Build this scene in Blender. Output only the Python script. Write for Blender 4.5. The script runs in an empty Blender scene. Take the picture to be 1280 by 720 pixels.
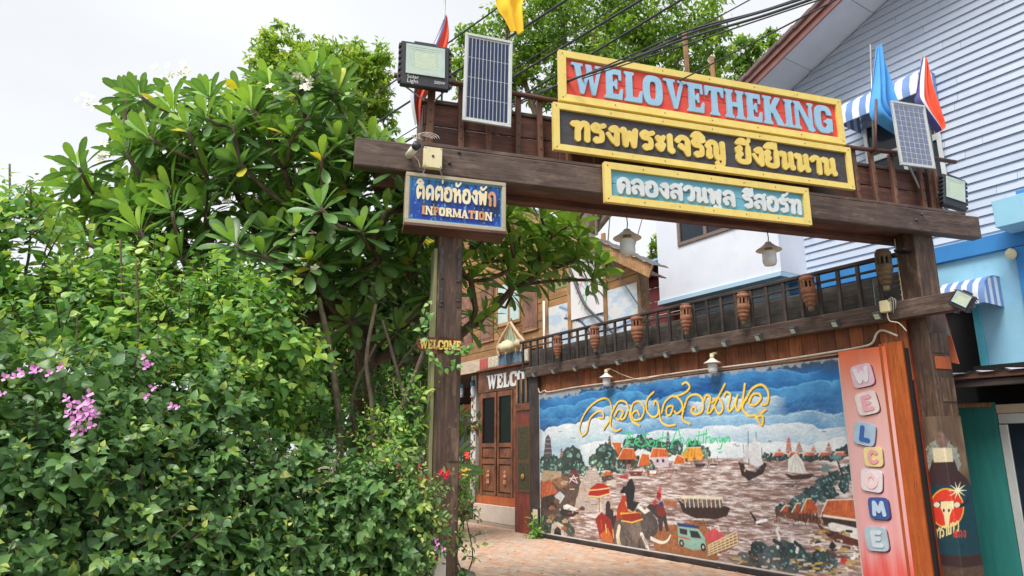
import bpy, math, random
import numpy as np
from mathutils import Vector, Matrix
R = random.Random(7)
NP = np.random.RandomState(11)
SC = bpy.context.scene
COL = SC.collection
rad = math.radians

# ------------------------------------------------------------------ camera
CAM_H = 1.6
FPX = 853.0            # focal length in pixels of a 1280 px wide frame (24 mm lens)
PITCH = 13.5
cam = bpy.data.cameras.new('camera'); cam.lens = 36 * FPX / 1280; cam.sensor_width = 36
cam.clip_start = .05; cam.clip_end = 900
camo = bpy.data.objects.new('camera', cam); COL.objects.link(camo)
camo.location = (0, 0, CAM_H); camo.rotation_euler = (rad(90 + PITCH), 0, 0)
SC.camera = camo

# ------------------------------------------------------------------ sky, sun, exposure
SUN_EL, SUN_AZ = 58, 215      # direction the light comes from: high, behind and to the left of the camera
w = bpy.data.worlds.new('World'); SC.world = w; w.use_nodes = True
nt = w.node_tree; bg = nt.nodes['Background']
sky = nt.nodes.new('ShaderNodeTexSky'); sky.sky_type = 'NISHITA'; sky.sun_disc = False
sky.sun_elevation = rad(SUN_EL); sky.sun_rotation = rad(SUN_AZ); sky.dust_density = 3
# a closed cloud deck over that sky: nearly white, very soft grey patches
tcw = nt.nodes.new('ShaderNodeTexCoord'); mpw = nt.nodes.new('ShaderNodeMapping'); mpw.inputs['Scale'].default_value = (1, 1, 2.2)
nz = nt.nodes.new('ShaderNodeTexNoise'); nz.inputs['Scale'].default_value = 1.6; nz.inputs['Detail'].default_value = 4
rp = nt.nodes.new('ShaderNodeValToRGB')
rp.color_ramp.elements[0].position = .32; rp.color_ramp.elements[0].color = (4.7, 4.85, 5.0, 1)
rp.color_ramp.elements[1].position = .68; rp.color_ramp.elements[1].color = (5.85, 5.95, 6.05, 1)
mx = nt.nodes.new('ShaderNodeMix'); mx.data_type = 'RGBA'; mx.inputs[0].default_value = .93
nt.links.new(tcw.outputs['Generated'], mpw.inputs[0]); nt.links.new(mpw.outputs[0], nz.inputs[0])
nt.links.new(nz.outputs[0], rp.inputs[0]); nt.links.new(sky.outputs[0], mx.inputs[6]); nt.links.new(rp.outputs[0], mx.inputs[7])
nt.links.new(mx.outputs[2], bg.inputs[0]); bg.inputs[1].default_value = .08
sun = bpy.data.lights.new('sun', 'SUN'); sun.energy = 1.9; sun.angle = rad(25); sun.color = (1, .96, .9)
suno = bpy.data.objects.new('sun', sun); COL.objects.link(suno)
_el, _az = rad(SUN_EL), rad(SUN_AZ)
_d = Vector((math.sin(_az) * math.cos(_el), math.cos(_az) * math.cos(_el), math.sin(_el)))
suno.rotation_euler = _d.to_track_quat('Z', 'Y').to_euler(); suno.location = (-10, -10, 20)
SC.view_settings.view_transform = 'Standard'; SC.view_settings.look = 'None'
SC.view_settings.exposure = 1.2; SC.view_settings.gamma = 1
SC.cycles.max_bounces = 8; SC.cycles.transparent_max_bounces = 8

# ------------------------------------------------------------------ frames: two walls of the place, each with its own axes
_c, _s = math.cos(rad(PITCH)), math.sin(rad(PITCH))
def ray(px, py):
    u = (px - 640) / FPX; v = -(py - 360) / FPX
    return Vector((u, _c - v * _s, _s + v * _c))
def pix(P):
    dx, dy, dz = P[0], P[1], P[2] - CAM_H
    f = dy * _c + dz * _s
    if f < .05: return (-9999, -9999, f)
    return (640 + FPX * dx / f, 360 - FPX * (-dy * _s + dz * _c) / f, f)
class Fr:
    """x along the wall, y into the wall (away from the viewer), z up"""
    def __init__(s, o, ang):
        s.o = Vector((o[0], o[1], 0)); s.a = rad(ang)
        s.X = Vector((math.cos(s.a), math.sin(s.a), 0)); s.Y = Vector((-s.X.y, s.X.x, 0))
    def P(s, x, y, z): return s.o + s.X * x + s.Y * y + Vector((0, 0, z))
    def sz(s, px, py, d=0):
        r = ray(px, py); p = s.o + s.Y * d
        t = p.dot(s.Y) / r.dot(s.Y)
        q = r * t + Vector((0, 0, CAM_H))
        return ((q - s.o).dot(s.X), q.z)
    def sx(s, px, py, d=0): return s.sz(px, py, d)[0]
    def zz(s, px, py, d=0): return s.sz(px, py, d)[1]
MF = Fr((0.438, 14.1), -57)      # the mural wall and the houses parallel to it
# the gate: its right post (0.29 m square) stands with one corner against the end of the mural wall
PW, PF = .29, -.15
_g = Fr((0, 0), 17); _sc = MF.sz(1157, 397, .0); _cw = MF.P(_sc[0], .0, 0)
_o = _cw - _g.Y * PF
GF = Fr((_o.x, _o.y), 17)
WF = Fr((0, 0), 0)

# ------------------------------------------------------------------ materials
def srgb(r, g=None, b=None):
    if g is None: r, g, b = r
    f = lambda c: (c / 255 / 12.92) if c / 255 <= .04045 else ((c / 255 + .055) / 1.055) ** 2.4
    return (f(r), f(g), f(b), 1)
MATS = {}
def newmat(name):
    m = bpy.data.materials.new(name); m.use_nodes = True
    n = m.node_tree.nodes; l = m.node_tree.links; b = n['Principled BSDF']
    MATS[name] = m
    return m, n, l, b
def coords(n, l, scale, rnd=True, kind='Object'):
    tc = n.new('ShaderNodeTexCoord'); mp = n.new('ShaderNodeMapping'); mp.inputs['Scale'].default_value = scale
    if rnd:
        oi = n.new('ShaderNodeObjectInfo'); mu = n.new('ShaderNodeVectorMath'); mu.operation = 'SCALE'
        cb = n.new('ShaderNodeCombineXYZ')
        for i in range(3): l.new(oi.outputs['Random'], cb.inputs[i])
        l.new(cb.outputs[0], mu.inputs[0]); mu.inputs['Scale'].default_value = 37.0
        ad = n.new('ShaderNodeVectorMath'); l.new(tc.outputs[kind], ad.inputs[0]); l.new(mu.outputs[0], ad.inputs[1])
        l.new(ad.outputs[0], mp.inputs[0])
    else: l.new(tc.outputs[kind], mp.inputs[0])
    return mp
def noise(n, l, src, scale, det=6, rough=.6):
    t = n.new('ShaderNodeTexNoise'); t.inputs['Scale'].default_value = scale; t.inputs['Detail'].default_value = det
    t.inputs['Roughness'].default_value = rough; l.new(src.outputs[0], t.inputs[0]); return t
def ramp(n, l, src, stops):
    r = n.new('ShaderNodeValToRGB'); l.new(src, r.inputs[0]); e = r.color_ramp.elements
    e[0].position, e[0].color = stops[0]; e[1].position, e[1].color = stops[-1]
    for p, c in stops[1:-1]: x = e.new(p); x.color = c
    return r
def mixc(n, l, fac, a, b, mode='MIX'):
    m = n.new('ShaderNodeMix'); m.data_type = 'RGBA'; m.blend_type = mode
    for sock, v in ((m.inputs[0], fac), (m.inputs[6], a), (m.inputs[7], b)):
        if hasattr(v, 'links'): l.new(v, sock)
        else: sock.default_value = v
    return m.outputs[2]
def bump(n, l, b, h, strength, dist=.01):
    bm = n.new('ShaderNodeBump'); bm.inputs['Strength'].default_value = strength; bm.inputs['Distance'].default_value = dist
    l.new(h, bm.inputs['Height']); l.new(bm.outputs[0], b.inputs['Normal'])
def wood(name, dark, mid, light, axis='X', rough=.62, sc=1.0, vary=.35, stain=None, bumps=.5, cracks=.75, bleach=None):
    m, n, l, b = newmat(name)
    g = {'X': (1.1, 13, 13), 'Z': (13, 13, 1.1), 'Y': (13, 1.1, 13)}[axis]
    mp = coords(n, l, tuple(q * sc for q in g))
    t = noise(n, l, mp, 2.2, 9, .68)
    c = ramp(n, l, t.outputs[0], [(.28, srgb(dark)), (.5, srgb(mid)), (.72, srgb(light))]).outputs[0]
    mp2 = coords(n, l, (1, 1, 1)); t2 = noise(n, l, mp2, 2.6, 5, .6)
    st = ramp(n, l, t2.outputs[0], [(.42, (0, 0, 0, 1)), (.72, (1, 1, 1, 1))]).outputs[0]
    c = mixc(n, l, st, c, srgb(stain) if stain else srgb(tuple(int(q * .62) for q in dark)))
    gc = {'X': (.7, 30, 30), 'Z': (30, 30, .7), 'Y': (30, .7, 30)}[axis]
    mp3 = coords(n, l, gc); t3 = noise(n, l, mp3, 1.6, 3, .5)
    ck = ramp(n, l, t3.outputs[0], [(.485, (0, 0, 0, 1)), (.5, (cracks, cracks, cracks, 1)), (.515, (0, 0, 0, 1))]).outputs[0]
    c = mixc(n, l, ck, c, srgb(tuple(int(q * .4) for q in dark)))
    if bleach:
        mp4 = coords(n, l, tuple(q ** .45 for q in g)); t4 = noise(n, l, mp4, 3.1, 7, .7)
        c = mixc(n, l, ramp(n, l, t4.outputs[0], [(.52, (0, 0, 0, 1)), (.75, (.6, .6, .6, 1))]).outputs[0], c, srgb(bleach))
    oi = n.new('ShaderNodeObjectInfo')
    mr = n.new('ShaderNodeMapRange'); mr.inputs[3].default_value = 1 - vary; mr.inputs[4].default_value = 1 + vary
    l.new(oi.outputs['Random'], mr.inputs[0])
    hs = n.new('ShaderNodeHueSaturation'); l.new(c, hs.inputs['Color']); l.new(mr.outputs[0], hs.inputs['Value'])
    l.new(hs.outputs[0], b.inputs['Base Color']); b.inputs['Roughness'].default_value = rough
    bump(n, l, b, t.outputs[0], bumps, .006)
    return m
def paint(name, col, col2=None, rough=.55, sc=3.0, bumps=.08, metal=0, grime=None, gamt=.5, stretch=(1, 1, 1), spec=.5, vary=0):
    m, n, l, b = newmat(name)
    mp = coords(n, l, stretch)
    t = noise(n, l, mp, sc, 7, .62)
    c2 = col2 or tuple(int(q * .86) for q in col)
    c = ramp(n, l, t.outputs[0], [(.3, srgb(c2)), (.7, srgb(col))]).outputs[0]
    if grime:
        t2 = noise(n, l, mp, sc * 2.7, 8, .7)
        st = ramp(n, l, t2.outputs[0], [(.56, (0, 0, 0, 1)), (.74, (gamt, gamt, gamt, 1))]).outputs[0]
        c = mixc(n, l, st, c, srgb(grime))
    if vary:
        oi = n.new('ShaderNodeObjectInfo'); mr = n.new('ShaderNodeMapRange')
        mr.inputs[3].default_value = 1 - vary; mr.inputs[4].default_value = 1 + vary; l.new(oi.outputs['Random'], mr.inputs[0])
        hs = n.new('ShaderNodeHueSaturation'); l.new(c, hs.inputs['Color']); l.new(mr.outputs[0], hs.inputs['Value']); c = hs.outputs[0]
    l.new(c, b.inputs['Base Color']); b.inputs['Roughness'].default_value = rough; b.inputs['Metallic'].default_value = metal
    b.inputs['Specular IOR Level'].default_value = spec
    if bumps: bump(n, l, b, t.outputs[0], bumps, .01)
    return m
def printed(name, rough=.55, bumps=.15):
    """flat print: the colour is carried by the mesh (one colour per point)"""
    m, n, l, b = newmat(name)
    a = n.new('ShaderNodeAttribute'); a.attribute_name = 'ink'
    mp = coords(n, l, (1, 1, 1), False); t = noise(n, l, mp, 14, 6)
    l.new(a.outputs['Color'], b.inputs['Base Color']); b.inputs['Roughness'].default_value = rough
    bump(n, l, b, t.outputs[0], bumps, .004)
    return m
def leafmat(name, stops, rough=.42, trans=.35, backtint=(1.25, 1.15, .8), rib=None):
    """tone attribute picks the leaf's own colour (young, mature, old)"""
    m, n, l, b = newmat(name)
    a = n.new('ShaderNodeAttribute'); a.attribute_name = 'tone'
    c = ramp(n, l, a.outputs['Fac'], [(p, srgb(q)) for p, q in stops]).outputs[0]
    mp = coords(n, l, (1, 1, 1), False); t = noise(n, l, mp, 9, 4)
    c = mixc(n, l, .35, c, ramp(n, l, t.outputs[0], [(.3, (.45, .5, .4, 1)), (.7, (1, 1, 1, 1))]).outputs[0], 'MULTIPLY')
    sp_ = noise(n, l, mp, 42, 3); c = mixc(n, l, ramp(n, l, sp_.outputs[0], [(.66, (0, 0, 0, 1)), (.72, (.55, .55, .55, 1))]).outputs[0], c, srgb(126, 112, 54))
    if rib:
        r = n.new('ShaderNodeAttribute'); r.attribute_name = 'rib'
        c = mixc(n, l, r.outputs['Fac'], c, srgb(rib))
    l.new(c, b.inputs['Base Color']); b.inputs['Roughness'].default_value = rough
    b.inputs['Specular IOR Level'].default_value = .55
    tr = n.new('ShaderNodeBsdfTranslucent')
    l.new(mixc(n, l, 1.0, c, (1.5, 1.5, .7, 1), 'MULTIPLY'), tr.inputs[0])
    ms = n.new('ShaderNodeMixShader'); ms.inputs[0].default_value = trans
    l.new(b.outputs[0], ms.inputs[1]); l.new(tr.outputs[0], ms.inputs[2])
    l.new(ms.outputs[0], n['Material Output'].inputs[0])
    return m

beam_x = wood('weathered_beam_along', (44, 33, 30), (76, 58, 51), (112, 92, 80), 'X', vary=.1, stain=(98, 82, 74), bumps=.9, bleach=(150, 128, 112))
beam_z = wood('weathered_post', (46, 33, 28), (84, 62, 50), (128, 102, 82), 'Z', vary=.1, stain=(62, 46, 40), bumps=.9, bleach=(156, 130, 106))
brown_x = wood('reddish_board_along', (72, 44, 38), (108, 68, 56), (134, 90, 72), 'X', vary=.18, stain=(66, 46, 44))
brown_z = wood('reddish_baluster', (78, 50, 38), (116, 78, 58), (146, 104, 80), 'Z', vary=.2, stain=(84, 60, 52))
rail_z = wood('dark_baluster', (46, 38, 38), (66, 55, 53), (92, 78, 72), 'Z', vary=.15)
rail_x = wood('dark_rail', (46, 38, 38), (66, 55, 53), (92, 78, 72), 'X', vary=.15)
grey_x = wood('grey_board', (64, 60, 58), (98, 92, 88), (132, 126, 118), 'X', vary=.25, stain=(50, 50, 44))
wall_z = wood('varnished_wall_plank', (104, 56, 32), (140, 80, 44), (172, 108, 58), 'Z', vary=.28, stain=(92, 52, 36))
orange_z = wood('orange_varnished_plank', (136, 64, 24), (176, 88, 34), (200, 112, 52), 'Z', rough=.5, vary=.06, stain=(166, 78, 30))
red_z = wood('red_varnished_panel', (96, 34, 22), (138, 52, 30), (176, 80, 40), 'Z', rough=.4, vary=.1, stain=(90, 40, 30))
door_z = wood('brown_door_wood', (92, 50, 28), (126, 74, 42), (156, 98, 58), 'Z', rough=.45, vary=.08)
door_x = wood('brown_door_wood_along', (92, 50, 28), (130, 76, 42), (160, 100, 58), 'X', rough=.5, vary=.12)
house_x = wood('house_plank', (128, 90, 54), (164, 120, 74), (190, 150, 100), 'X', vary=.22, stain=(140, 104, 66), sc=.8)
housegrn_x = wood('house_plank_green', (120, 124, 84), (148, 152, 104), (170, 172, 128), 'X', vary=.1, stain=(130, 120, 80))
shut_z = wood('shutter_wood', (118, 80, 66), (146, 104, 86), (170, 128, 108), 'Z', vary=.12)
trim_z = wood('pale_trim', (150, 110, 72), (178, 136, 92), (200, 160, 116), 'Z', vary=.1)
stone = paint('rough_stone', (120, 116, 108), (84, 80, 76), .9, 9, .6)
bark = paint('bark', (122, 104, 90), (76, 62, 54), .9, 14, .5, stretch=(1, 1, .35))
bark_l = paint('pale_bark', (150, 138, 120), (104, 92, 78), .9, 14, .5)
steel = paint('galvanised_steel', (170, 172, 174), None, .4, 8, .05, metal=.6)
alu = paint('aluminium_frame', (214, 218, 216), (196, 200, 200), .35, 6, .02, metal=.3)
blackp = paint('black_housing', (58, 58, 64), (44, 44, 50), .5, 10, .1)
reflector = paint('lamp_reflector', (196, 214, 204), (176, 194, 186), .35, 12, .04)
lens = paint('lamp_lens', (206, 220, 196), (184, 200, 178), .3, 60, .3)
cell = paint('solar_cell', (34, 52, 92), (24, 38, 72), .22, 12, .02)
cell_p = paint('pale_solar_cell', (126, 134, 160), (108, 116, 146), .22, 12, .02)
yellow_f = paint('yellow_frame', (238, 216, 128), (228, 200, 108), .5, 5, .2, grime=(176, 148, 96), gamt=.6, vary=.04)
red_b = paint('red_board', (226, 82, 66), (214, 66, 52), .55, 4, .2, grime=(150, 62, 52), gamt=.6, stretch=(1, 4, 4))
dark_b = paint('dark_board', (70, 68, 74), (56, 54, 60), .6, 6, .3, stretch=(1, 4, 5), grime=(110, 104, 100), gamt=.5)
blue_b = paint('teal_blue_board', (112, 176, 196), (96, 160, 184), .55, 5, .2, stretch=(1, 4, 4), grime=(70, 112, 130), gamt=.6)
blue_l = paint('pale_blue_letter', (160, 200, 226), (142, 186, 216), .5, 6, .12, grime=(110, 140, 164), gamt=.45)
yell_l = paint('yellow_letter', (236, 212, 120), (222, 190, 92), .5, 8, .1, grime=(200, 170, 100), gamt=.3)
white_l = paint('white_letter', (222, 226, 226), (202, 208, 210), .5, 8, .06)
nail = paint('rusty_nail', (90, 84, 82), (60, 52, 48), .5, 20, .1, metal=.5)
white_m = paint('white_enamel', (236, 230, 220), (222, 212, 200), .35, 5, .03, grime=(190, 170, 150), gamt=.3)
glass_w = paint('opal_glass', (232, 236, 238), (218, 224, 228), .15, 5, 0)
cable = paint('cable_sheath', (64, 68, 78), (48, 52, 60), .5, 4, .05)
cable_w = paint('white_conduit', (214, 206, 196), (186, 172, 158), .5, 5, .05, grime=(150, 120, 96), gamt=.6)
cream = paint('cream_plastic', (230, 220, 180), (216, 204, 162), .45, 7, .04, grime=(180, 160, 120), gamt=.3)
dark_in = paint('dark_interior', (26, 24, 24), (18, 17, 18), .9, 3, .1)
dark_gl = paint('dark_glass', (38, 48, 58), (26, 32, 42), .12, 2, 0, spec=.4)
green_gl = paint('green_dark_glass', (14, 34, 24), (10, 22, 18), .4, 2, 0, spec=.12)
black_gl = paint('black_door_glass', (10, 11, 14), (7, 8, 10), .4, 2, 0, spec=.12)
teal_gl = paint('teal_glass', (48, 96, 112), (30, 60, 76), .12, 4, 0)
concrete = paint('pale_plinth', (206, 190, 176), (186, 170, 158), .85, 4, .3, grime=(150, 136, 122), gamt=.4)
# ------------------------------------------------------------------ geometry helpers
ORG = {}
class G:
    def __init__(s): s.v = []; s.f = []; s.mi = []
    def add(s, vs, fs, mi=0):
        k = len(s.v); s.v += [tuple(q) for q in vs]; s.f += [tuple(i + k for i in f) for f in fs]; s.mi += [mi] * len(fs); return s
    def obox(s, c, A, B, C, ch=0, mi=0):
        """box with half-axis vectors A, B, C round c; ch = chamfer"""
        c, A, B, C = Vector(c), Vector(A), Vector(B), Vector(C)
        if ch <= 0:
            vs = [c + A * i + B * j + C * k for i in (-1, 1) for j in (-1, 1) for k in (-1, 1)]
            return s.add(vs, [(0, 1, 3, 2), (4, 6, 7, 5), (0, 4, 5, 1), (2, 3, 7, 6), (0, 2, 6, 4), (1, 5, 7, 3)], mi)
        a, b, d = A.length, B.length, C.length
        ch = min(ch, a * .45, b * .45, d * .45); vs = []; idx = {}
        for i in (-1, 1):
            for j in (-1, 1):
                for k in (-1, 1):
                    for ax in range(3):
                        f = [1 - ch / a, 1 - ch / b, 1 - ch / d]; f[ax] = 1
                        idx[(i, j, k, ax)] = len(vs); vs.append(c + A * i * f[0] + B * j * f[1] + C * k * f[2])
        fs = []
        for ax in range(3):
            o = [q for q in range(3) if q != ax]
            for sg in (-1, 1):
                q = []
                for p, r in ((-1, -1), (1, -1), (1, 1), (-1, 1)):
                    t = [0, 0, 0]; t[ax] = sg; t[o[0]] = p; t[o[1]] = r; q.append(idx[(t[0], t[1], t[2], ax)])
                if (sg == 1) == (ax == 1): q.reverse()
                fs.append(tuple(q))
        for e in range(3):
            o = [q for q in range(3) if q != e]
            for p in (-1, 1):
                for r in (-1, 1):
                    t = [0, 0, 0]; t[o[0]] = p; t[o[1]] = r
                    t1 = list(t); t1[e] = -1; t2 = list(t); t2[e] = 1
                    q = [idx[(*t1, o[0])], idx[(*t2, o[0])], idx[(*t2, o[1])], idx[(*t1, o[1])]]
                    fs.append(tuple(q))
        for i in (-1, 1):
            for j in (-1, 1):
                for k in (-1, 1): fs.append(tuple(idx[(i, j, k, ax)] for ax in range(3)))
        return s.add(vs, fs, mi)
    def box(s, x0, x1, y0, y1, z0, z1, ch=0, mi=0):
        return s.obox(((x0 + x1) / 2, (y0 + y1) / 2, (z0 + z1) / 2), (abs(x1 - x0) / 2, 0, 0), (0, abs(y1 - y0) / 2, 0), (0, 0, abs(z1 - z0) / 2), ch, mi)
    def bar(s, p, q, w_, h_, up=(0, 0, 1), ch=0, mi=0):
        p, q = Vector(p), Vector(q); d = q - p; L = d.length; d /= L
        u = Vector(up); sd = d.cross(u)
        if sd.length < 1e-4: sd = d.cross(Vector((1, 0, 0)))
        sd.normalize(); u = sd.cross(d)
        return s.obox((p + q) / 2, d * (L / 2), sd * (w_ / 2), u * (h_ / 2), ch, mi)
    def tube(s, pts, r, n=8, caps=True, mi=0):
        pts = [Vector(p) for p in pts]; m = len(pts)
        rs = r if isinstance(r, (list, tuple)) else [r] * m
        t0 = (pts[1] - pts[0]).normalized(); u = t0.orthogonal().normalized(); vs = []
        for i, p in enumerate(pts):
            t = (pts[min(i + 1, m - 1)] - pts[max(i - 1, 0)]).normalized()
            u = (u - t * u.dot(t)); u = u.normalized() if u.length > 1e-6 else t.orthogonal().normalized()
            v = t.cross(u)
            for k in range(n):
                a = 2 * math.pi * k / n; vs.append(p + (u * math.cos(a) + v * math.sin(a)) * rs[i])
        fs = [(i * n + k, i * n + (k + 1) % n, (i + 1) * n + (k + 1) % n, (i + 1) * n + k) for i in range(m - 1) for k in range(n)]
        if caps: fs += [tuple(reversed(range(n))), tuple(range((m - 1) * n, m * n))]
        return s.add(vs, fs, mi)
    def lathe(s, prof, c, n=16, axis=(0, 0, 1), mi=0):
        ax = Vector(axis).normalized(); u = ax.orthogonal().normalized(); v = ax.cross(u); c = Vector(c); vs = []
        for r, h in prof:
            for k in range(n):
                a = 2 * math.pi * k / n; vs.append(c + ax * h + (u * math.cos(a) + v * math.sin(a)) * max(r, 1e-4))
        m = len(prof)
        fs = [(i * n + k, i * n + (k + 1) % n, (i + 1) * n + (k + 1) % n, (i + 1) * n + k) for i in range(m - 1) for k in range(n)]
        return s.add(vs, fs, mi)
    def prism(s, poly, y0, y1, mi=0):
        """polygon in the x-z plane, extruded between depths y0 (front) and y1"""
        n = len(poly)
        vs = [(p[0], y0, p[1]) for p in poly] + [(p[0], y1, p[1]) for p in poly]
        fs = [tuple(range(n)), tuple(reversed(range(n, 2 * n)))] + [(i, i + n, (i + 1) % n + n, (i + 1) % n) for i in range(n)]
        return s.add(vs, fs, mi)
    def mesh(s, name, mats, off=(0, 0, 0), smooth=False):
        me = bpy.data.meshes.new(name)
        o = Vector(off)
        me.from_pydata([tuple(Vector(v) - o) for v in s.v], [], s.f)
        for m in (mats if isinstance(mats, (list, tuple)) else [mats]): me.materials.append(m)
        if len(set(s.mi)) > 1: me.polygons.foreach_set('material_index', s.mi)
        if smooth: me.polygons.foreach_set('use_smooth', [True] * len(s.f))
        me.update(); return me
    def build(s, name, mat, parent, smooth=False):
        me = s.mesh(name, mat, ORG[parent.name], smooth)
        o = bpy.data.objects.new(name, me); COL.objects.link(o); o.parent = parent; ORG[o.name] = ORG[parent.name]
        return o
def props(o, label=None, cat=None, group=None, kind=None):
    if label: o['label'] = label
    if cat: o['category'] = cat
    if group: o['group'] = group
    if kind: o['kind'] = kind
    return o
def thing(name, label, cat, fr, at, group=None):
    o = bpy.data.objects.new(name, None); COL.objects.link(o); o.empty_display_size = .1
    o.location = fr.P(*at); o.rotation_euler = (0, 0, fr.a); ORG[o.name] = Vector(at)
    return props(o, label, cat, group)
def solo(g, name, mat, fr, at, label=None, cat=None, group=None, kind=None, smooth=False):
    me = g.mesh(name, mat, at, smooth)
    o = bpy.data.objects.new(name, me); COL.objects.link(o); o.location = fr.P(*at); o.rotation_euler = (0, 0, fr.a)
    ORG[o.name] = Vector(at)
    return props(o, label, cat, group, kind)
def dup(o, loc=None, rotz=None, label=None, parent=None, scale=None):
    c = o.copy(); COL.objects.link(c); c.parent = parent; ORG[c.name] = ORG.get(o.name, Vector())
    if loc is not None: c.location = loc
    if rotz is not None: c.rotation_euler = (0, 0, rotz)
    if scale is not None: c.scale = (scale,) * 3
    if label: c['label'] = label
    for ch in list(o.children): dup(ch, parent=c)
    return c
def npmesh(name, V, F, mats, attrs=None, smooth=False, mi=None):
    """V (n,3), F (m,k) int array of equal-size faces; attrs: {name: (kind, array)}"""
    me = bpy.data.meshes.new(name); n, m, k = len(V), len(F), F.shape[1]
    me.vertices.add(n); me.vertices.foreach_set('co', np.asarray(V, np.float32).ravel())
    me.loops.add(m * k); me.loops.foreach_set('vertex_index', np.asarray(F, np.int32).ravel())
    me.polygons.add(m); me.polygons.foreach_set('loop_start', np.arange(0, m * k, k, dtype=np.int32))
    me.polygons.foreach_set('loop_total', np.full(m, k, np.int32))
    if mi is not None: me.polygons.foreach_set('material_index', np.asarray(mi, np.int32))
    if smooth: me.polygons.foreach_set('use_smooth', np.ones(m, bool))
    for a, (kind, arr) in (attrs or {}).items():
        if kind == 'F':
            at = me.attributes.new(a, 'FLOAT', 'POINT'); at.data.foreach_set('value', np.asarray(arr, np.float32).ravel())
        else:
            at = me.color_attributes.new(a, 'FLOAT_COLOR', 'POINT'); at.data.foreach_set('color', np.asarray(arr, np.float32).ravel())
    for mt in (mats if isinstance(mats, (list, tuple)) else [mats]): me.materials.append(mt)
    me.update(calc_edges=True); me.validate(); return me

# ------------------------------------------------------------------ lettering: strokes and polygons -> signed distance -> solid letters
def sd_seg(X, Y, a, b, ra, rb):
    dx, dy = b[0] - a[0], b[1] - a[1]; L = dx * dx + dy * dy + 1e-12
    t = np.clip(((X - a[0]) * dx + (Y - a[1]) * dy) / L, 0, 1)
    return np.hypot(X - a[0] - t * dx, Y - a[1] - t * dy) - (ra + (rb - ra) * t)
def sd_poly(X, Y, P):
    d = np.full(X.shape, 1e9); ins = np.zeros(X.shape, bool); n = len(P)
    for i in range(n):
        a, b = P[i], P[(i + 1) % n]; d = np.minimum(d, sd_seg(X, Y, a, b, 0, 0))
        if a[1] != b[1]:
            c = ((a[1] > Y) != (b[1] > Y)) & (X < (b[0] - a[0]) * (Y - a[1]) / (b[1] - a[1]) + a[0]); ins ^= c
    return np.where(ins, -d, d)
def spline(pts, k=6):
    P = [Vector((p[0], p[1])) for p in pts]; out = []
    for i in range(len(P) - 1):
        p0, p1, p2, p3 = P[max(i - 1, 0)], P[i], P[i + 1], P[min(i + 2, len(P) - 1)]
        for j in range(k):
            t = j / k
            out.append(tuple(.5 * ((2 * p1) + (p2 - p0) * t + (2 * p0 - 5 * p1 + 4 * p2 - p3) * t * t + (3 * p1 - p0 - 3 * p2 + p3) * t ** 3)))
    out.append(tuple(P[-1])); return out
def field(prims, X, Y, fat=0):
    d = np.full(X.shape, 1e9)
    for p in prims:
        if p[0] == 's':
            pts, r = p[1], p[2]
            if len(pts) == 1: d = np.minimum(d, np.hypot(X - pts[0][0], Y - pts[0][1]) - r)
            for a, b in zip(pts, pts[1:]): d = np.minimum(d, sd_seg(X, Y, a, b, r, r))
        elif p[0] == 'p': d = np.minimum(d, sd_poly(X, Y, p[1]))
        elif p[0] == 'h': d = np.maximum(d, -sd_poly(X, Y, p[1]))
    return d - fat
def march(prims, x0, x1, y0, y1, res, fat=0):
    nx, ny = int((x1 - x0) / res) + 2, int((y1 - y0) / res) + 2
    xs = x0 + np.arange(nx) * res; ys = y0 + np.arange(ny) * res
    X, Y = np.meshgrid(xs, ys, indexing='ij'); D = field(prims, X, Y, fat); D[np.abs(D) < 1e-6] = 1e-6
    vid = {}; vs = []; fs = []; walls = []
    def vert(key, p):
        if key not in vid: vid[key] = len(vs); vs.append(p)
        return vid[key]
    neg = D < 0
    act = neg[:-1, :-1] | neg[1:, :-1] | neg[1:, 1:] | neg[:-1, 1:]
    for i, j in zip(*np.nonzero(act)):
        cs = [(i, j), (i + 1, j), (i + 1, j + 1), (i, j + 1)]; poly = []; cr = []
        for k in range(4):
            a, b = cs[k], cs[(k + 1) % 4]
            if neg[a]: poly.append(vert(a, (xs[a[0]], ys[a[1]])))
            if neg[a] != neg[b]:
                t = D[a] / (D[a] - D[b]); key = (min(a, b), max(a, b))
                q = vert(key, (xs[a[0]] + (xs[b[0]] - xs[a[0]]) * t, ys[a[1]] + (ys[b[1]] - ys[a[1]]) * t))
                poly.append(q); cr.append((q, neg[a]))
        if len(poly) >= 3: fs.append(poly)
        if len(cr) == 2:
            (q1, o1), (q2, o2) = cr
            walls.append((q1, q2) if o1 else (q2, q1))
    return vs, fs, walls
S_ = lambda pts, r=.105: ('s', spline(pts) if len(pts) > 2 else pts, r)
L_ = lambda pts, r=.105: ('s', pts, r)
B_ = lambda x, y, r=.155: ('s', [(x, y)], r)
dome = [S_([(.1, 1.14), (.25, 1.34), (.5, 1.36), (.72, 1.16)], .06), L_([(.1, 1.14), (.74, 1.16)], .05)]
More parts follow.
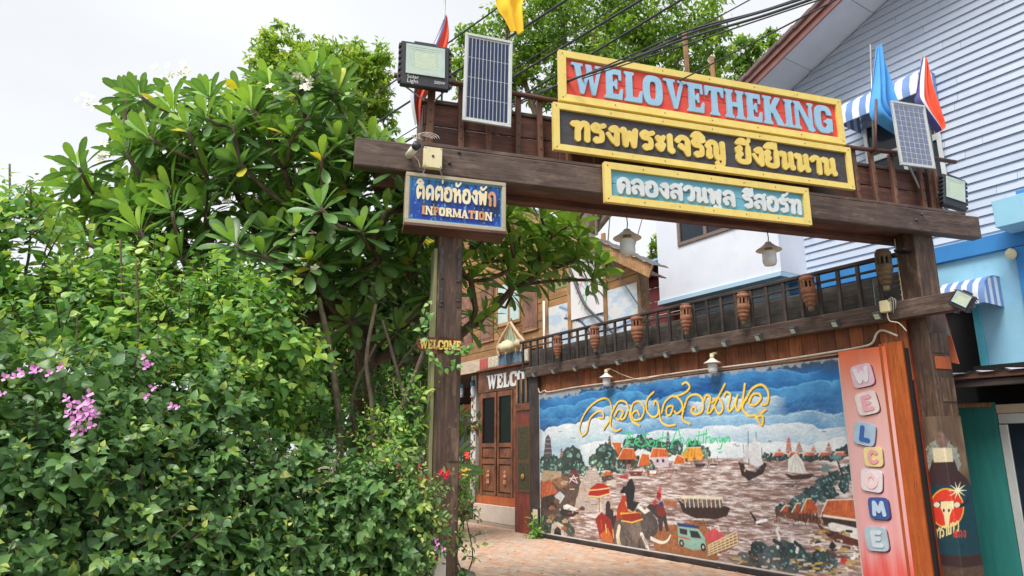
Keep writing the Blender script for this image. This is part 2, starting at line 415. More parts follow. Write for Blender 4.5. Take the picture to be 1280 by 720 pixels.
TH = {
 'ท': (.9, [B_(.1, .86, .13), L_([(.1, .88), (.3, .92)]), L_([(.3, .92), (.3, .06)]), S_([(.3, .55), (.5, .88), (.68, .95), (.78, .8), (.78, .06)])]),
 'ร': (.78, [B_(.34, .13, .15), S_([(.38, .12), (.58, .16), (.6, .5), (.5, .62), (.2, .66), (.16, .84), (.3, .97), (.5, .9), (.72, .98)], .09)]),
 'ง': (.72, [B_(.34, .85, .14), S_([(.34, .9), (.52, .95), (.58, .75), (.56, .08)]), L_([(.56, .06), (.36, .2), (.12, .56)], .075)]),
 'พ': (1.0, [B_(.12, .86, .13), S_([(.14, .92), (.22, .9), (.24, .5), (.28, .1)]), L_([(.28, .09), (.5, .8)], .08), L_([(.5, .8), (.7, .09)], .08), L_([(.72, .1), (.82, .95)])]),
 'ะ': (.62, [B_(.2, .74, .13), S_([(.2, .62), (.36, .56), (.5, .84)], .07), B_(.2, .3, .13), S_([(.2, .18), (.36, .1), (.5, .4)], .07)]),
 'เ': (.46, [L_([(.2, .95), (.2, .14)]), B_(.28, .13, .14)]),
 'จ': (.84, [S_([(.12, .76), (.3, .96), (.56, .94), (.68, .74), (.68, .06)]), B_(.3, .46, .13), S_([(.34, .38), (.5, .3), (.66, .06)], .08)]),
 'ิ': (0, dome),
 'ี': (0, dome + [L_([(.72, 1.16), (.72, 1.42)], .055)]),
 'ื': (0, dome + [L_([(.74, 1.16), (.74, 1.42)], .05), L_([(.55, 1.2), (.55, 1.44)], .05)]),
 '่': (0, [L_([(.82, 1.34), (.82, 1.5)], .055)]),
 '๋': (0, [L_([(.58, 1.2), (.58, 1.5)], .07)]),
 '้': (0, [B_(.36, 1.36, .09), S_([(.36, 1.24), (.56, 1.22), (.82, 1.46)], .06)]),
 'ั': (0, [B_(.32, 1.28, .09), S_([(.34, 1.18), (.56, 1.16), (.86, 1.4)], .06)]),
 '์': (0, [B_(.4, 1.2, .09), S_([(.42, 1.25), (.6, 1.3), (.78, 1.52)], .055)]),
 'ู': (0, [B_(.46, -.2, .1), S_([(.5, -.3), (.64, -.42), (.78, -.34), (.78, -.14)], .08)]),
 'ญ': (1.2, [B_(.22, .14, .14), S_([(.2, .2), (.22, .6), (.12, .72), (.3, .94), (.54, .92), (.62, .7), (.62, .2), (.74, .08), (.96, .2)]), L_([(1.0, .95), (1.0, .1)]), B_(.66, -.22, .09), S_([(.66, -.3), (.86, -.36), (1.0, -.2), (1.0, .1)], .07)]),
 'ย': (.92, [B_(.24, .84, .14), S_([(.14, .8), (.16, .6), (.3, .52), (.16, .4), (.18, .14), (.44, .07), (.72, .14), (.76, .5), (.76, .95)])]),
 'น': (.92, [B_(.12, .86, .13), L_([(.12, .92), (.26, .88)]), L_([(.28, .9), (.28, .08)]), L_([(.28, .08), (.66, .34)], .08), L_([(.7, .95), (.7, .2)]), B_(.76, .14, .14)]),
 'า': (.72, [S_([(.12, .78), (.28, .95), (.48, .92), (.56, .74), (.56, .06)])]),
 'ค': (.9, [S_([(.24, .06), (.18, .5), (.24, .84), (.48, .96), (.7, .84), (.76, .6), (.76, .06)]), B_(.42, .5, .11), L_([(.42, .46), (.26, .1)], .08)]),
 'ด': (.9, [S_([(.24, .06), (.16, .46), (.24, .84), (.48, .96), (.7, .84), (.76, .6), (.76, .06)]), B_(.44, .36, .11), L_([(.42, .3), (.26, .08)], .08)]),
 'ต': (.92, [S_([(.24, .06), (.16, .5), (.22, .84), (.38, .96), (.48, .8), (.6, .96), (.74, .82), (.78, .55), (.78, .06)], .095), B_(.44, .36, .11), L_([(.42, .3), (.26, .08)], .08)]),
 'ล': (.9, [S_([(.14, .78), (.34, .96), (.6, .94), (.74, .74), (.76, .06)]), B_(.26, .16, .14), S_([(.16, .22), (.2, .46), (.44, .54), (.62, .4), (.74, .2)], .085)]),
 'ส': (.92, [S_([(.14, .78), (.34, .96), (.6, .94), (.74, .74), (.76, .06)]), B_(.26, .16, .14), S_([(.16, .22), (.2, .46), (.44, .54), (.62, .4), (.74, .2)], .085), L_([(.64, .86), (.86, 1.1)], .07)]),
 'อ': (.9, [B_(.32, .66, .12), S_([(.16, .62), (.14, .3), (.24, .1), (.5, .06), (.72, .16), (.78, .5), (.7, .84), (.46, .96), (.18, .86)])]),
 'ว': (.78, [S_([(.12, .78), (.32, .96), (.54, .94), (.66, .74), (.66, .3), (.56, .12)]), B_(.48, .14, .14)]),
 'ห': (.96, [B_(.12, .86, .13), L_([(.12, .92), (.26, .88)]), L_([(.28, .9), (.28, .06)]), L_([(.28, .4), (.6, .8)], .085), B_(.66, .84, .13), S_([(.52, .66), (.74, .56), (.78, .3), (.78, .06)])]),
 'ก': (.9, [S_([(.26, .06), (.26, .5), (.14, .62), (.18, .82), (.44, .96), (.68, .86), (.76, .6), (.76, .06)])]),
 'บ': (.9, [B_(.12, .86, .13), S_([(.2, .9), (.26, .5), (.26, .1)]), L_([(.26, .1), (.74, .1)]), L_([(.76, .1), (.76, .95)])]),
 'แ': (.8, [L_([(.2, .95), (.2, .14)]), B_(.26, .13, .13), L_([(.56, .95), (.56, .14)]), B_(.62, .13, .13)]),
 ' ': (.5, []),
}
def stem(x, t=.2, y0=0, y1=1, sr=.09, st=.06):
    """an upright with flared slab serifs"""
    a, b = x, x + t
    return ('p', [(a - sr, y0), (b + sr, y0), (b + sr * .8, y0 + st), (b, y0 + st * 2), (b, y1 - st * 2), (b + sr * .8, y1 - st), (b + sr, y1), (a - sr, y1), (a - sr * .8, y1 - st), (a, y1 - st * 2), (a, y0 + st * 2), (a - sr * .8, y0 + st)])
def diag(x0, x1, t0, t1, y0=0, y1=1): return ('p', [(x0, y0), (x0 + t0, y0), (x1 + t1, y1), (x1, y1)])
def ell(cx, cy, rx, ry, n=20): return [(cx + rx * math.cos(2 * math.pi * k / n), cy + ry * math.sin(2 * math.pi * k / n)) for k in range(n)]
def sq(cx, cy, rx, ry, e=3.2, n=24):
    o = []
    for k in range(n):
        a = 2 * math.pi * k / n; c, s = math.cos(a), math.sin(a)
        o.append((cx + rx * math.copysign(abs(c) ** (2 / e), c), cy + ry * math.copysign(abs(s) ** (2 / e), s)))
    return o
earms = [('p', [(.25, .84), (.6, .84), (.63, .66), (.7, .66), (.7, 1), (.25, 1)]), ('p', [(.25, .44), (.42, .44), (.48, .34), (.53, .34), (.53, .66), (.48, .66), (.42, .56), (.25, .56)])]
LA = {
 'E': (.78, [stem(.1, .24)] + earms + [('p', [(.25, 0), (.72, 0), (.76, .36), (.69, .36), (.6, .15), (.25, .15)])]),
 'F': (.74, [stem(.1, .24)] + earms),
 'L': (.76, [stem(.1, .24), ('p', [(.25, 0), (.72, 0), (.76, .4), (.69, .4), (.6, .15), (.25, .15)])]),
 'W': (1.25, [diag(.34, .08, .12, .24), diag(.34, .62, .12, .1, 0, .8), diag(.8, .55, .12, .22, 0, 1), diag(.8, 1.1, .12, .1), ('p', [(-.02, .93), (.42, .93), (.42, 1), (-.02, 1)]), ('p', [(.94, .93), (1.26, .93), (1.26, 1), (.94, 1)])]),
 'V': (.95, [diag(.42, .1, .12, .27), diag(.42, .76, .12, .12), ('p', [(.0, .93), (.48, .93), (.48, 1), (.0, 1)]), ('p', [(.62, .93), (.98, .93), (.98, 1), (.62, 1)])]),
 'O': (.86, [('p', sq(.42, .5, .4, .51)), ('h', sq(.42, .5, .15, .32))]),
 'T': (.84, [stem(.3, .24), ('p', [(.02, .66), (.09, .66), (.18, .86), (.66, .86), (.75, .66), (.82, .66), (.84, 1), (0, 1)])]),
 'H': (.92, [stem(.1, .22), stem(.6, .22), ('p', [(.25, .42), (.65, .42), (.65, .56), (.25, .56)])]),
 'K': (.96, [stem(.1, .24), ('p', [(.32, .42), (.44, .42), (.86, 1), (.62, 1), (.32, .56)]), ('p', [(.38, .56), (.66, 0), (.98, 0), (.56, .66)])]),
 'I': (.46, [stem(.12, .24)]),
 'N': (.98, [stem(.08, .14), stem(.76, .12), ('p', [(.02, 1), (.3, 1), (.9, .06), (.9, -.06), (.7, -.02), (.18, .84)])]),
 'G': (.9, [('p', sq(.44, .5, .42, .51)), ('h', sq(.46, .5, .17, .33)), ('h', [(.56, .54), (.95, .54), (.95, .68), (.56, .68)]), ('p', [(.56, .1), (.84, .06), (.84, .46), (.48, .46), (.48, .38), (.6, .34)])]),
 'M': (1.12, [stem(.08, .12), stem(.84, .22), ('p', [(.02, 1), (.26, 1), (.58, .25), (.5, .02), (.12, .86)]), ('p', [(.5, .02), (.9, 1), (.98, .86), (.58, .05)])]),
 'A': (.95, [diag(.1, .4, .1, .1), diag(.62, .36, .26, .2), ('p', [(.2, .26), (.7, .26), (.7, .37), (.2, .37)]), ('p', [(0, 0), (.3, 0), (.3, .07), (0, .07)]), ('p', [(.54, 0), (.96, 0), (.96, .07), (.54, .07)])]),
 'R': (.92, [stem(.1, .24), ('p', sq(.42, .73, .36, .28)), ('h', sq(.42, .73, .14, .13)), stem(.1, .24), ('p', [(.4, .5), (.62, .5), (.96, 0), (.68, 0)])]),
 'C': (.88, [('p', sq(.46, .5, .44, .51)), ('h', sq(.5, .5, .2, .34)), ('h', [(.6, .36), (1, .36), (1, .64), (.6, .64)]), ('p', [(.78, .62), (.86, .62), (.86, .98), (.8, .98)])]),
 'S': (.74, [S_([(.62, .78), (.5, .92), (.24, .88), (.2, .64), (.5, .46), (.58, .22), (.36, .08), (.12, .22)], .11)]),
 'U': (.88, [S_([(.2, .95), (.2, .3), (.42, .1), (.66, .3), (.66, .95)], .1)]),
 'P': (.84, [stem(.1, .24), ('p', sq(.42, .73, .36, .28)), ('h', sq(.42, .73, .14, .13)), stem(.1, .24)]),
 ' ': (.4, []),
}
RD = {  # rounded hand-painted capitals
 'W': (1, [S_([(.08, .95), (.28, .1), (.5, .7), (.72, .1), (.92, .95)], .11)]), 'E': (.8, [L_([(.7, .92), (.2, .92), (.2, .08), (.72, .08)], .11), L_([(.2, .5), (.6, .5)], .1)]),
 'L': (.75, [L_([(.2, .95), (.2, .1), (.7, .1)], .12)]), 'C': (.85, [S_([(.72, .8), (.45, .95), (.16, .7), (.16, .3), (.45, .05), (.74, .2)], .11)]),
 'O': (.9, [S_([(.45, .95), (.14, .7), (.14, .3), (.45, .05), (.76, .3), (.76, .7), (.45, .95)], .11)]),
 'M': (1, [L_([(.12, .06), (.2, .92), (.5, .3), (.8, .92), (.9, .06)], .11)]), ' ': (.4, []),
}
GLY = {}
def glyph_prims(ch, font): return {'TH': TH, 'LA': LA, 'RD': RD}[font].get(ch, (.4, []))
def layout(text, font, gap=.04):
    """[(chars, x)] with the marks merged into their base letter"""
    out = []; x = 0
    for ch in text:
        w_, pr = glyph_prims(ch, font)
        if w_ == 0 and out: out[-1][0].append(ch); continue
        out.append([[ch], x]); x += w_ + gap
    return out, x - gap
def letters(text, font, place, size, xs, depth, mat, parent, fat=0, res=.035, mats=None, name='letter', total=None):
    """place(u, v) -> frame (x, z) on the face at height depth[0] (front), depth[1] (back)"""
    lay, W = layout(text, font)
    for i, (chs, x) in enumerate(lay):
        if chs == [' ']: continue
        key = (tuple(chs), font, fat, res)
        if key not in GLY:
            pr = []
            for c in chs: pr += glyph_prims(c, font)[1]
            w_ = max(glyph_prims(c, font)[0] for c in chs)
            GLY[key] = march(pr, -.25, w_ + .3, -.6, 1.7, res, fat)
        vs, fs, walls = GLY[key]; n = len(vs); V = []
        for d in depth:
            for (a, b) in vs:
                p = place((x + a) * xs * size, b * size); V.append((p[0], d, p[1]))
        g = G(); g.add(V, [tuple(f) for f in fs] + [(a, b, b + n, a + n) for a, b in walls])
        g.build(name, (mats[i % len(mats)] if mats else mat), parent)
    return W * size * xs

# ------------------------------------------------------------------ print painter (flat artwork as colours on a fine mesh)
def vnoise(shape, cell, seed):
    rs = np.random.RandomState(seed); h, w_ = shape
    gh, gw = int(h / cell[1]) + 3, int(w_ / cell[0]) + 3
    g = rs.rand(gh, gw); y = np.arange(h) / cell[1]; x = np.arange(w_) / cell[0]
    yi, xi = y.astype(int), x.astype(int); fy = y - yi; fx = x - xi
    fy = (fy * fy * (3 - 2 * fy))[:, None]; fx = (fx * fx * (3 - 2 * fx))[None]
    a = g[np.ix_(yi, xi)]; b = g[np.ix_(yi, xi + 1)]; c = g[np.ix_(yi + 1, xi)]; d = g[np.ix_(yi + 1, xi + 1)]
    return (a * (1 - fx) + b * fx) * (1 - fy) + (c * (1 - fx) + d * fx) * fy
def fbm(shape, cell, seed, o=4):
    s = 0; t = 0; a = 1
    for k in range(o): s = s + a * vnoise(shape, (max(cell[0] / 2 ** k, 1), max(cell[1] / 2 ** k, 1)), seed + k); t += a; a *= .55
    return s / t
class Art:
    """x0..x1 by z0..z1 metres of flat print on a wall frame, drawn in plane coordinates; m(px,py) maps a sighting onto the plane"""
    def __init__(s, fr, d, x0, x1, z0, z1, res):
        s.fr, s.d = fr, d; s.x0, s.x1, s.z0, s.z1 = x0, x1, z0, z1
        s.w = int((x1 - x0) / res) + 1; s.h = int((z1 - z0) / res) + 1
        s.xs = np.linspace(x0, x1, s.w); s.zs = np.linspace(z0, z1, s.h)
        s.X, s.Z = np.meshgrid(s.xs, s.zs); s.C = np.ones((s.h, s.w, 3)); s.res = (x1 - x0) / (s.w - 1)
    def m(s, p): return s.fr.sz(p[0], p[1], s.d)
    def win(s, pts, pad):
        xs = [p[0] for p in pts]; zs = [p[1] for p in pts]
        i0 = max(int((min(xs) - pad - s.x0) / s.res), 0); i1 = min(int((max(xs) + pad - s.x0) / s.res) + 2, s.w)
        j0 = max(int((min(zs) - pad - s.z0) / s.res), 0); j1 = min(int((max(zs) + pad - s.z0) / s.res) + 2, s.h)
        return slice(j0, max(j1, j0)), slice(i0, max(i1, i0))
    def put(s, sl, alpha, col):
        c = np.array(srgb(col)[:3]) if not isinstance(col, np.ndarray) else col
        s.C[sl] = s.C[sl] * (1 - alpha[..., None]) + c * alpha[..., None]
    def poly(s, pts, col, jit=0, soft=.8, px=True, tex=0, seed=0):
        P = [s.m(p) for p in pts] if px else pts
        sl = s.win(P, .05); X, Z = s.X[sl], s.Z[sl]
        if X.size == 0: return
        D = sd_poly(X, Z, P)
        if jit: D = D + (fbm(X.shape, (6, 6), seed + 3) - .5) * jit
        al = np.clip(.5 - D / (s.res * soft * 2), 0, 1)
        c = np.array(srgb(col)[:3])[None, None] * np.ones(X.shape + (3,))
        if tex: c = c * (1 + tex * (fbm(X.shape, (5, 4), seed + 9)[..., None] * 2 - 1))
        s.put(sl, al, c)
    def line(s, pts, col, r, px=True, sp=False, r2=None):
        P = [s.m(p) for p in pts] if px else pts
        if sp: P = spline(P, 6)
        sl = s.win(P, r * 2 + .02); X, Z = s.X[sl], s.Z[sl]
        if X.size == 0: return
        D = np.full(X.shape, 1e9); n = len(P) - 1
        for i in range(n):
            ra = r if r2 is None else r + (r2 - r) * i / n; rb = r if r2 is None else r + (r2 - r) * (i + 1) / n
            D = np.minimum(D, sd_seg(X, Z, P[i], P[i + 1], ra, rb))
        s.put(sl, np.clip(.5 - D / (s.res * 1.4), 0, 1), col)
    def prims(s, pr, place, col, fat=0):
        for p in pr:
            if p[0] == 's':
                P = [place(*q) for q in p[1]]; r = p[2] * s.unit + fat
                if len(P) == 1: P = P * 2
                s.line(P, col, r, px=False)
            else: s.poly([place(*q) for q in p[1]], col, px=False)
    def blob(s, c, rx, rz, col, tex=.3, seed=1, jit=.06, px=True):
        q = s.m(c) if px else c
        s.poly([(q[0] + rx * math.cos(a * .524), q[1] + rz * math.sin(a * .524)) for a in range(12)], col, jit=jit, px=False, tex=tex, seed=seed)
    def build(s, name, mat, parent, y, curve=None, label=None):
        V = np.stack([s.X, np.full(s.X.shape, y), s.Z], -1).reshape(-1, 3)
        if curve is not None: V[:, 1] = y + curve(s.X, s.Z).ravel()
        o_ = ORG[parent.name]; V = V - np.array(o_)
        idx = np.arange(s.h * s.w).reshape(s.h, s.w)
        F = np.stack([idx[:-1, :-1], idx[:-1, 1:], idx[1:, 1:], idx[1:, :-1]], -1).reshape(-1, 4)
        C = np.concatenate([np.clip(s.C, 0, 1), np.ones((s.h, s.w, 1))], -1).reshape(-1, 4)
        me = npmesh(name, V, F, mat, {'ink': ('C', C)})
        o = bpy.data.objects.new(name, me); COL.objects.link(o); o.parent = parent; ORG[o.name] = ORG[parent.name]
        if label: o['label'] = label
        return o
INK = printed('painted_print', .5, .2)
# ================================================================== THE GATE
FB = -.27                                     # depth of the gate beam's front face
bz0 = (GF.zz(700, 236, FB) + GF.zz(1227, 297.5, FB)) / 2
bz1 = (GF.zz(443.7, 170, FB) + GF.zz(1225, 271, FB)) / 2
bs0, bs1 = GF.sx(443.5, 187, FB), GF.sx(1226, 284, FB)
lp0, lp1 = GF.sx(547, 360, -.15), GF.sx(578, 360, -.15)
gate = thing('wooden_gate', 'tall dark timber entrance gate carrying the big signboards', 'gate', GF, (0, 0, 0))
def bolt(parent, x, z, y, r=.016):
    g = G(); g.lathe([(r, 0), (r, .012), (r * .5, .02), (0, .02)], (x, y, z), 8, (0, -1, 0)); g.build('bolt', nail, parent)
G().box(bs0, bs1, FB, FB + .13, bz0, bz1, .012).build('crossbeam', beam_x, gate)
rb0 = GF.sx(470, 215, .13)
G().box(rb0, bs1 - .35, .14, .26, bz0 - .02, bz1 - .04, .01).build('rear_crossbeam', brown_x, gate)
G().box(lp1 + .15, -.05, -.1, .12, bz0 + .04, bz0 + .07).build('soffit_board', brown_x, gate)
rp = G().box(0, PW, PF, PF + PW, -.2, bz1 - .03, .012).build('post', beam_z, gate)
lp = G().box(lp0, lp1, -.15, .1, -.2, bz1 - .03, .012).build('post', beam_z, gate)
G().box(lp0 - .035, lp0 - .004, -.14, .02, 0, 3.4, .004).build('edge_strip', paint('mossy_strip', (150, 146, 104), (112, 116, 84), .8, 6, .3, stretch=(8, 8, .6)), gate)
for x, z in ((GF.sx(574, 191, FB), GF.zz(574, 191, FB)), (GF.sx(562, 204, FB), GF.zz(562, 204, FB)), (GF.sx(1152, 268, FB), GF.zz(1152, 268, FB)), (GF.sx(1145, 275, FB), GF.zz(1145, 275, FB)), (lp0 + .04, 3.12), (lp1 - .04, 3.1), (lp0 + .04, 2.9), (lp1 - .04, 2.92)):
    bolt(gate, x, z, FB if z > bz0 else -.15)
# steel straps and the patched splices of the posts
G().box(lp0 + .015, lp0 + .05, -.158, -.151, 2.86, 3.42).build('steel_strap', nail, gate)
G().box(lp1 - .05, lp1 - .02, -.158, -.151, 2.86, 3.42).build('steel_strap', nail, gate)
G().box(.04, .26, -.16, -.151, 2.5, 2.64, .003).build('patch_board', orange_z, gate)
G().box(.08, .27, -.16, -.151, 2.14, 2.4, .003).build('patch_board', beam_z, gate)
G().box(.03, .25, -.158, -.151, 2.68, 2.9, .003).build('patch_board', beam_z, gate)
G().box(lp0 + .12, lp1 - .01, -.158, -.151, 1.52, 1.8, .003).build('patch_board', beam_z, gate)
st = thing('stone_border', 'rough grey stones heaped at the foot of the left gate post', 'stones', GF, (lp1, 0, 0))
for k in range(9):
    r_ = R.uniform(.07, .11); cx, cy = lp1 - .03 + (k % 3) * .07, -.2 + (k // 3) * .17; g = G()
    g.lathe([(0, -.9 * r_), (.8 * r_, -.6 * r_), (r_, 0), (.7 * r_, .6 * r_), (0, .8 * r_)], (cx, cy, r_ * .7 + .46), 7)
    g.v = [(v[0] + R.uniform(-.02, .02), v[1] + R.uniform(-.02, .02), v[2] + R.uniform(-.03, .02)) for v in g.v]
    g.build('stone', stone, st)
G().box(lp1 - .2, lp1 + .12, -.3, .3, 0, .5, .04).build('stone_base', stone, st)

# box rail on top of the beam
DK = .02
tz = GF.zz(1100, 191, DK)
top = thing('gate_balustrade', 'reddish plank balustrade standing on top of the gate beam', 'balustrade', GF, (-3, DK, bz1))
g0, g1 = GF.sx(531, 150, DK), GF.sx(1172, 240, DK)
G().box(g0 - .05, g1 + .05, FB + .01, .25, bz1 + .003, bz1 + .04, .006).build('sill_board', beam_x, top)
zt = GF.zz(690, 150, DK)
pz = GF.zz(545, 126, DK)
x = g0
while x < g1 - .1:                            # backing planks in two courses
    L = min(R.uniform(1.1, 1.7), g1 - x)
    G().box(x, x + L - .012, DK + .04, DK + .07, bz1 + .12, bz1 + .12 + (pz - bz1 - .12) * .5, .006).build('plank', brown_x, top)
    G().box(x, x + L - .012, DK + .034, DK + .066, bz1 + .128 + (pz - bz1 - .12) * .5, pz - .02, .006).build('plank', brown_x, top)
    x += L
G().box(g0 - .02, g1, DK + .02, DK + .1, pz - .015, pz + .03, .008).build('cap_board', beam_x, top)
G().box(g0, g0 + .03, DK + .1, .5, bz1 + .06, pz, .006).build('end_board', brown_z, top)
G().box(g0, g1, .5, .53, bz1 + .06, pz - .05).build('back_board', brown_x, top)
rz = (GF.zz(665, 122, DK - .1) + GF.zz(1180, 198, DK - .1)) / 2
r0, r1 = GF.sx(492, 116, DK - .1), GF.sx(1196, 202, DK - .1)
g = G(); n = 9
g.tube([(r0 + (r1 - r0) * k / n, DK - .08, rz + .02 * math.sin(k * 1.7)) for k in range(n + 1)], .028, 7); g.build('handrail', brown_x, top, True)
bx = [GF.sx(p, q, DK - .05) for p, q in ((537, 150), (577, 155), (611, 160), (647, 160), (676, 160))]
bx += [bx[-1] + .3 * k for k in range(1, 12)]
bx = [b for b in bx if b < GF.sx(1060, 210, DK - .05)] + [GF.sx(p, q, DK - .05) for p, q in ((1070, 215), (1093, 215), (1117, 220), (1152, 228), (1163, 230), (1171, 232))]
for i, b in enumerate(bx):
    w_ = .045 if i else .06; tl = R.uniform(-.01, .02)
    bl = G(); bl.bar((b, DK - .04, bz1 + .04), (b + tl, DK - .03, rz + .0), w_ * 2 * .6, .05, (0, 1, 0), .005)
    o = bl.build('baluster', brown_z, top)
    g = G()
    for k in range(4): g.lathe([(.008, 0), (.008, .006), (0, .008)], (b + tl * .5, DK - .066, bz1 + .1 + k * .13), 6, (0, -1, 0))
    g.build('nail_head', nail, o)
for px_, py_, h_ in ((857, 68, 56), (891, 86, 30)):   # two loose stakes behind the sign
    s_, z_ = GF.sz(px_, py_ - h_ / 2, .3)
    o = G().bar((s_, .3, bz1 + .5), (s_ - .02, .3, z_), .05, .035, (0, 1, 0), .004).build('stake', trim_z, top)

# ---------------------------------------------------------------- signboards
def board(name, label, tl, tr, br, bl, d, frame_w, panel, text_fn, fmat=yellow_f, mull=False, cat='sign', planks=2):
    """a framed board; the four corners are sighted on the board's plane, then squared up"""
    z1 = (GF.zz(*tl, d) + GF.zz(*tr, d)) / 2; z0 = (GF.zz(*bl, d) + GF.zz(*br, d)) / 2
    x0 = (GF.sx(*tl, d) + GF.sx(*bl, d)) / 2; x1 = (GF.sx(*tr, d) + GF.sx(*br, d)) / 2
    t = thing(name, label, cat, GF, ((x0 + x1) / 2, d, z0))
    fw = frame_w
    G().prism([(x0, z0), (x1, z0), (x1 - fw, z0 + fw), (x0 + fw, z0 + fw)], d, d + .05).build('frame_rail', fmat, t)
    G().prism([(x0, z1), (x0 + fw, z1 - fw), (x1 - fw, z1 - fw), (x1, z1)], d, d + .05).build('frame_rail', fmat, t)
    G().prism([(x0, z0 + .002), (x0 + fw, z0 + fw + .002), (x0 + fw, z1 - fw - .002), (x0, z1 - .002)], d, d + .05).build('frame_stile', fmat, t)
    G().prism([(x1, z0 + .002), (x1, z1 - .002), (x1 - fw, z1 - fw - .002), (x1 - fw, z0 + fw + .002)], d, d + .05).build('frame_stile', fmat, t)
    hh = (z1 - z0 - 2 * fw) / planks
    for k in range(planks):
        G().box(x0 + fw, x1 - fw, d + .028 + .002 * k, d + .048, z0 + fw + hh * k + .002, z0 + fw + hh * (k + 1) - .002, .003).build('board_plank', panel, t)
    nsc = 7
    for k in range(nsc):
        for zz in (z0 + fw * .5, z1 - fw * .5): G().lathe([(.007, 0), (.006, .003), (0, .003)], (x0 + fw * .5 + (x1 - x0 - fw) * k / (nsc - 1), d, zz), 6, (0, -1, 0)).build('screw', nail, t)
    text_fn(t, x0 + fw, x1 - fw, z0 + fw, z1 - fw, d)
    return t
def txt(text, font, mx_, mr, mz0, mz1, lmat, fat=0, th=.03, res=.035, hmax=1.0):
    def f(t, x0, x1, z0, z1, d):
        lay, W = layout(text, font)
        H = (z1 - z0); size = H * (mz1 - mz0) / hmax; x0_ = x0 + H * mx_; x1_ = x1 - H * mr
        xs = (x1_ - x0_) / (W * size); zb = z0 + H * mz0
        letters(text, font, lambda u, v: (x0_ + u, zb + v), size, xs, (d + .028 - th, d + .027), lmat, t, fat, res)
    return f
SD = FB - .02
board('king_sign', 'red signboard with yellow frame and blue letters WELOVETHEKING', (699.4, 62), (1052, 124.4), (1056.6, 180), (699, 125), SD + .03, .075, red_b,
      txt('WELOVETHEKING', 'LA', .16, .16, .1, .9, blue_l, .01, .02))
board('thai_blessing_sign', 'dark signboard with yellow frame and yellow Thai letters under the red board', (692, 129), (1064, 183), (1068, 237), (692, 186), SD - .0, .065, dark_b,
      txt('ทรงพระเจริญ ยิ่งยืนนาน', 'TH', .35, .4, .2, .92, yell_l, .045, .022, .034, 1.4), planks=1)
board('resort_name_sign', 'pale blue signboard with yellow frame and white Thai letters, lowest of three', (755, 201), (1011, 236), (1015, 281), (757, 252), SD - .05, .07, blue_b,
      txt('คลองสวนพูล รีสอร์ท', 'TH', .22, .16, .16, .98, white_l, .04, .022, .034, 1.5))

# ---------------------------------------------------------------- information light box
ID = FB - .02
ix0, iz1 = GF.sz(508, 216, ID); ix1, iz0 = GF.sz(632.5, 290, ID)
iz1 = (iz1 + GF.zz(634, 227, ID)) / 2; iz0 = (iz0 + GF.zz(506, 277, ID)) / 2
info = thing('information_sign', 'weathered blue light box sign reading INFORMATION on the left post', 'sign', GF, ((ix0 + ix1) / 2, ID, iz0))
fr_m = paint('beige_frame', (190, 178, 156), (168, 156, 134), .5, 6, .1, grime=(120, 110, 96), gamt=.4)
fw = .035
G().box(ix0, ix1, ID, ID + .1, iz1 - fw, iz1, .004).build('frame_rail', fr_m, info)
G().box(ix0, ix1, ID, ID + .1, iz0, iz0 + fw, .004).build('frame_rail', fr_m, info)
G().box(ix0, ix0 + fw, ID + .001, ID + .1, iz0 + fw, iz1 - fw, .004).build('frame_stile', fr_m, info)
G().box(ix1 - fw, ix1, ID + .001, ID + .1, iz0 + fw, iz1 - fw, .004).build('frame_stile', fr_m, info)
G().box(ix0 + .01, ix1 - .01, ID + .1, ID + .14, iz0 + .01, iz1 - .01).build('case', brown_x, info)
art = Art(GF, ID + .02, ix0 + fw - .004, ix1 - fw + .004, iz0 + fw - .004, iz1 - fw + .004, .0035)
n1 = fbm(art.X.shape, (8, 46), 5); n2 = fbm(art.X.shape, (20, 20), 8); vz = (art.Z - art.z0) / (art.z1 - art.z0)
ux = (art.X - art.x0) / (art.x1 - art.x0)
cA = np.array(srgb(14, 58, 154)[:3]); cB = np.array(srgb(36, 124, 196)[:3]); cK = np.array(srgb(10, 26, 52)[:3]); cW = np.array(srgb(120, 190, 230)[:3])
al = np.clip(vz * 1.2 - .25 + (n1 - .5) * 1.2 - ux * .35, 0, 1)[..., None]; art.C = cA * (1 - al) + cB * al
al = np.clip((n1 - .48) * 6 * (vz > .25) * (.35 + ux), 0, .85)[..., None]; art.C = art.C * (1 - al) + cK * al
al = np.clip((fbm(art.X.shape, (5, 12), 77) - .66) * 9, 0, .6)[..., None]; art.C = art.C * (1 - al) + cW * al
ed = np.minimum(np.minimum(art.X - art.x0, art.x1 - art.X), np.minimum(art.Z - art.z0, art.z1 - art.Z))
al = np.clip(1 - ed / .022, 0, 1)[..., None] * .85; art.C = art.C * (1 - al) + np.array(srgb(120, 214, 240)[:3]) * al
art.build('printed_face', INK, info, ID + .02)
cream_l = paint('cream_letter', (238, 230, 200), (230, 212, 170), .5, 5, .1, grime=(214, 160, 104), gamt=.4)
rust_l = paint('rusted_letter', (214, 172, 130), (190, 128, 88), .6, 12, .2)
H_ = iz1 - iz0; W_ = ix1 - ix0
lay, tw = layout('ติดต่อห้องพัก', 'TH'); sz_ = H_ * .27
letters('ติดต่อห้องพัก', 'TH', lambda u, v: (ix0 + W_ * .1 + u, iz0 + H_ * .5 + v), sz_, W_ * .8 / (tw * sz_), (ID + .008, ID + .019), None, info, .025, .04, [cream_l] * 7 + [cream_l, rust_l])
lay, tw = layout('INFORMATION', 'LA'); sz_ = H_ * .16
letters('INFORMATION', 'LA', lambda u, v: (ix0 + W_ * .16 + u, iz0 + H_ * .2 + v), sz_, W_ * .7 / (tw * sz_), (ID + .008, ID + .019), None, info, .03, .05, [rust_l, cream_l, rust_l, cream_l, cream_l, cream_l, cream_l, rust_l, cream_l, rust_l, cream_l])
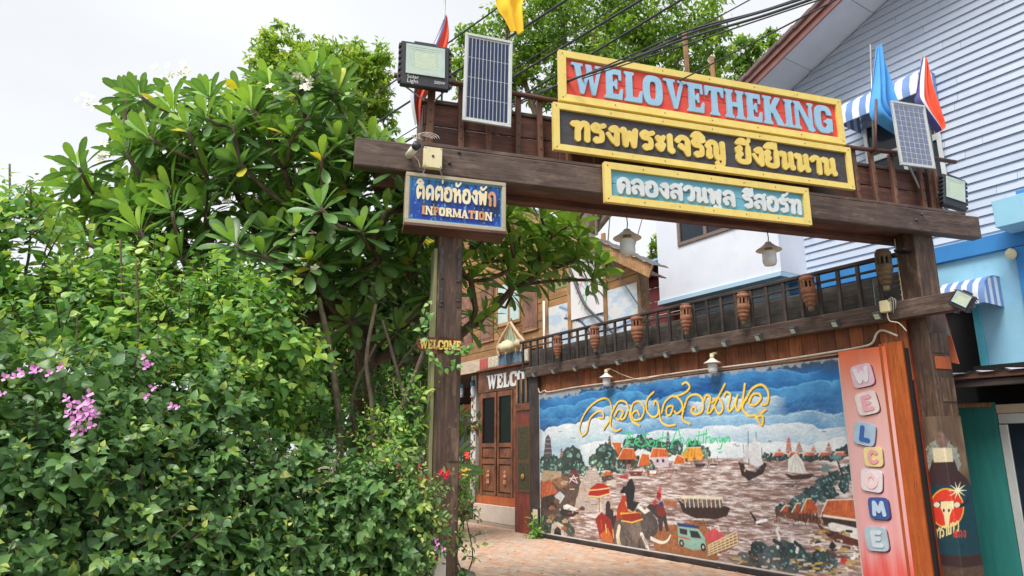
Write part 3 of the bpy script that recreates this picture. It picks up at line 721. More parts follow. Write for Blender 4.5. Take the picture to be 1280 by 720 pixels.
G().add([(ix0, ID - .01, iz0 - .004), (ix1, ID - .01, iz0 - .004), (ix1, ID + .16, iz0 - .004), (ix0, ID + .16, iz0 - .004), (ix0, ID - .01, iz0 - .025), (ix1, ID - .01, iz0 - .025), (ix1, ID + .16, iz0 - .06), (ix0, ID + .16, iz0 - .06)],
        [(0, 1, 2, 3), (7, 6, 5, 4), (0, 4, 5, 1), (1, 5, 6, 2), (2, 6, 7, 3), (3, 7, 4, 0)]).build('bracket_shelf', brown_x, info)
G().tube(spline_pts := [(ix0 + .15, ID + .02, iz1), (ix0 + .17, ID, iz1 + .05), (ix0 + .19, ID + .02, iz1 + .06)], .006, 5).build('hook', steel, info)
G().tube([(ix0 + .33, ID + .02, iz1), (ix0 + .3, ID, iz1 + .05), (ix0 + .29, ID + .02, iz1 + .1)], .006, 5).build('hook', steel, info)

# ---------------------------------------------------------------- lamps and panels on the gate
def spline3(pts, k=6):
    P = [Vector(p) for p in pts]; out = []
    for i in range(len(P) - 1):
        p0, p1, p2, p3 = P[max(i - 1, 0)], P[i], P[i + 1], P[min(i + 2, len(P) - 1)]
        for j in range(k):
            t = j / k; out.append(.5 * ((2 * p1) + (p2 - p0) * t + (2 * p0 - 5 * p1 + 4 * p2 - p3) * t * t + (3 * p1 - p0 - 3 * p2 + p3) * t ** 3))
    out.append(P[-1]); return out
def quad_thing(fr, corners, d, lean=0):
    """centre, in-plane unit axes and half sizes from four sighted corners tl,tr,br,bl on plane d"""
    q = [fr.sz(*c, d) for c in corners]; P = [Vector((a, d, b)) for a, b in q]
    c = sum(P, Vector()) / 4; X = ((P[1] - P[0]) + (P[2] - P[3])) / 2; Z = ((P[0] - P[3]) + (P[1] - P[2])) / 2
    hx, hz = X.length / 2, Z.length / 2; X.normalize(); Z = (Z - X * Z.dot(X)).normalized()
    Yv = Z.cross(X)
    return c, X, Yv, Z, hx, hz
def floodlight(name, label, fr, corners, d, foot, words=False, group=None, tiny=False):
    c, X, Y, Z, hx, hz = quad_thing(fr, corners, d)
    t = thing(name, label, 'floodlight', fr, (c.x, c.y, c.z - hz), group)
    P = lambda a, b, e: c + X * a + Z * b + Y * e
    G().obox(c + Y * .035, X * hx, Y * .035, Z * hz, .01).build('housing', blackp, t)
    for k in range(7):
        for sgn in (-1, 1): G().obox(P(sgn * (hx + .008), -hz * .8 + hz * 1.6 * k / 6, .03), X * .01, Y * .03, Z * hz * .07).build('side_rib', blackp, t)
    G().obox(P(0, hz + .008, .035), X * hx * .45, Y * .02, Z * .012).build('top_lug', blackp, t)
    fx, fz = hx * .8, hz * .68; zc = hz * .18
    mats_ = [reflector, blackp]
    for k, sc_ in enumerate((1, .86, .74)):    # stepped reflector frames
        g = G(); a, b = fx * sc_, fz * sc_; e = -.008 + .0015 * k
        th_ = .012 * hx / .2
        for sg in (-1, 1):
            g.obox(P(0, zc + sg * (b - th_), e), X * a, Y * .004, Z * th_); g.obox(P(sg * (a - th_), zc, e), X * th_, Y * .0036, Z * (b - 2 * th_))
        g.build('reflector_step', reflector, t)
    G().obox(P(0, zc, -.001), X * fx * .97, Y * .004, Z * fz * .97).build('reflector', paint('reflector_shade', (168, 186, 178), None, .35) if 'reflector_shade' not in MATS else MATS['reflector_shade'], t)
    G().obox(P(0, zc, -.006), X * fx * .58, Y * .003, Z * fz * .58).build('light_panel', lens, t)
    if words:
        for txt_, ax, az, s_ in (('Solar', -.74, -.7, .09), ('Light', -.74, -.9, .09), ('200W', .36, -.8, .07)):
            cu = bpy.data.curves.new('words', 'FONT'); cu.body = txt_; cu.size = hx * .26 * s_ / .1; cu.extrude = .0006
            tmp = bpy.data.objects.new('tmp', cu); me = bpy.data.meshes.new_from_object(tmp); bpy.data.objects.remove(tmp)
            g = G(); vv = [P(ax * hx + v.co.x, az * hz + v.co.y, -.003 - v.co.z) for v in me.vertices]
            g.add(vv, [tuple(p.vertices) for p in me.polygons]); g.build('lettering', white_l, t)
    if foot:
        g = G()
        for sg in (-1, 1): g.tube([P(sg * hx * 1.05, 0, .05), P(sg * hx * 1.05, -hz * .6, .12), foot + X * sg * hx * .2], .008 if not tiny else .004, 6)
        g.build('bracket', steel, t)
    return t
floodlight('solar_floodlight', 'big black solar floodlight at the left end of the gate top', GF, ((504, 50), (564.5, 60), (559, 112), (498, 104)), -.22, Vector((GF.sx(537, 125, -.1), -.08, GF.zz(537, 125, -.1))), True)
floodlight('solar_floodlight', 'black solar floodlight standing at the right end of the gate beam', GF, ((1179, 217), (1208, 225), (1209, 265), (1180, 254)), -.12, Vector((GF.sx(1205, 268, -.1), -.1, bz1 + .0)), False)
def solar_panel(label, corners, d, rows, cols, gap, back, cm=None):
    c, X, Y, Z, hx, hz = quad_thing(GF, corners, d)
    t = thing('solar_charging_panel', label, 'solar panel', GF, (c.x, c.y, c.z - hz))
    P = lambda a, b, e: c + X * a + Z * b + Y * e
    f = .028
    for sg in (-1, 1):
        G().obox(P(0, sg * (hz - f / 2), .012), X * hx, Y * .016, Z * f / 2, .003).build('frame_rail', alu, t)
        G().obox(P(sg * (hx - f / 2), 0, .012), X * f / 2, Y * .0155, Z * (hz - f), .003).build('frame_stile', alu, t)
    G().obox(P(0, 0, .016), X * (hx - f), Y * .006, Z * (hz - f)).build('backing_sheet', alu, t)
    ax, az = (hx - f) * 2 * .97, (hz - f) * 2 * .97
    cw, chh = ax / cols, az / rows
    for r_ in range(rows):
        for q in range(cols):
            G().obox(P(-ax / 2 + cw * (q + .5), -az / 2 + chh * (r_ + .5), .0085), X * (cw / 2 - gap), Y * .0016, Z * (chh / 2 - gap)).build('cell', cm or cell, t)
    g = G(); g.tube([P(0, -hz * .3, .03), P(0, -hz * .3, .2), back], .014, 6); g.build('bracket', steel, t)
    return t
solar_panel('dark blue solar panel with grey frame tilted beside the left floodlight', ((587, 41), (645.5, 53), (634, 158), (573, 149)), -.24, 4, 11, .0042, Vector((GF.sx(611, 165, .0), .0, bz1 + .35)))
solar_panel('pale solar panel seen flat beside the blue flag at the right end', ((1117, 126), (1158, 132), (1168, 211), (1124, 205)), -.22, 11, 6, .006, Vector((GF.sx(1150, 215, .0), .0, bz1 + .3)), cell_p)

# security camera and junction box on the beam
cx, cz = GF.sz(516, 190, FB - .06)
cc = thing('security_camera', 'small white bullet security camera with black lens on the gate beam', 'camera', GF, (cx, FB, cz))
G().tube([(cx - .02, FB, cz - .03), (cx - .02, FB - .04, cz - .03), (cx - .012, FB - .06, cz)], .016, 8).build('mount', white_m, cc, True)
G().tube([(cx - .035, FB - .03, cz - .03), (cx + .01, FB - .15, cz + .012)], .034, 14).build('housing', white_m, cc, True)
G().tube([(cx + .006, FB - .14, cz + .009), (cx + .022, FB - .18, cz + .024)], [.036, .04], 14).build('lens_hood', blackp, cc, True)
G().tube(spline3([(cx + .02, FB - .02, cz - .02), (cx + .06, FB - .01, cz - .06), (cx + .08, FB - .006, cz - .12)]), .004, 5).build('lead', cable_w, cc, True)
j0, j1 = GF.sz(529, 209, FB - .05); j2, j3 = GF.sz(553, 186, FB - .05)
jb = thing('junction_box', 'cream square junction box next to the security camera', 'junction box', GF, (j0, FB, j1))
G().box(j0, j2, FB - .06, FB, j1, j3, .012).build('casing', cream, jb)
G().box(j0 + .004, j2 - .004, FB - .066, FB - .061, j1 + .004, j3 - .004, .002).build('lid', cream, jb)
G().lathe([(.012, 0), (.012, .006), (0, .006)], ((j0 + j2) / 2 - .002, FB - .066, (j1 + j3) / 2 + .01), 10, (0, -1, 0)).build('knockout', blackp, jb)
for a in (j0 + .015, j2 - .015):
    for b in (j1 + .015, j3 - .015): G().lathe([(.005, 0), (.005, .003), (0, .003)], (a, FB - .066, b), 6, (0, -1, 0)).build('screw', nail, jb)

# ---------------------------------------------------------------- flags
def fabric(name, col, col2): return paint(name, col, col2, .8, 5, .1)
fl_y = fabric('yellow_cloth', (250, 206, 30), (240, 186, 16)); fl_b = fabric('blue_cloth', (84, 168, 232), (64, 146, 216))
fl_r = fabric('red_cloth', (240, 96, 60), (228, 76, 48)); fl_w = fabric('white_cloth', (232, 232, 236), (214, 214, 224)); fl_n = fabric('navy_cloth', (84, 82, 150), (66, 66, 132))
for q in (fl_y, fl_b, fl_r, fl_w, fl_n):
    b = q.node_tree.nodes['Principled BSDF']; b.inputs['Sheen Weight'].default_value = .2
def flag(label, pole, left, right, d, mats, bands, amp=.05, waves=2.5, group=None, pr=.011, rev=False):
    """pole: two sighted ends; left/right: sighted edges of the hanging cloth from top to bottom; bands: cumulative shares of the width"""
    p0 = GF.sz(*pole[0], d); p1 = GF.sz(*pole[1], d)
    t = thing('flag', label, 'flag', GF, (p1[0], d, p1[1]))
    G().tube([(p1[0], d, p1[1]), (p0[0], d, p0[1])], pr, 7).build('pole', steel if pr < .012 else brown_z, t, True)
    Lc = spline3([(*[GF.sz(*q, d)[0]], d, GF.sz(*q, d)[1]) for q in left], 8); Rc = spline3([(*[GF.sz(*q, d)[0]], d, GF.sz(*q, d)[1]) for q in right], 8)
    n = 26; m_ = 26
    def at(cv, t_): k = t_ * (len(cv) - 1); i = min(int(k), len(cv) - 2); return cv[i].lerp(cv[i + 1], k - i)
    V = []
    for i in range(n + 1):
        a, b = at(Lc, i / n), at(Rc, i / n)
        for j in range(m_ + 1):
            u = j / m_; p = a.lerp(b, u)
            fold = math.sin(u * math.pi * 2 * waves + i / n * 2.2) * amp * (.3 + .7 * i / n) + math.sin(u * 9 + i / n * 5) * amp * .3
            V.append((p.x + .2 * fold * (u * (1 - u)), d - .02 + fold - amp, p.z))
    lo = 0
    for bi, hi in enumerate(bands):
        g = G(); j0_, j1_ = int(round(lo * m_)), int(round(hi * m_))
        idx = {}; vs = []
        for i in range(n + 1):
            for j in range(j0_, j1_ + 1): idx[(i, j)] = len(vs); vs.append(V[i * (m_ + 1) + j])
        g.add(vs, [(idx[(i, j)], idx[(i, j + 1)], idx[(i + 1, j + 1)], idx[(i + 1, j)]) for i in range(n) for j in range(j0_, j1_)])
        o = g.build('cloth' if len(bands) == 1 else 'stripe', mats[bi], t, True)
        lo = hi
    return t
flag('yellow flag hanging over the top of the solar panel', ((634, -30), (634, 52)), ((622, -40), (619, 6), (630, 27), (638, 44)), ((668, -40), (657, 2), (650, 10), (652, 45)), .25, [fl_y], [1], .04, 1.5, pr=.013)
flag('plain blue flag hanging from a pole on the gate top', ((1088, 56), (1092, 190)), ((1090, 62), (1086, 110), (1084, 145), (1098, 160), (1122, 176)), ((1093, 62), (1105, 95), (1112, 120), (1120, 145), (1126, 168)), -.02, [fl_b], [1], .075, 3.2)
G().tube([(GF.sx(1095, 124, -.14), -.14, GF.zz(1095, 124, -.14)), (GF.sx(1098, 190, -.14), -.1, GF.zz(1098, 190, -.1))], .014, 7).build('stake', brown_z, top, True)
flag('red white and navy flag behind the right solar panel', ((1151, 68), (1168, 205)), ((1148, 76), (1142, 115), (1141, 131), (1160, 160), (1166, 168)), ((1152, 76), (1157, 112), (1165, 140), (1172, 162), (1168, 168)), -.04, [fl_n, fl_w, fl_r], [.16, .38, 1], .055, 2.6)
flag('striped flag wrapped round its pole behind the left floodlight', ((557, -40), (552, 128)), ((556, 22), (540, 58), (516, 100), (512, 124), (518, 160)), ((558, 26), (559, 56), (545, 100), (530, 128), (525, 158)), .16, [fl_w, fl_n, fl_r], [.18, .4, 1], .04, 2)

# loose wire rings at the left end of the rail
g = G()
for k in range(4):
    c0, z0_ = GF.sz(527 + k * 3, 173, -.1)
    g.tube([(c0 + .1 * math.cos(a * .5), -.12 + .03 * math.sin(a * .5), z0_ + (.035 + .01 * k) * math.sin(a * .5)) for a in range(9)], .004, 4)
g.build('wire_ring', cable_w, top, True)
# ================================================================== THE MURAL WALL (frame MF; the wall face is y = 0)
MA0 = MF.sx(674, 580, -.03); MA1 = MF.sx(1056, 500, -.03)
mz0 = .1; mz1 = (MF.zz(673, 495, -.03) + MF.zz(1049, 442.6, -.03)) / 2
beamz0 = (MF.zz(655, 472.5, -.14) + MF.zz(1134, 397.5, -.14)) / 2; beamz1 = beamz0 + .21
bM0, bM1 = MF.sx(656, 466, -.14), MF.sx(1204, 377, -.14)
wall = thing('mural_wall', 'brown plank wall with a balcony beam that carries the painted mural', 'wall', MF, (3.5, 0, 0))
G().box(bM0, bM1, -.14, -.02, beamz0, beamz1, .012).build('beam', beam_x, wall)
x = MA0 - .02; WE = MF.sx(1135, 425, 0)
while x < WE - .02:
    w_ = min(R.uniform(.15, .24), WE - x); dd = R.uniform(0, .008)
    G().box(x, x + w_ - .006, dd, .03, mz1 - .35, beamz1 + .02, .004).build('wall_plank', wall_z, wall); x += w_
G().box(MA0 - .1, WE, .035, .06, 0, beamz1).build('backing_boards', red_z, wall)
PL0, PL1 = MF.sx(663, 600, -.04), MF.sx(674.5, 600, -.04)
G().box(PL0, PL1, -.06, .06, 0, beamz0, .008).build('corner_post', rail_z, wall)
G().box(PL1 + .02, WE, -.05, .0, 0, mz0 - .02, .01).build('skirting_board', rail_x, wall)
G().box(MF.sx(643.5, 600, 0), PL0 - .002, .0, .035, .0, MF.zz(650, 508, 0), .004).build('red_panel', red_z, wall)
# carved shutter on the red panel, window frame over it
a0, a1 = MF.sx(647, 560, -.02), MF.sx(662.5, 560, -.02); b0, b1 = MF.zz(655, 615, -.02), MF.zz(655, 531, -.02)
sh = G().box(a0, a1, -.03, .0, b0, b1, .006).build('carved_shutter', paint('olive_wood', (112, 88, 52), (84, 64, 40), .6, 8, .3, stretch=(4, 4, 1)), wall)
m_ = b0 + (b1 - b0) * .45
G().box(a0 + .05, a1 - .05, -.036, -.031, m_ + .05, b1 - .05, .004).build('carved_panel', paint('green_carving', (92, 84, 56), (52, 58, 40), .7, 24, .6), sh)
G().box(a0 + .05, a1 - .05, -.036, -.031, b0 + .06, m_ - .03, .004).build('carved_panel', MATS['green_carving'], sh)
G().lathe([(0, 0), (.05, .004), (.062, .02), (.04, .035), (0, .04)], ((a0 + a1) / 2, -.036, (b0 + m_) / 2), 8, (0, -1, 0)).build('gilt_mask', paint('gilt', (206, 168, 84), (150, 110, 50), .4, 30, .4), sh, True)
G().box(MF.sx(644, 512, -.03), PL0, -.035, .0, MF.zz(652, 513, -.03), MF.zz(652, 505, -.03), .006).build('window_sill', door_x, wall)
w0, w1 = MF.sx(646, 480, .0), PL0 - .01; v0, v1 = MF.zz(652, 504, 0), beamz0 + .02
wn = G().box(w0, w1, .02, .04, v0, v1).build('window_pane', dark_gl, wall)
for q in range(4):
    xx = w0 + (w1 - w0) * q / 3; G().box(xx - .018, xx + .018, -.012, .018, v0, v1, .004).build('window_bar', trim_z, wall)
# orange plank, pink board side
OP0, OP1 = MF.sx(1112, 500, -.03), MF.sx(1141, 500, -.03)
G().box(OP0 + .01, OP1 - .03, -.05, -.005, -.1, MF.zz(1122, 427, -.03), .006).build('orange_plank', orange_z, wall)
G().box(OP0 - .035, OP0 + .005, -.062, -.004, -.1, MF.zz(1112, 429, -.03), .005).build('edge_trim', orange_z, wall)
G().box(OP1 - .024, OP1 + .01, -.02, .03, -.1, mz1 + .02).build('gap_shade_strip', dark_in, wall)  # dark strip, the shade of the gap put into its colour

# ---------------------------------------------------------------- balcony rail on the beam
bal = thing('balcony_railing', 'dark wooden balcony railing along the top of the mural wall', 'railing', MF, (3.5, -.08, beamz1))
RD_ = -.1
q0 = MF.sx(652, 430, RD_); q1 = MF.sx(1124, 330, RD_)
rtz = (MF.zz(652, 425, RD_) + MF.zz(960, 358.5, RD_) + MF.zz(1110, 316, RD_)) / 3
rbz = (MF.zz(657, 461, RD_) + MF.zz(960, 406, RD_)) / 2
G().box(q0 - .05, q1, RD_ - .03, RD_ + .04, rtz - .05, rtz, .01).build('top_rail', rail_x, bal)
G().box(q0, q1, RD_ - .012, RD_ + .02, rtz - .17, rtz - .14, .006).build('second_rail', rail_x, bal)
G().box(q0 - .03, q1, RD_ - .03, RD_ + .05, rbz - .05, rbz + .0, .008).build('bottom_rail', rail_x, bal)
x = q0 + .06; k = 0
while x < q1:
    G().bar((x, RD_, rbz), (x + R.uniform(-.012, .012), RD_, rtz - .05), .045, .045, (0, 1, 0), .006).build('baluster', rail_z, bal); x += .262
x = q0
while x < q1:
    L = min(R.uniform(.9, 1.6), q1 - x)
    if L > .05: G().box(x, x + L - .01, .1, .125, rbz + .06, rbz + .06 + .33, .005).build('backing_plank', grey_x, bal)
    x += L
G().box(q1 - .02, q1 + .1, RD_ - .05, RD_ + .3, rtz - .0, rtz + .03, .006).build('corner_cap', rail_x, bal)
G().box(q0 - .05, q1 + .2, .0, .9, beamz1 - .0, beamz1 + .03).build('balcony_floor', grey_x, bal)

# seven turned wooden hub ornaments hang on the railing
terra = paint('terracotta_wood', (160, 108, 82), (118, 76, 58), .75, 7, .5, grime=(206, 184, 156), gamt=.7, vary=.14)
terra_d = paint('dark_hub_wood', (106, 84, 56), (70, 54, 40), .7, 8, .3, grime=(90, 110, 60), gamt=.5)
def hub(px_, py_, hpx, label, mat):
    x, zc = MF.sz(px_, py_, RD_ - .1); zt_ = MF.zz(px_, py_ - hpx / 2, RD_ - .1); hh = (zt_ - zc) * 2; y = RD_ - .13; z0 = zc - hh / 2
    t = thing('hub_ornament', label, 'hanging ornament', MF, (x, y, z0), 'turned wooden ornaments along the balcony rail')
    r_ = hh * .19
    G().lathe([(r_ * .8, hh * 1.0), (r_ * .86, hh * .97), (r_ * .7, hh * .95), (r_, hh * .93), (r_ * 1.04, hh * .86), (r_ * .9, hh * .83), (r_ * .9, hh * .8), (0, hh * .8)], (x, y, z0), 16).build('cap', mat, t, True)
    G().lathe([(r_ * .55, hh * .8), (r_ * .55, hh * .5)], (x, y, z0), 12).build('core', dark_in, t, True)
    for k in range(10):
        a = 2 * math.pi * k / 10; p = Vector((math.cos(a), math.sin(a), 0)) * r_ * .88 + Vector((x, y, z0))
        G().bar(p + Vector((0, 0, hh * .62)), p + Vector((0, 0, hh * .81)), r_ * .26, r_ * .2, (math.cos(a), math.sin(a), 0)).build('spindle', mat, t)
    G().lathe([(0, hh * .63), (r_ * .92, hh * .63), (r_ * 1.05, hh * .6), (r_ * 1.05, hh * .47), (r_ * .94, hh * .45), (r_ * 1.0, hh * .43), (r_ * 1.0, hh * .36), (r_ * .84, hh * .34), (r_ * .9, hh * .32), (r_ * .88, hh * .25), (r_ * .68, hh * .23), (r_ * .72, hh * .2), (r_ * .6, hh * .13), (r_ * .4, hh * .12)], (x, y, z0), 16).build('barrel', mat, t, True)
    G().lathe([(r_ * .42, hh * .13), (r_ * .42, 0), (0, 0)], (x, y, z0), 10).build('bottom_plug', bark_l, t, True)
    G().bar((x, y + r_ * .5, z0 + hh * .7), (x, RD_ - .02, z0 + hh * .7), .02, .02).build('hanger', nail, t)
    t.rotation_euler = (R.uniform(-.03, .03), R.uniform(-.05, .05), MF.a + R.uniform(-.5, .5)); t.scale = (R.uniform(.92, 1.04),) * 2 + (1,)
hub(698.5, 434, 29, 'small turned wooden ornament nearest the far left end of the balcony rail', terra)
hub(745.5, 423.5, 33, 'turned terracotta wooden ornament, second from the left end of the balcony rail', terra)
hub(798.5, 413.5, 38, 'turned terracotta wooden ornament, third from the left end of the balcony rail', terra)
hub(859, 399.5, 39, 'turned terracotta wooden ornament, fourth along the rail, above the left wall lamps', terra)
hub(930.5, 386, 41, 'turned wooden ornament on the rail, fifth, below the white hanging lamp', terra)
hub(1014, 366, 46, 'turned orange wooden ornament on the rail left of the last mossy one', terra)
hub(1107, 338, 52, 'largest turned ornament, mossy and dark, beside the right gate post', terra_d)

# thirteen little solar lamps under the rail
WHICH = ['first at the far left end', 'second from the left end', 'third from the left end', 'fourth, just left of the shaded lamp', 'fifth, just right of the shaded lamp', 'sixth from the left end', 'middle one, seventh from either end',
         'left of the right shaded lamp', 'right of the right shaded lamp', 'fourth from the right end', 'third from the right end', 'second from the right end', 'last one, under the cream junction box']
for i, (a, b) in enumerate(((667.5, 468), (692, 464), (719, 460.5), (744, 457), (772.5, 452.5), (803, 447.5), (832.5, 443), (868, 436), (906, 429), (948, 421.5), (992, 412.5), (1044, 404), (1097, 394))):
    x, z = MF.sz(a, b, -.18)
    t = thing('solar_wall_lamp', 'small solar wedge lamp on balcony beam, %s' % WHICH[i], 'wall lamp', MF, (x, -.14, z), 'solar wedge lamps in a row along the balcony beam')
    h, w_, dpt = .055, .042, .085
    G().add([(x - w_, -.142, z - h), (x + w_, -.142, z - h), (x + w_, -.142, z + h), (x - w_, -.142, z + h), (x - w_, -.142 - dpt * .35, z - h), (x + w_, -.142 - dpt * .35, z - h), (x + w_, -.142 - dpt, z + h * .35), (x - w_, -.142 - dpt, z + h * .35), (x - w_, -.142 - dpt * .95, z + h * .6), (x + w_, -.142 - dpt * .95, z + h * .6)],
            [(0, 1, 5, 4), (4, 5, 6, 7), (7, 6, 9, 8), (8, 9, 2, 3), (0, 4, 7, 8, 3), (1, 2, 9, 6, 5), (3, 2, 1, 0)]).build('housing', paint('lamp_plastic', (92, 96, 104), (70, 74, 82), .4, 8) if 'lamp_plastic' not in MATS else MATS['lamp_plastic'], t)
    a_, b_ = Vector((x, -.142 - dpt * .35, z - h)), Vector((x, -.142 - dpt, z + h * .35)); nrm = Vector((0, -(b_.z - a_.z), (b_.y - a_.y))).normalized(); mid = (a_ + b_) / 2
    G().obox(mid + nrm * .003, (w_ * .72, 0, 0), (b_ - a_) * .34, nrm * .003).build('lens', lens, t)

# conduits and the two shaded wall lamps
g = G(); pts = [(668, 458), (672, 474)]
def onM(px_, py_, d): a, b = MF.sz(px_, py_, d); return (a, d, b)
cz_ = [onM(*p, -.045) for p in ((666, 474.5), (671, 475), (672.5, 484), (675, 491), (681, 488), (686, 490), (720, 484), (780, 476), (860, 464.5), (960, 452.3), (1040, 440), (1075, 434), (1090, 429), (1096, 417), (1104, 413), (1122, 420))]
g.tube(spline3(cz_, 5), .014, 7)
solo(g, 'cable_conduit', cable_w, MF, (3, -.045, mz1), 'dirty white cable conduit running along the top edge of the mural', 'conduit', smooth=True)
g = G(); g.tube(spline3([onM(*p, -.02) for p in ((674, 493), (760, 481), (880, 465), (960, 455), (1050, 442))], 5), .009, 6)
solo(g, 'cable_conduit', cable_w, MF, (3, -.02, mz1), 'thin second cable just below the white conduit', 'cable', smooth=True)
g = G(); g.tube(spline3([onM(*p, -.06) for p in ((763, 461), (780, 469), (800, 474), (830, 468))], 5), .006, 5)
solo(g, 'lamp_cable', cable_w, MF, (1.5, -.06, mz1 + .1), 'loose white cable looping from the left shaded wall lamp', 'cable', smooth=True)
def shade_lamp(fr, p, name, label, r_, h_, cord=0, group=None, rusty=False):
    """p: frame position of the shade's rim centre"""
    x, y, z = p
    t = thing(name, label, 'lamp', fr, (x, y, z - h_ * .55), group)
    G().lathe([(r_, 0), (r_ * .98, .006), (r_ * .62, h_ * .12), (r_ * .28, h_ * .25), (r_ * .22, h_ * .3), (0, h_ * .31)], p, 22).build('shade', white_m, t, True)
    G().lathe([(r_ * .99, -.002), (r_ * .26, h_ * .22), (0, h_ * .22)], p, 22).build('shade_lining', white_m, t, True)
    G().lathe([(r_ * .26, h_ * .2), (r_ * .3, h_ * .02), (r_ * .3, -h_ * .03), (0, -h_ * .03)], p, 14).build('socket', paint('brass_socket', (176, 148, 100), (140, 112, 74), .5, 12) if 'brass_socket' not in MATS else MATS['brass_socket'], t, True)
    G().lathe([(r_ * .4, -h_ * .02), (r_ * .54, -h_ * .08), (r_ * .55, -h_ * .42), (r_ * .44, -h_ * .54), (0, -h_ * .57)], p, 18).build('glass_jar', glass_w, t, True)
    g = G()
    if cord: g.tube([(x, y, z + h_ * .3), (x + .01, y, z + cord * .6), (x, y, z + cord)], .006, 5)
    else:
        g.lathe([(r_ * .26, h_ * .34), (r_ * .22, h_ * .55), (0, h_ * .56)], p, 10)
        g.bar((x, y, z + h_ * .5), (x, -.06, z + h_ * .62), .04, .03)
    g.build('cord' if cord else 'holder', cream if not cord else cable, t, not cord == 0)
for px_, py_, lab in ((758, 472, 'white shaded wall lamp under the balcony, left one above the mural clouds'), (890.5, 454, 'white shaded wall lamp under the balcony, right one above the yellow lettering')):
    x, z = MF.sz(px_, py_, -.16); shade_lamp(MF, (x, -.16, z), 'shaded_wall_lamp', lab, .125, .26)
HD = .2
x, z = GF.sz(784, 298, HD); shade_lamp(GF, (x, HD, z), 'hanging_lamp', 'white enamel lamp hanging in front of the wooden house gable', .15, .33, bz0 - z)
x, z = GF.sz(961, 313, HD); shade_lamp(GF, (x, HD, z), 'hanging_lamp', 'white enamel lamp hanging in front of the pale boarded wall', .142, .32, bz0 - z)

# floodlight and junction box at the right end of the wall beam
t = floodlight('floodlight', 'small tilted floodlight clamped to the right end of the lower beam', MF, ((1195, 361), (1219, 371), (1207, 391), (1185, 380)), -.24, None)
c_ = ORG[t.name]
G().tube([c_ + Vector((0, .04, .1)), c_ + Vector((.08, .1, .02))], .014, 6).build('bracket', steel, t)
x, z = MF.sz(1108, 384, -.18)
jb2 = thing('junction_box', 'cream junction box with dangling wires above the mural corner', 'junction box', MF, (x, -.14, z))
G().box(x - .07, x + .05, -.21, -.141, z - .06, z + .08, .01).build('casing', cream, jb2)
for k in range(5):
    a = x + .06 + .012 * k
    G().tube(spline3([(x + .02, -.2, z + .06), (a + .03, -.22, z + .1 - .01 * k), (a + .02, -.2, z - .02), (a - .01, -.17, z - .1 + .02 * k)]), .005, 5).build('wire', cable_w if k % 2 else cable, jb2, True)
G().tube(spline3([(x, -.18, z - .06), (x + .01, -.17, z - .16), (x + .1, -.15, z - .2), (x + .16, -.12, z - .3)]), .007, 5).build('wire', cable_w, jb2, True)
# string of lights down the inner face of the right post
g = G(); g.tube(spline3([(-.02, .1, bz0 + .02), (-.025, .1, 3.8), (-.02, .1, 3.5), (-.025, .1, 3.2)]), .006, 5)
for k in range(12): g.lathe([(0, 0), (.012, .006), (0, .02)], (-.03, .1, 3.25 + k * .065), 5)
solo(g, 'light_string', cream, GF, (-.02, .1, 3.2), 'string of tiny lights running down the inner face of the right post', 'string lights')

# small notice hanging in a frame at the foot of the corner post
x0_, z0_ = MF.sz(666, 650, -.07); x1_, z1_ = MF.sz(674, 635, -.07)
pf = thing('small_picture', 'tiny framed picture near the foot of the mural corner post', 'picture', MF, ((x0_ + x1_) / 2, -.07, z0_))
G().box(x0_, x1_, -.085, -.062, z0_, z1_, .005).build('frame', blackp, pf)
G().box(x0_ + .03, x1_ - .03, -.09, -.086, z0_ + .03, z1_ - .03).build('print', cream, pf)

# ---------------------------------------------------------------- the painted mural
mur = thing('painted_mural', 'large painted river scene with clouds, boats and an elephant', 'mural', MF, ((MA0 + MA1) / 2, -.03, mz0))
A = Art(MF, -.03, MA0 + .03, MA1 - .03, mz0, mz1, .0072)
sh_ = A.X.shape
def lin(c): return np.array(srgb(c)[:3])
def grad(f, stops):
    f = np.clip(f, 0, 1); out = np.zeros(f.shape + (3,)); ps = [p for p, _ in stops]
    for k in range(3): out[..., k] = np.interp(f, ps, [lin(c)[k] for _, c in stops])
    return out
V = (A.Z - A.z0) / (A.z1 - A.z0); U = (A.X - A.x0) / (A.x1 - A.x0)
nA = fbm(sh_, (80, 34), 21, 5); nB = fbm(sh_, (26, 16), 33, 4)
# sky: slate along the top edge, then strong blue, pale towards the horizon
f = (V - .56) / .44 + (nA - .5) * .5
A.C = grad(f, [(0, (196, 216, 228)), (.22, (170, 206, 230)), (.42, (116, 180, 220)), (.62, (44, 128, 194)), (.8, (26, 102, 172)), (.93, (56, 78, 104)), (1, (72, 82, 98))])
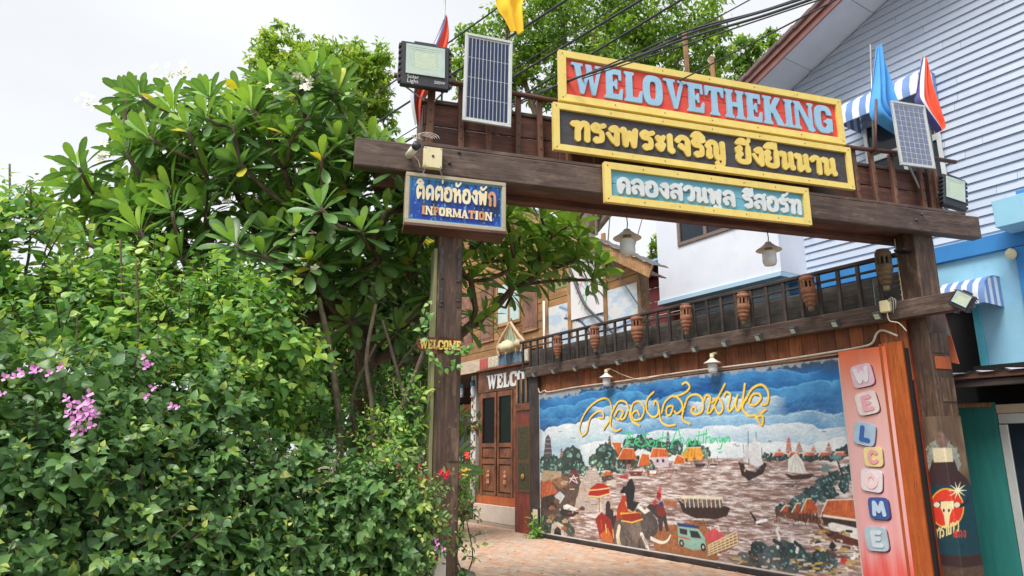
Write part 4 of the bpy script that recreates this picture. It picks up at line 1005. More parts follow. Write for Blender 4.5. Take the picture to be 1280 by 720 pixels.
# billowing banks, each one bright along its crest and melting into the one below
def bank(base, amp, seed, hi, lo, u0=0, u1=1, fade=.12, al=.95, per=.05):
    cx_ = np.zeros(A.w) - 9; rs = np.random.RandomState(seed); ux_ = np.linspace(0, 1, A.w); u = u0 - .05
    while u < u1 + .05:
        rr = per * rs.uniform(.5, 1.5); hh = amp * rs.uniform(.4, 1) * (1 + .8 * math.sin(u * 9 + seed)); c0 = base + hh * .5
        q = 1 - ((ux_ - u) / rr) ** 2
        cx_ = np.maximum(cx_, np.where(q > 0, c0 + np.sqrt(np.maximum(q, 0)) * rr * .9, -9)); u += rr * rs.uniform(.7, 1.3)
    top_ = cx_[None] + (nB - .5) * .03
    dep = top_ - V
    m_ = np.clip(dep / .006, 0, 1) * np.clip((ux_ - u0 + .02) / .04, 0, 1)[None] * np.clip((u1 - ux_ + .02) / .04, 0, 1)[None]
    q = np.clip(dep / fade + (nB - .5) * .7, 0, 1)[..., None]
    m_ = m_ * np.clip(1.25 - dep / (fade * 2.6), 0, 1) * al
    A.C = A.C * (1 - m_[..., None]) + (lin(hi) * (1 - q) + lin(lo) * q) * m_[..., None]
    rim = np.clip(1 - np.abs(dep - .006) / .006, 0, 1) * np.clip(m_ * 1.5, 0, 1) * (.35 + .65 * nB); rim = rim[..., None] * .7
    A.C = A.C * (1 - rim) + np.clip(lin(hi) * 1.25 + .08, 0, .9) * rim
    for k in range(5):      # folds inside the bank
        f2 = np.clip(1 - np.abs(dep - fade * (.25 + .3 * k) - (nB - .5) * .1) / .006, 0, 1) * m_ * nA * .7; A.C = A.C * (1 - f2[..., None]) + lin(hi) * f2[..., None]
bank(.9, .05, 3, (70, 150, 212), (14, 72, 140), .05, .95, .1, .8, .07)
bank(.82, .07, 4, (84, 164, 218), (14, 80, 152), 0, 1, .12, .85, .06)
bank(.83, .06, 8, (196, 220, 236), (96, 166, 214), .25, .5, .08, .8, .035)
bank(.79, .05, 9, (214, 228, 238), (120, 176, 214), .62, .86, .1, .9, .05)
bank(.745, .07, 5, (70, 140, 196), (14, 60, 120), 0, .3, .1, .9, .05)
bank(.7, .04, 15, (170, 206, 230), (60, 138, 196), .2, 1, .1, .8, .06)
bank(.66, .08, 6, (226, 234, 238), (176, 204, 222), 0, .34, .16, .98, .06)
bank(.62, .04, 7, (224, 234, 240), (150, 190, 216), .3, 1, .12, .92, .06)
bank(.56, .03, 17, (232, 238, 240), (196, 214, 224), .2, 1, .14, .95, .05)
# river
def below(px_pts, col_fn):
    P = [A.m(p) for p in px_pts]; zz_ = np.interp(A.xs, [p[0] for p in P], [p[1] for p in P])[None]
    m_ = np.clip((zz_ - A.Z) / A.res, 0, 1)[..., None]; A.C = A.C * (1 - m_) + col_fn * m_
st1 = fbm(sh_, (20, 3.2), 51, 4); st2 = fbm(sh_, (70, 6), 58, 3)
riv = grad(st2 * .5 + (st1 - .5) * 1.15 + .3, [(0, (92, 72, 70)), (.3, (134, 106, 98)), (.5, (158, 132, 124)), (.68, (196, 178, 174)), (.85, (228, 220, 220))])
below([(670, 600), (700, 598), (760, 582), (880, 573), (960, 571), (1066, 566)], riv)
# far bank left: temples, woods, roofs
def tree(px_, py_, rpx, col=(84, 112, 108), seed=0, n=22):
    q = A.m((px_, py_)); e = A.m((px_ + rpx, py_)); r_ = max(abs(e[0] - q[0]), .03); rs = random.Random(seed + int(px_))
    A.blob(q, r_ * 1.1, r_ * .8, tuple(int(c * .62) for c in col), .4, seed, .08, False)
    for k in range(n):
        a = rs.uniform(0, 6.28); d_ = rs.random() ** .5 * r_ * .75; c2 = rs.uniform(.55, 1.75)
        A.blob((q[0] + math.cos(a) * d_, q[1] + math.sin(a) * d_ * .75), max(r_ * rs.uniform(.07, .2), .008), max(r_ * rs.uniform(.06, .15), .007), tuple(min(int(c * c2), 230) for c in col), .5, seed + k, .03, False)
def roof(pts, col=(196, 96, 56)):
    A.poly(pts, col, tex=.35, seed=int(pts[0][0])); A.line([pts[0], pts[1]], (232, 220, 200), .008)
    A.line([pts[1], pts[2]], (232, 214, 190), .006)
def prang(cx_, y0_, y1_, w0_, col):
    A.poly([(cx_ - w0_, y1_), (cx_ - w0_ * .8, (y0_ + y1_) / 2 + 4), (cx_ - w0_ * .5, y0_ + 5), (cx_, y0_), (cx_ + w0_ * .5, y0_ + 5), (cx_ + w0_ * .8, (y0_ + y1_) / 2 + 4), (cx_ + w0_, y1_)], col, jit=.03, tex=.5, seed=4)
    for k in range(5): yy = y0_ + 6 + k * (y1_ - y0_ - 6) / 5; A.line([(cx_ - w0_ * (.4 + .1 * k), yy), (cx_ + w0_ * (.4 + .1 * k), yy)], (170, 160, 160), .006)
prang(685, 543, 578, 6, (88, 80, 92)); prang(702, 558, 578, 2.6, (128, 86, 76)); prang(762, 542, 566, 2.6, (96, 84, 84)); prang(835, 538, 560, 3, (92, 90, 96)); prang(807, 534, 556, 1.2, (120, 120, 124))
for k, (a, b, c) in enumerate(((682, 582, 9), (692, 580, 8), (703, 583, 9), (715, 573, 12), (722, 582, 8), (730, 588, 6), (690, 590, 10), (710, 592, 9), (745, 578, 9), (757, 568, 12), (765, 576, 12), (750, 586, 8), (788, 556, 9), (800, 552, 8), (776, 570, 10), (812, 556, 8), (822, 560, 9), (833, 562, 9), (845, 560, 9), (868, 560, 9), (880, 566, 8), (775, 583, 8), (795, 577, 7), (812, 583, 7))):
    tree(a, b, c, ((92, 120, 116), (76, 104, 98), (108, 134, 120))[k % 3], k)
A.poly([(736, 586), (744, 583), (752, 602), (764, 640), (716, 640), (724, 606)], (188, 172, 162), jit=.03, tex=.25)
for pts in ([(772, 574), (779, 560), (792, 561), (796, 574)], [(797, 583), (802, 567), (811, 568), (813, 581)], [(812, 572), (816, 560), (832, 561), (837, 571)], [(848, 577), (856, 560), (876, 559), (880, 574)], [(841, 580), (846, 568), (854, 572), (856, 579)], [(764, 552), (770, 553), (777, 553), (774, 571)], [(752, 594), (757, 588), (763, 589), (767, 594)]):
    roof(pts, (206, 106, 56) if pts[0][0] != 848 else (226, 160, 60))
A.poly([(814, 572), (835, 571), (836, 584), (818, 582)], (206, 190, 200), tex=.2); A.poly([(776, 574), (794, 574), (793, 581), (778, 581)], (88, 64, 60), tex=.4)
for pts, c in (([(752, 594), (766, 594), (768, 603), (752, 602)], (86, 70, 62)), ([(758, 601), (770, 600), (770, 606), (759, 606)], (206, 196, 180)), ([(774, 594), (786, 594), (784, 599), (775, 598)], (170, 70, 60)), ([(786, 590), (804, 589), (802, 595), (788, 595)], (120, 60, 50)), ([(808, 590), (822, 588), (821, 594), (809, 595)], (164, 80, 64)), ([(812, 588), (821, 588), (820, 592), (812, 592)], (232, 232, 226)), ([(868, 580), (882, 579), (880, 584), (870, 584)], (60, 54, 60))): A.poly(pts, c, tex=.2)
# left village
A.poly([(676, 600), (690, 590), (706, 592), (722, 588), (726, 604), (716, 640), (700, 664), (676, 668)], (92, 76, 68), jit=.06, tex=.5, seed=6)
for pts, c in (([(676, 594), (680, 588), (702, 589), (701, 601), (678, 603)], (176, 156, 128)), ([(676, 622), (677, 603), (687, 599), (698, 616)], (184, 96, 60)), ([(688, 600), (700, 596), (710, 606), (700, 611)], (150, 110, 80)), ([(702, 596), (708, 594), (713, 604), (708, 608)], (124, 92, 80)), ([(712, 596), (713, 588), (721, 588), (722, 604), (713, 604)], (112, 52, 56)), ([(676, 634), (678, 622), (692, 618), (696, 634), (690, 640)], (66, 54, 48)), ([(693, 620), (700, 614), (706, 620), (700, 630)], (196, 200, 200)), ([(704, 632), (709, 630), (722, 636), (720, 642), (705, 638)], (224, 222, 216)), ([(698, 636), (704, 636), (724, 640), (720, 646), (702, 646)], (52, 46, 48))): A.poly(pts, c, jit=.015, tex=.35, seed=int(pts[0][0]))
A.line([(712, 603), (717, 594), (722, 604), (712, 598), (722, 597)], (232, 226, 220), .008)
for k in range(26):
    a = 678 + R.random() * 46; b = 592 + R.random() * 60; A.line([(a, b), (a + R.uniform(2, 6), b + R.uniform(-1, 1))], R.choice([(60, 48, 44), (206, 190, 170), (150, 70, 50), (110, 120, 104)]), .009)
for k in range(12): tree(680 + k * 3, 652 + (k % 4) * 4, 5, (96, 118, 104), 70 + k, 5)
A.poly([(688, 672), (690, 655), (697, 652), (704, 656), (706, 674)], (206, 190, 176), jit=.02, tex=.2); A.poly([(692, 672), (693, 662), (697, 658), (701, 662), (702, 674)], (40, 36, 44))
# water shimmer dashes
for k in range(900):
    a = R.uniform(728, 1050); b = R.uniform(582, 692); L = R.uniform(2, 9)
    A.line([(a, b), (a + L, b + L * .0 - .3)], R.choice([(226, 220, 222), (236, 232, 232), (110, 84, 78), (190, 170, 166)]), R.uniform(.002, .005))
# mid river boats
def hull(pts, c): A.poly(pts, c, jit=.01, tex=.45, seed=int(pts[0][0]))
hull([(847, 624), (858, 632), (880, 630), (902, 631), (913, 635), (909, 645), (896, 649), (870, 648), (854, 641)], (58, 42, 40))
A.poly([(851, 619), (903, 621), (904, 624), (851, 623)], (224, 214, 190)); A.poly([(852, 624), (902, 625), (904, 634), (856, 633)], (104, 92, 84), tex=.5)
for k in range(9): A.line([(856 + 5.4 * k, 624), (857 + 5.4 * k, 634)], (224, 214, 200), .008)
hull([(828, 624), (846, 628), (846, 634), (832, 632)], (166, 100, 64)); A.line([(832, 622), (850, 622)], (220, 210, 180), .01)
# far right river: junk with masts, sail boat, far bank
for k in range(20): tree(956 + k * 5.6, 571.5 - max(0, k - 15) * 2.4, 5 + (k > 14) * 2.4, (84, 104, 104), 200 + k, 6)
prang(986, 545, 566, 4, (204, 96, 72)); prang(999, 552, 566, 5, (206, 112, 86)); prang(1017, 556, 566, 4, (214, 110, 90)); prang(1036, 552, 567, 4.5, (196, 92, 66)); prang(974, 560, 568, 5, (190, 90, 70))
for k in range(5): roof([(966 + k * 19, 570), (969 + k * 19, 565), (978 + k * 19, 565), (981 + k * 19, 569)], (206, 104, 84))
hull([(923, 577), (930, 580), (932, 587), (944, 590), (955, 578), (959, 579), (954, 592), (936, 601), (927, 594)], (56, 46, 46))
for a, b, c in ((935, 538, 582), (945, 540, 588), (929, 556, 578), (952, 560, 582)): A.line([(a, b), (a + 1, c)], (88, 76, 74), .006)
A.poly([(936, 560), (944, 545), (949, 560), (954, 580), (946, 584), (938, 580)], (216, 216, 220), tex=.12); A.poly([(929, 566), (934, 550), (937, 566), (935, 579), (929, 577)], (206, 208, 214), tex=.12)
hull([(978, 591), (990, 594), (1018, 592), (1013, 598), (990, 600)], (74, 50, 44)); A.poly([(985, 590), (985, 574), (995, 566), (1004, 577), (1008, 592)], (228, 226, 222), tex=.1)
for k in range(4): A.line([(994, 567), (988 + 6 * k, 591)], (190, 186, 184), .004)
A.line([(888, 581), (896, 581)], (40, 34, 40), .012)
# bird over the water
A.line([(938, 640), (944, 650), (948, 654)], (30, 28, 34), .012, r2=.03); A.line([(946, 653), (958, 650)], (240, 240, 240), .018)
# right bank: woods, thatched houses, big boat
for k in range(44):
    u = R.random(); a = 975 + 95 * u; lo = 640 - 40 * u; b = R.uniform(lo - 10 * u - 16 * u, lo + 6); tree(a, b, R.uniform(5, 9), R.choice([(92, 128, 134), (76, 112, 116), (120, 152, 152), (66, 92, 94)]), 300 + k, 8)
A.line([(1054, 597), (1046, 573)], (50, 46, 46), .012); A.line([(1041, 600), (1033, 585)], (56, 50, 50), .01)
for (a, b) in ((1045, 572), (1032, 585)):
    for k in range(7): A.line([(a, b), (a + 6 * math.cos(k), b + 4 * math.sin(k))], (98, 138, 140), .012)
A.poly([(966, 636), (1000, 640), (1024, 646), (1030, 656), (1000, 652), (974, 644)], (110, 70, 56), jit=.03, tex=.5)
for pts in ([(976, 639), (981, 632), (987, 632), (984, 640)], [(990, 640), (996, 629), (1001, 629), (997, 640)], [(1000, 642), (1008, 624), (1014, 623), (1025, 641)]): roof(pts, (186, 92, 54))
for k in range(6): A.line([(1000 + 4.2 * k, 642), (1000 + 4.2 * k, 650)], (60, 44, 40), .008)
roof([(1025, 645), (1034, 625), (1071, 624), (1073, 651)], (192, 98, 58)); A.line([(1026, 644), (1073, 651)], (236, 220, 200), .014)
A.poly([(1027, 646), (1073, 652), (1074, 664), (1030, 656)], (66, 50, 48), tex=.4)
A.poly([(1035, 655), (1040, 653), (1074, 661), (1076, 675), (1040, 668)], (230, 226, 220), tex=.1); A.poly([(1020, 652), (1030, 660), (1076, 676), (1076, 684), (1046, 678), (1026, 664)], (98, 52, 44), tex=.4)
for k in range(60):
    a = 1010 + R.random() * 66; b = 662 + R.random() * 50; A.line([(a, b), (a + R.uniform(3, 9), b + R.uniform(-2, 3))], R.choice([(40, 38, 40), (222, 216, 206), (178, 150, 96), (150, 110, 70), (90, 70, 60)]), R.uniform(.008, .018))
for a, b, c in ((1028, 690, (214, 190, 150)), (1054, 700, (190, 60, 50)), (1066, 694, (226, 226, 220)), (1040, 682, (40, 40, 40))): A.blob((a, b), .04, .05, c)
# near left: royal umbrella, procession, elephant
A.poly([(690, 690), (760, 676), (1080, 740), (1080, 760), (690, 720)], (142, 100, 72), jit=.04, tex=.5)
A.poly([(815, 660), (880, 650), (900, 700), (820, 700)], (160, 104, 66), jit=.05, tex=.5, seed=31)
for a, b, c in ((752, 640, (206, 190, 180)), (757, 646, (190, 60, 50)), (764, 640, (50, 44, 50)), (769, 648, (60, 44, 44)), (760, 630, (60, 50, 50)), (750, 632, (214, 200, 190))):
    A.poly([(a - 3, b + 30), (a - 3, b), (a, b - 6), (a + 3, b), (a + 3.5, b + 30)], c, jit=.01, tex=.3); A.blob((a, b - 7), .022, .03, (206, 160, 130))
A.poly([(744, 648), (752, 640), (764, 650), (768, 675), (764, 677), (750, 674)], (150, 44, 34), jit=.02, tex=.4); A.poly([(750, 668), (760, 660), (766, 674), (765, 679), (752, 676)], (206, 104, 40), tex=.4)
A.line([(749, 612), (749, 640)], (40, 30, 30), .008)
A.poly([(735, 620), (738, 610), (746, 604), (754, 604), (761, 608), (762, 617), (748, 621)], (176, 44, 38), tex=.2); A.line([(736, 613), (748, 612), (762, 610)], (236, 200, 120), .01); A.line([(735, 620), (748, 621), (762, 617)], (238, 206, 130), .01)
EL = (92, 84, 82)
A.poly([(768, 680), (767, 660), (771, 646), (780, 640), (796, 636), (806, 634), (815, 640), (821, 652), (820, 666), (812, 672), (803, 676), (806, 684), (812, 690), (800, 690), (784, 688)], EL, jit=.015, tex=.45, seed=12)
A.poly([(784, 650), (792, 644), (800, 652), (802, 668), (796, 680), (788, 670)], (124, 110, 100), jit=.02, tex=.4)
A.line([(806, 640), (818, 650), (820, 662), (812, 672), (804, 668)], (78, 72, 72), .05, sp=True, r2=.025)
A.line([(802, 668), (808, 680), (814, 694)], (238, 230, 214), .035, r2=.015); A.line([(814, 673), (826, 678), (834, 676), (838, 669)], (240, 232, 216), .03, sp=True, r2=.01)
A.line([(774, 658), (772, 670), (774, 682)], (226, 210, 180), .035, r2=.05); A.line([(797, 632), (806, 640), (812, 636)], (226, 220, 206), .03)
A.poly([(770, 650), (772, 634), (778, 620), (784, 620), (786, 632), (796, 640), (800, 643), (784, 645)], (176, 62, 36), jit=.01, tex=.3)
A.line([(776, 642), (800, 642)], (226, 176, 60), .016); A.line([(782, 628), (786, 638), (794, 640)], (214, 160, 120), .018)
A.blob((779, 615), .035, .04, (206, 160, 130)); A.poly([(775, 617), (776, 613), (778, 611), (779, 608), (783, 608), (783, 613), (787, 616)], (24, 22, 26))
A.poly([(780, 612), (786, 600), (790, 598), (794, 610), (792, 626), (799, 628), (792, 640), (784, 636), (783, 622)], (40, 40, 46), jit=.02, tex=.3)
A.poly([(808, 634), (812, 630), (822, 630), (832, 640), (836, 664), (833, 664), (829, 652), (828, 664), (824, 664), (822, 648)], (66, 58, 60), jit=.015, tex=.4)
A.poly([(820, 634), (828, 626), (832, 640), (830, 646), (822, 644)], (126, 48, 40), tex=.3); A.blob((818, 628), .04, .045, (180, 60, 50)); A.blob((824, 620), .05, .07, (160, 44, 44)); A.blob((825, 612), .03, .04, (214, 70, 60)); A.blob((826, 630), .045, .045, (60, 56, 110))
# little green truck and the pink boat on the landing
A.poly([(847, 656), (858, 658), (874, 662), (881, 672), (883, 686), (866, 688), (848, 680)], (146, 186, 170), tex=.15); A.poly([(846, 653), (872, 657), (875, 661), (848, 658)], (38, 66, 120))
A.poly([(862, 663), (872, 664), (877, 673), (864, 672)], (44, 52, 56)); A.poly([(849, 660), (859, 662), (859, 669), (850, 667)], (60, 50, 56)); A.line([(848, 671), (862, 674)], (206, 90, 60), .01)
for a, b in ((852, 679), (879, 684)): A.blob((a, b), .05, .055, (28, 26, 28), 0, 1, 0); A.blob((a, b), .02, .024, (190, 190, 190), 0, 1, 0)
A.poly([(880, 668), (893, 660), (906, 669), (903, 676), (886, 678)], (206, 84, 90), tex=.2); A.line([(888, 662), (888, 657), (898, 658), (899, 664)], (230, 220, 210), .01)
A.poly([(884, 684), (920, 670), (922, 680), (906, 690), (888, 694)], (132, 88, 62), tex=.3)
for k in range(5): A.line([(885, 682 + 3 * k), (921, 664 + 4 * k)], (226, 206, 160), .008)
for k in range(8): A.line([(886 + 5 * k, 682 - 2.2 * k), (887 + 5 * k, 694 - 2 * k)], (222, 200, 160), .008)
# shrubs with two storks
for k in range(46):
    a = R.uniform(924, 1040); b = 676 + abs(a - 975) * .09 + R.uniform(0, 24) + (a - 925) * .12; tree(a, b, R.uniform(6, 11), R.choice([(84, 116, 118), (112, 142, 144), (62, 84, 88), (132, 152, 160)]), 400 + k, 8)
A.line([(972, 684), (974, 672), (971, 664), (973, 660)], (226, 226, 222), .02, sp=True); A.line([(975, 680), (968, 676)], (60, 56, 60), .03); A.line([(990, 674), (998, 680), (996, 690)], (228, 228, 224), .02); A.line([(994, 678), (1001, 684)], (50, 48, 52), .025)
for k in range(60):
    a = R.uniform(900, 1060); b = R.uniform(694, 712) + (a - 900) * .06; A.line([(a, b), (a + R.uniform(2, 8), b + R.uniform(-1, 1))], R.choice([(190, 160, 90), (96, 76, 58), (206, 196, 180)]), .012)
# finer brushwork: elephant folds and blanket, roof tiles, walls, oars, passengers, birds
for k in range(60):
    a, b = 772 + R.random() * 46, 640 + R.random() * 46
    if (a - 794) ** 2 / 560 + (b - 662) ** 2 / 520 < 1: A.line([(a, b), (a + R.uniform(-2, 3), b + R.uniform(2, 6)), (a + R.uniform(-1, 4), b + R.uniform(6, 9))], R.choice([(54, 48, 48), (136, 124, 116), (70, 64, 64), (112, 100, 94)]), .006, sp=True)
A.poly([(777, 643), (800, 641), (803, 650), (790, 654), (779, 652)], (150, 46, 34), tex=.3); A.line([(777, 651), (790, 653), (803, 649)], (232, 190, 80), .01)
A.blob((806, 648), .012, .014, (20, 18, 18), 0, 1, 0); A.line([(783, 688), (783, 676)], (60, 54, 54), .03); A.line([(800, 690), (799, 678)], (66, 60, 60), .03)
for a, b, c in ((751, 650, (196, 72, 50)), (757, 656, (226, 190, 110)), (763, 655, (120, 40, 40)), (766, 662, (222, 170, 80))): A.line([(a, b), (a + 1, b + 10)], c, .012)
for x0_, y0_, w_ in ((778, 562, 14), (815, 561, 18), (853, 561, 24), (1036, 627, 34), (678, 605, 14), (1005, 628, 14), (995, 631, 5)):
    for k in range(7): A.line([(x0_ + w_ * k / 6, y0_), (x0_ - 1.5 + w_ * k / 6, y0_ + 10)], R.choice([(150, 62, 38), (228, 140, 90), (170, 80, 50)]), .004)
for a, b in ((780, 577), (787, 577), (822, 576), (829, 576), (858, 575), (868, 574), (684, 625), (690, 630), (684, 632), (1040, 650), (1050, 652), (1062, 655)): A.poly([(a - 1.4, b - 2), (a + 1.4, b - 2), (a + 1.4, b + 2), (a - 1.4, b + 2)], (46, 36, 36))
for k in range(70):
    a = R.uniform(745, 900); b = R.uniform(578, 592) - (a > 850) * 8; A.line([(a, b), (a + R.uniform(-1, 1), b + R.uniform(2, 5))], R.choice([(60, 44, 42), (206, 190, 170), (170, 80, 60), (110, 80, 66)]), .005)
for k in range(40):
    a = R.uniform(965, 1030); b = R.uniform(636, 652); A.line([(a, b), (a + R.uniform(-1, 1), b + R.uniform(2, 5))], R.choice([(60, 44, 42), (206, 160, 120), (140, 60, 44)]), .006)
for a, b in ((858, 626), (868, 626), (876, 627), (888, 627), (896, 628), (700, 637), (716, 640), (931, 588), (950, 586), (1000, 594), (1006, 594)): A.blob((a, b), .014, .02, R.choice([(180, 70, 50), (226, 216, 196), (60, 70, 90), (206, 160, 120)]), 0, 1, 0)
for a, b in ((918, 556), (922, 558), (962, 552), (1030, 540), (900, 566), (700, 540), (716, 548)): A.line([(a - 2, b - 1), (a, b), (a + 2, b - 1.2)], (60, 66, 84), .005)
for sx_, sy_ in ((944, 600), (990, 602), (880, 651), (715, 648), (1050, 690)): 
    for k in range(9): A.line([(sx_ + R.uniform(-18, 18), sy_ + k * .9), (sx_ + R.uniform(-18, 18), sy_ + k * .9)], (84, 62, 58), .004)
for k in range(11):
    a = R.uniform(676, 726); b = R.uniform(590, 660); A.poly([(a, b), (a + 4, b - 3), (a + 8, b), (a + 7, b + 3), (a + 1, b + 3)], R.choice([(150, 96, 70), (112, 84, 72), (182, 150, 120), (90, 66, 58)]), jit=.01, tex=.4)
# green lettering, then the big looping yellow letters with their dark shadow
GRN = (70, 200, 130)
def script(strokes, col, r_, off=(0, 0), sp=True):
    for s_ in strokes: A.line([(a + off[0], b + off[1]) for a, b in s_], col, r_, sp=sp)
scr = [[(781, 558), (786, 541)], [(778, 543), (788, 540), (791, 546), (783, 550), (792, 557)], [(793, 554), (799, 551), (796, 548), (793, 553), (800, 558)],
       [(811, 543), (803, 542), (806, 549), (810, 554), (802, 559)], [(814, 552), (811, 556), (816, 558), (818, 552), (814, 551)], [(820, 559), (821, 552), (825, 551)], [(829, 540), (827, 557), (832, 556)], [(823, 549), (836, 546)],
       [(838, 560), (847, 537), (852, 556)], [(840, 552), (853, 547)], [(854, 548), (856, 555), (861, 548), (858, 562), (852, 566)], [(863, 549), (863, 555), (868, 554), (869, 548), (870, 555)], [(874, 539), (873, 554), (877, 554)], [(870, 545), (884, 542)], [(880, 540), (879, 554)], [(883, 537), (882, 554)], [(883, 548), (887, 546), (888, 554)], [(895, 548), (890, 549), (890, 554), (895, 548), (897, 554)], [(899, 547), (900, 553), (904, 547), (901, 560), (897, 561)], [(911, 546), (906, 548), (906, 553), (911, 546), (912, 552)]]
script(scr, GRN, .011)
GLD = (250, 200, 50)
big = [[(727, 545), (724, 534), (732, 515), (745, 502), (758, 498), (764, 507), (763, 522), (754, 537)], [(727, 545), (733, 540), (737, 524), (746, 515), (753, 515), (754, 522), (748, 522)],
       [(764, 520), (763, 532), (769, 539), (776, 536)], [(764, 518), (772, 503), (781, 502), (785, 510), (781, 522), (776, 524), (777, 518)], [(768, 520), (773, 512), (779, 515), (774, 524), (770, 523)],
       [(787, 515), (790, 526), (799, 532)], [(788, 518), (791, 505), (799, 502), (805, 510), (802, 522), (793, 525), (790, 518), (796, 513), (799, 519)],
       [(817, 490), (809, 499), (808, 512), (815, 521), (822, 518), (823, 506), (819, 501), (817, 506)], 
       [(824, 512), (826, 526), (834, 532), (844, 531)], [(827, 516), (831, 503), (841, 495), (850, 500), (853, 510), (846, 517), (843, 514)], [(833, 517), (834, 509), (841, 508), (838, 518), (834, 519)], [(843, 496), (856, 491), (862, 484), (858, 478), (853, 480)],
       [(854, 512), (853, 524), (862, 530)], [(855, 510), (860, 497), (870, 493), (878, 499), (878, 513), (870, 518), (864, 514), (867, 508), (870, 512)],
       [(880, 500), (883, 494), (888, 497), (886, 508), (884, 516), (889, 514), (896, 500), (906, 480)], [(890, 503), (897, 497), (902, 503), (903, 512), (898, 517), (893, 508)],
       [(905, 495), (908, 490), (913, 494), (910, 508), (912, 514), (918, 506), (922, 494), (919, 506), (923, 513), (928, 500), (931, 480)],
       [(931, 500), (928, 510), (935, 519), (944, 519)], [(932, 500), (940, 486), (952, 481), (960, 490), (959, 504), (952, 506)], [(936, 504), (940, 494), (948, 492), (951, 498), (944, 506), (938, 506)],
       [(944, 519), (950, 530), (953, 530), (953, 520), (945, 521)], [(950, 517), (957, 512)]]
script(big, (30, 34, 60), .014, (1.3, 1.1)); script(big, GLD, .017); script(big, (255, 226, 120), .005, (-.3, -.3))
# worn edge along the top
nE = fbm(sh_, (9, 9), 90, 3); m_ = np.clip((V - (.985 - .03 * (U < .2)) + (nE - .5) * .06) / .01, 0, 1)[..., None]; A.C = A.C * (1 - m_) + lin((150, 160, 170)) * m_
# ripples, brush marks, dirt: wear of the painted surface itself
A.C *= (.82 + .36 * fbm(sh_, (4, 3), 120, 3))[..., None]
A.C *= (.9 + .2 * fbm(sh_, (60, 40), 130, 3))[..., None]
for k in range(700):
    a = R.uniform(676, 1060); b = R.uniform(500, 575); q = A.m((a, b)); hsh = A.C[min(max(int((q[1] - A.z0) / A.res), 0), A.h - 1), min(max(int((q[0] - A.x0) / A.res), 0), A.w - 1)]
    L = R.uniform(.02, .07); th = R.uniform(-.5, .9); sl = A.win([q, (q[0] + L, q[1] + L * math.sin(th))], .02)
    if A.X[sl].size: A.put(sl, np.clip(.5 - sd_seg(A.X[sl], A.Z[sl], q, (q[0] + L, q[1] + L * math.sin(th)), .004, .002) / .01, 0, .5), np.clip(hsh * R.choice([.8, 1.25, 1.4]) + .02, 0, .9))
dirt = np.clip((.09 - V) / .09, 0, 1) * np.clip(fbm(sh_, (30, 12), 140, 4) * 2.4 - .7, 0, 1) * .5; A.C = A.C * (1 - dirt[..., None]) + lin((120, 98, 84)) * dirt[..., None]
A.build('painted_canvas', INK, mur, -.03)
edge_w = paint('white_edge', (216, 212, 206), (190, 186, 180), .6, 6, .1)
G().box(MA0 + .0, MA0 + .03, -.036, -.005, mz0 - .02, mz1 - .01, .003).build('edge_strip', edge_w, mur)
G().box(MA1 - .03, MA1, -.036, -.005, mz0 - .02, mz1, .003).build('edge_strip', edge_w, mur)
G().box(MA0 + .03, MA1 - .03, -.036, -.005, mz0 - .025, mz0 - .001, .003).build('edge_strip', edge_w, mur)
G().box(MA0 + .03, MA1 - .03, -.028, -.004, mz0, mz1).build('backing_board', dark_in, mur)

# ---------------------------------------------------------------- pink board with seven letter tiles
k0, k1 = MA1 + .002, MF.sx(1111.5, 470, -.05); kz1 = MF.zz(1090, 434.5, -.05)
wb = thing('welcome_board', 'tall pink board with letter tiles spelling WELCOME downwards', 'sign', MF, ((k0 + k1) / 2, -.05, -.1))
Pk = Art(MF, -.05, k0, k1, -.1, kz1, .011)
v = (Pk.Z - Pk.z0) / (Pk.z1 - Pk.z0); ns = fbm(Pk.X.shape, (5, 60), 61, 4)
Pk.C = grad(v + (ns - .5) * .16, [(0, (212, 74, 64)), (.12, (220, 96, 90)), (.24, (222, 158, 158)), (.55, (226, 180, 180)), (.8, (230, 176, 168)), (.93, (232, 132, 100)), (1, (226, 110, 70))])
Pk.C *= (.85 + .3 * ns)[..., None] ** .6
Pk.build('painted_face', INK, wb, -.06)
G().box(k0, k1, -.058, -.01, -.1, kz1 - .002, .002).build('board', red_b, wb)
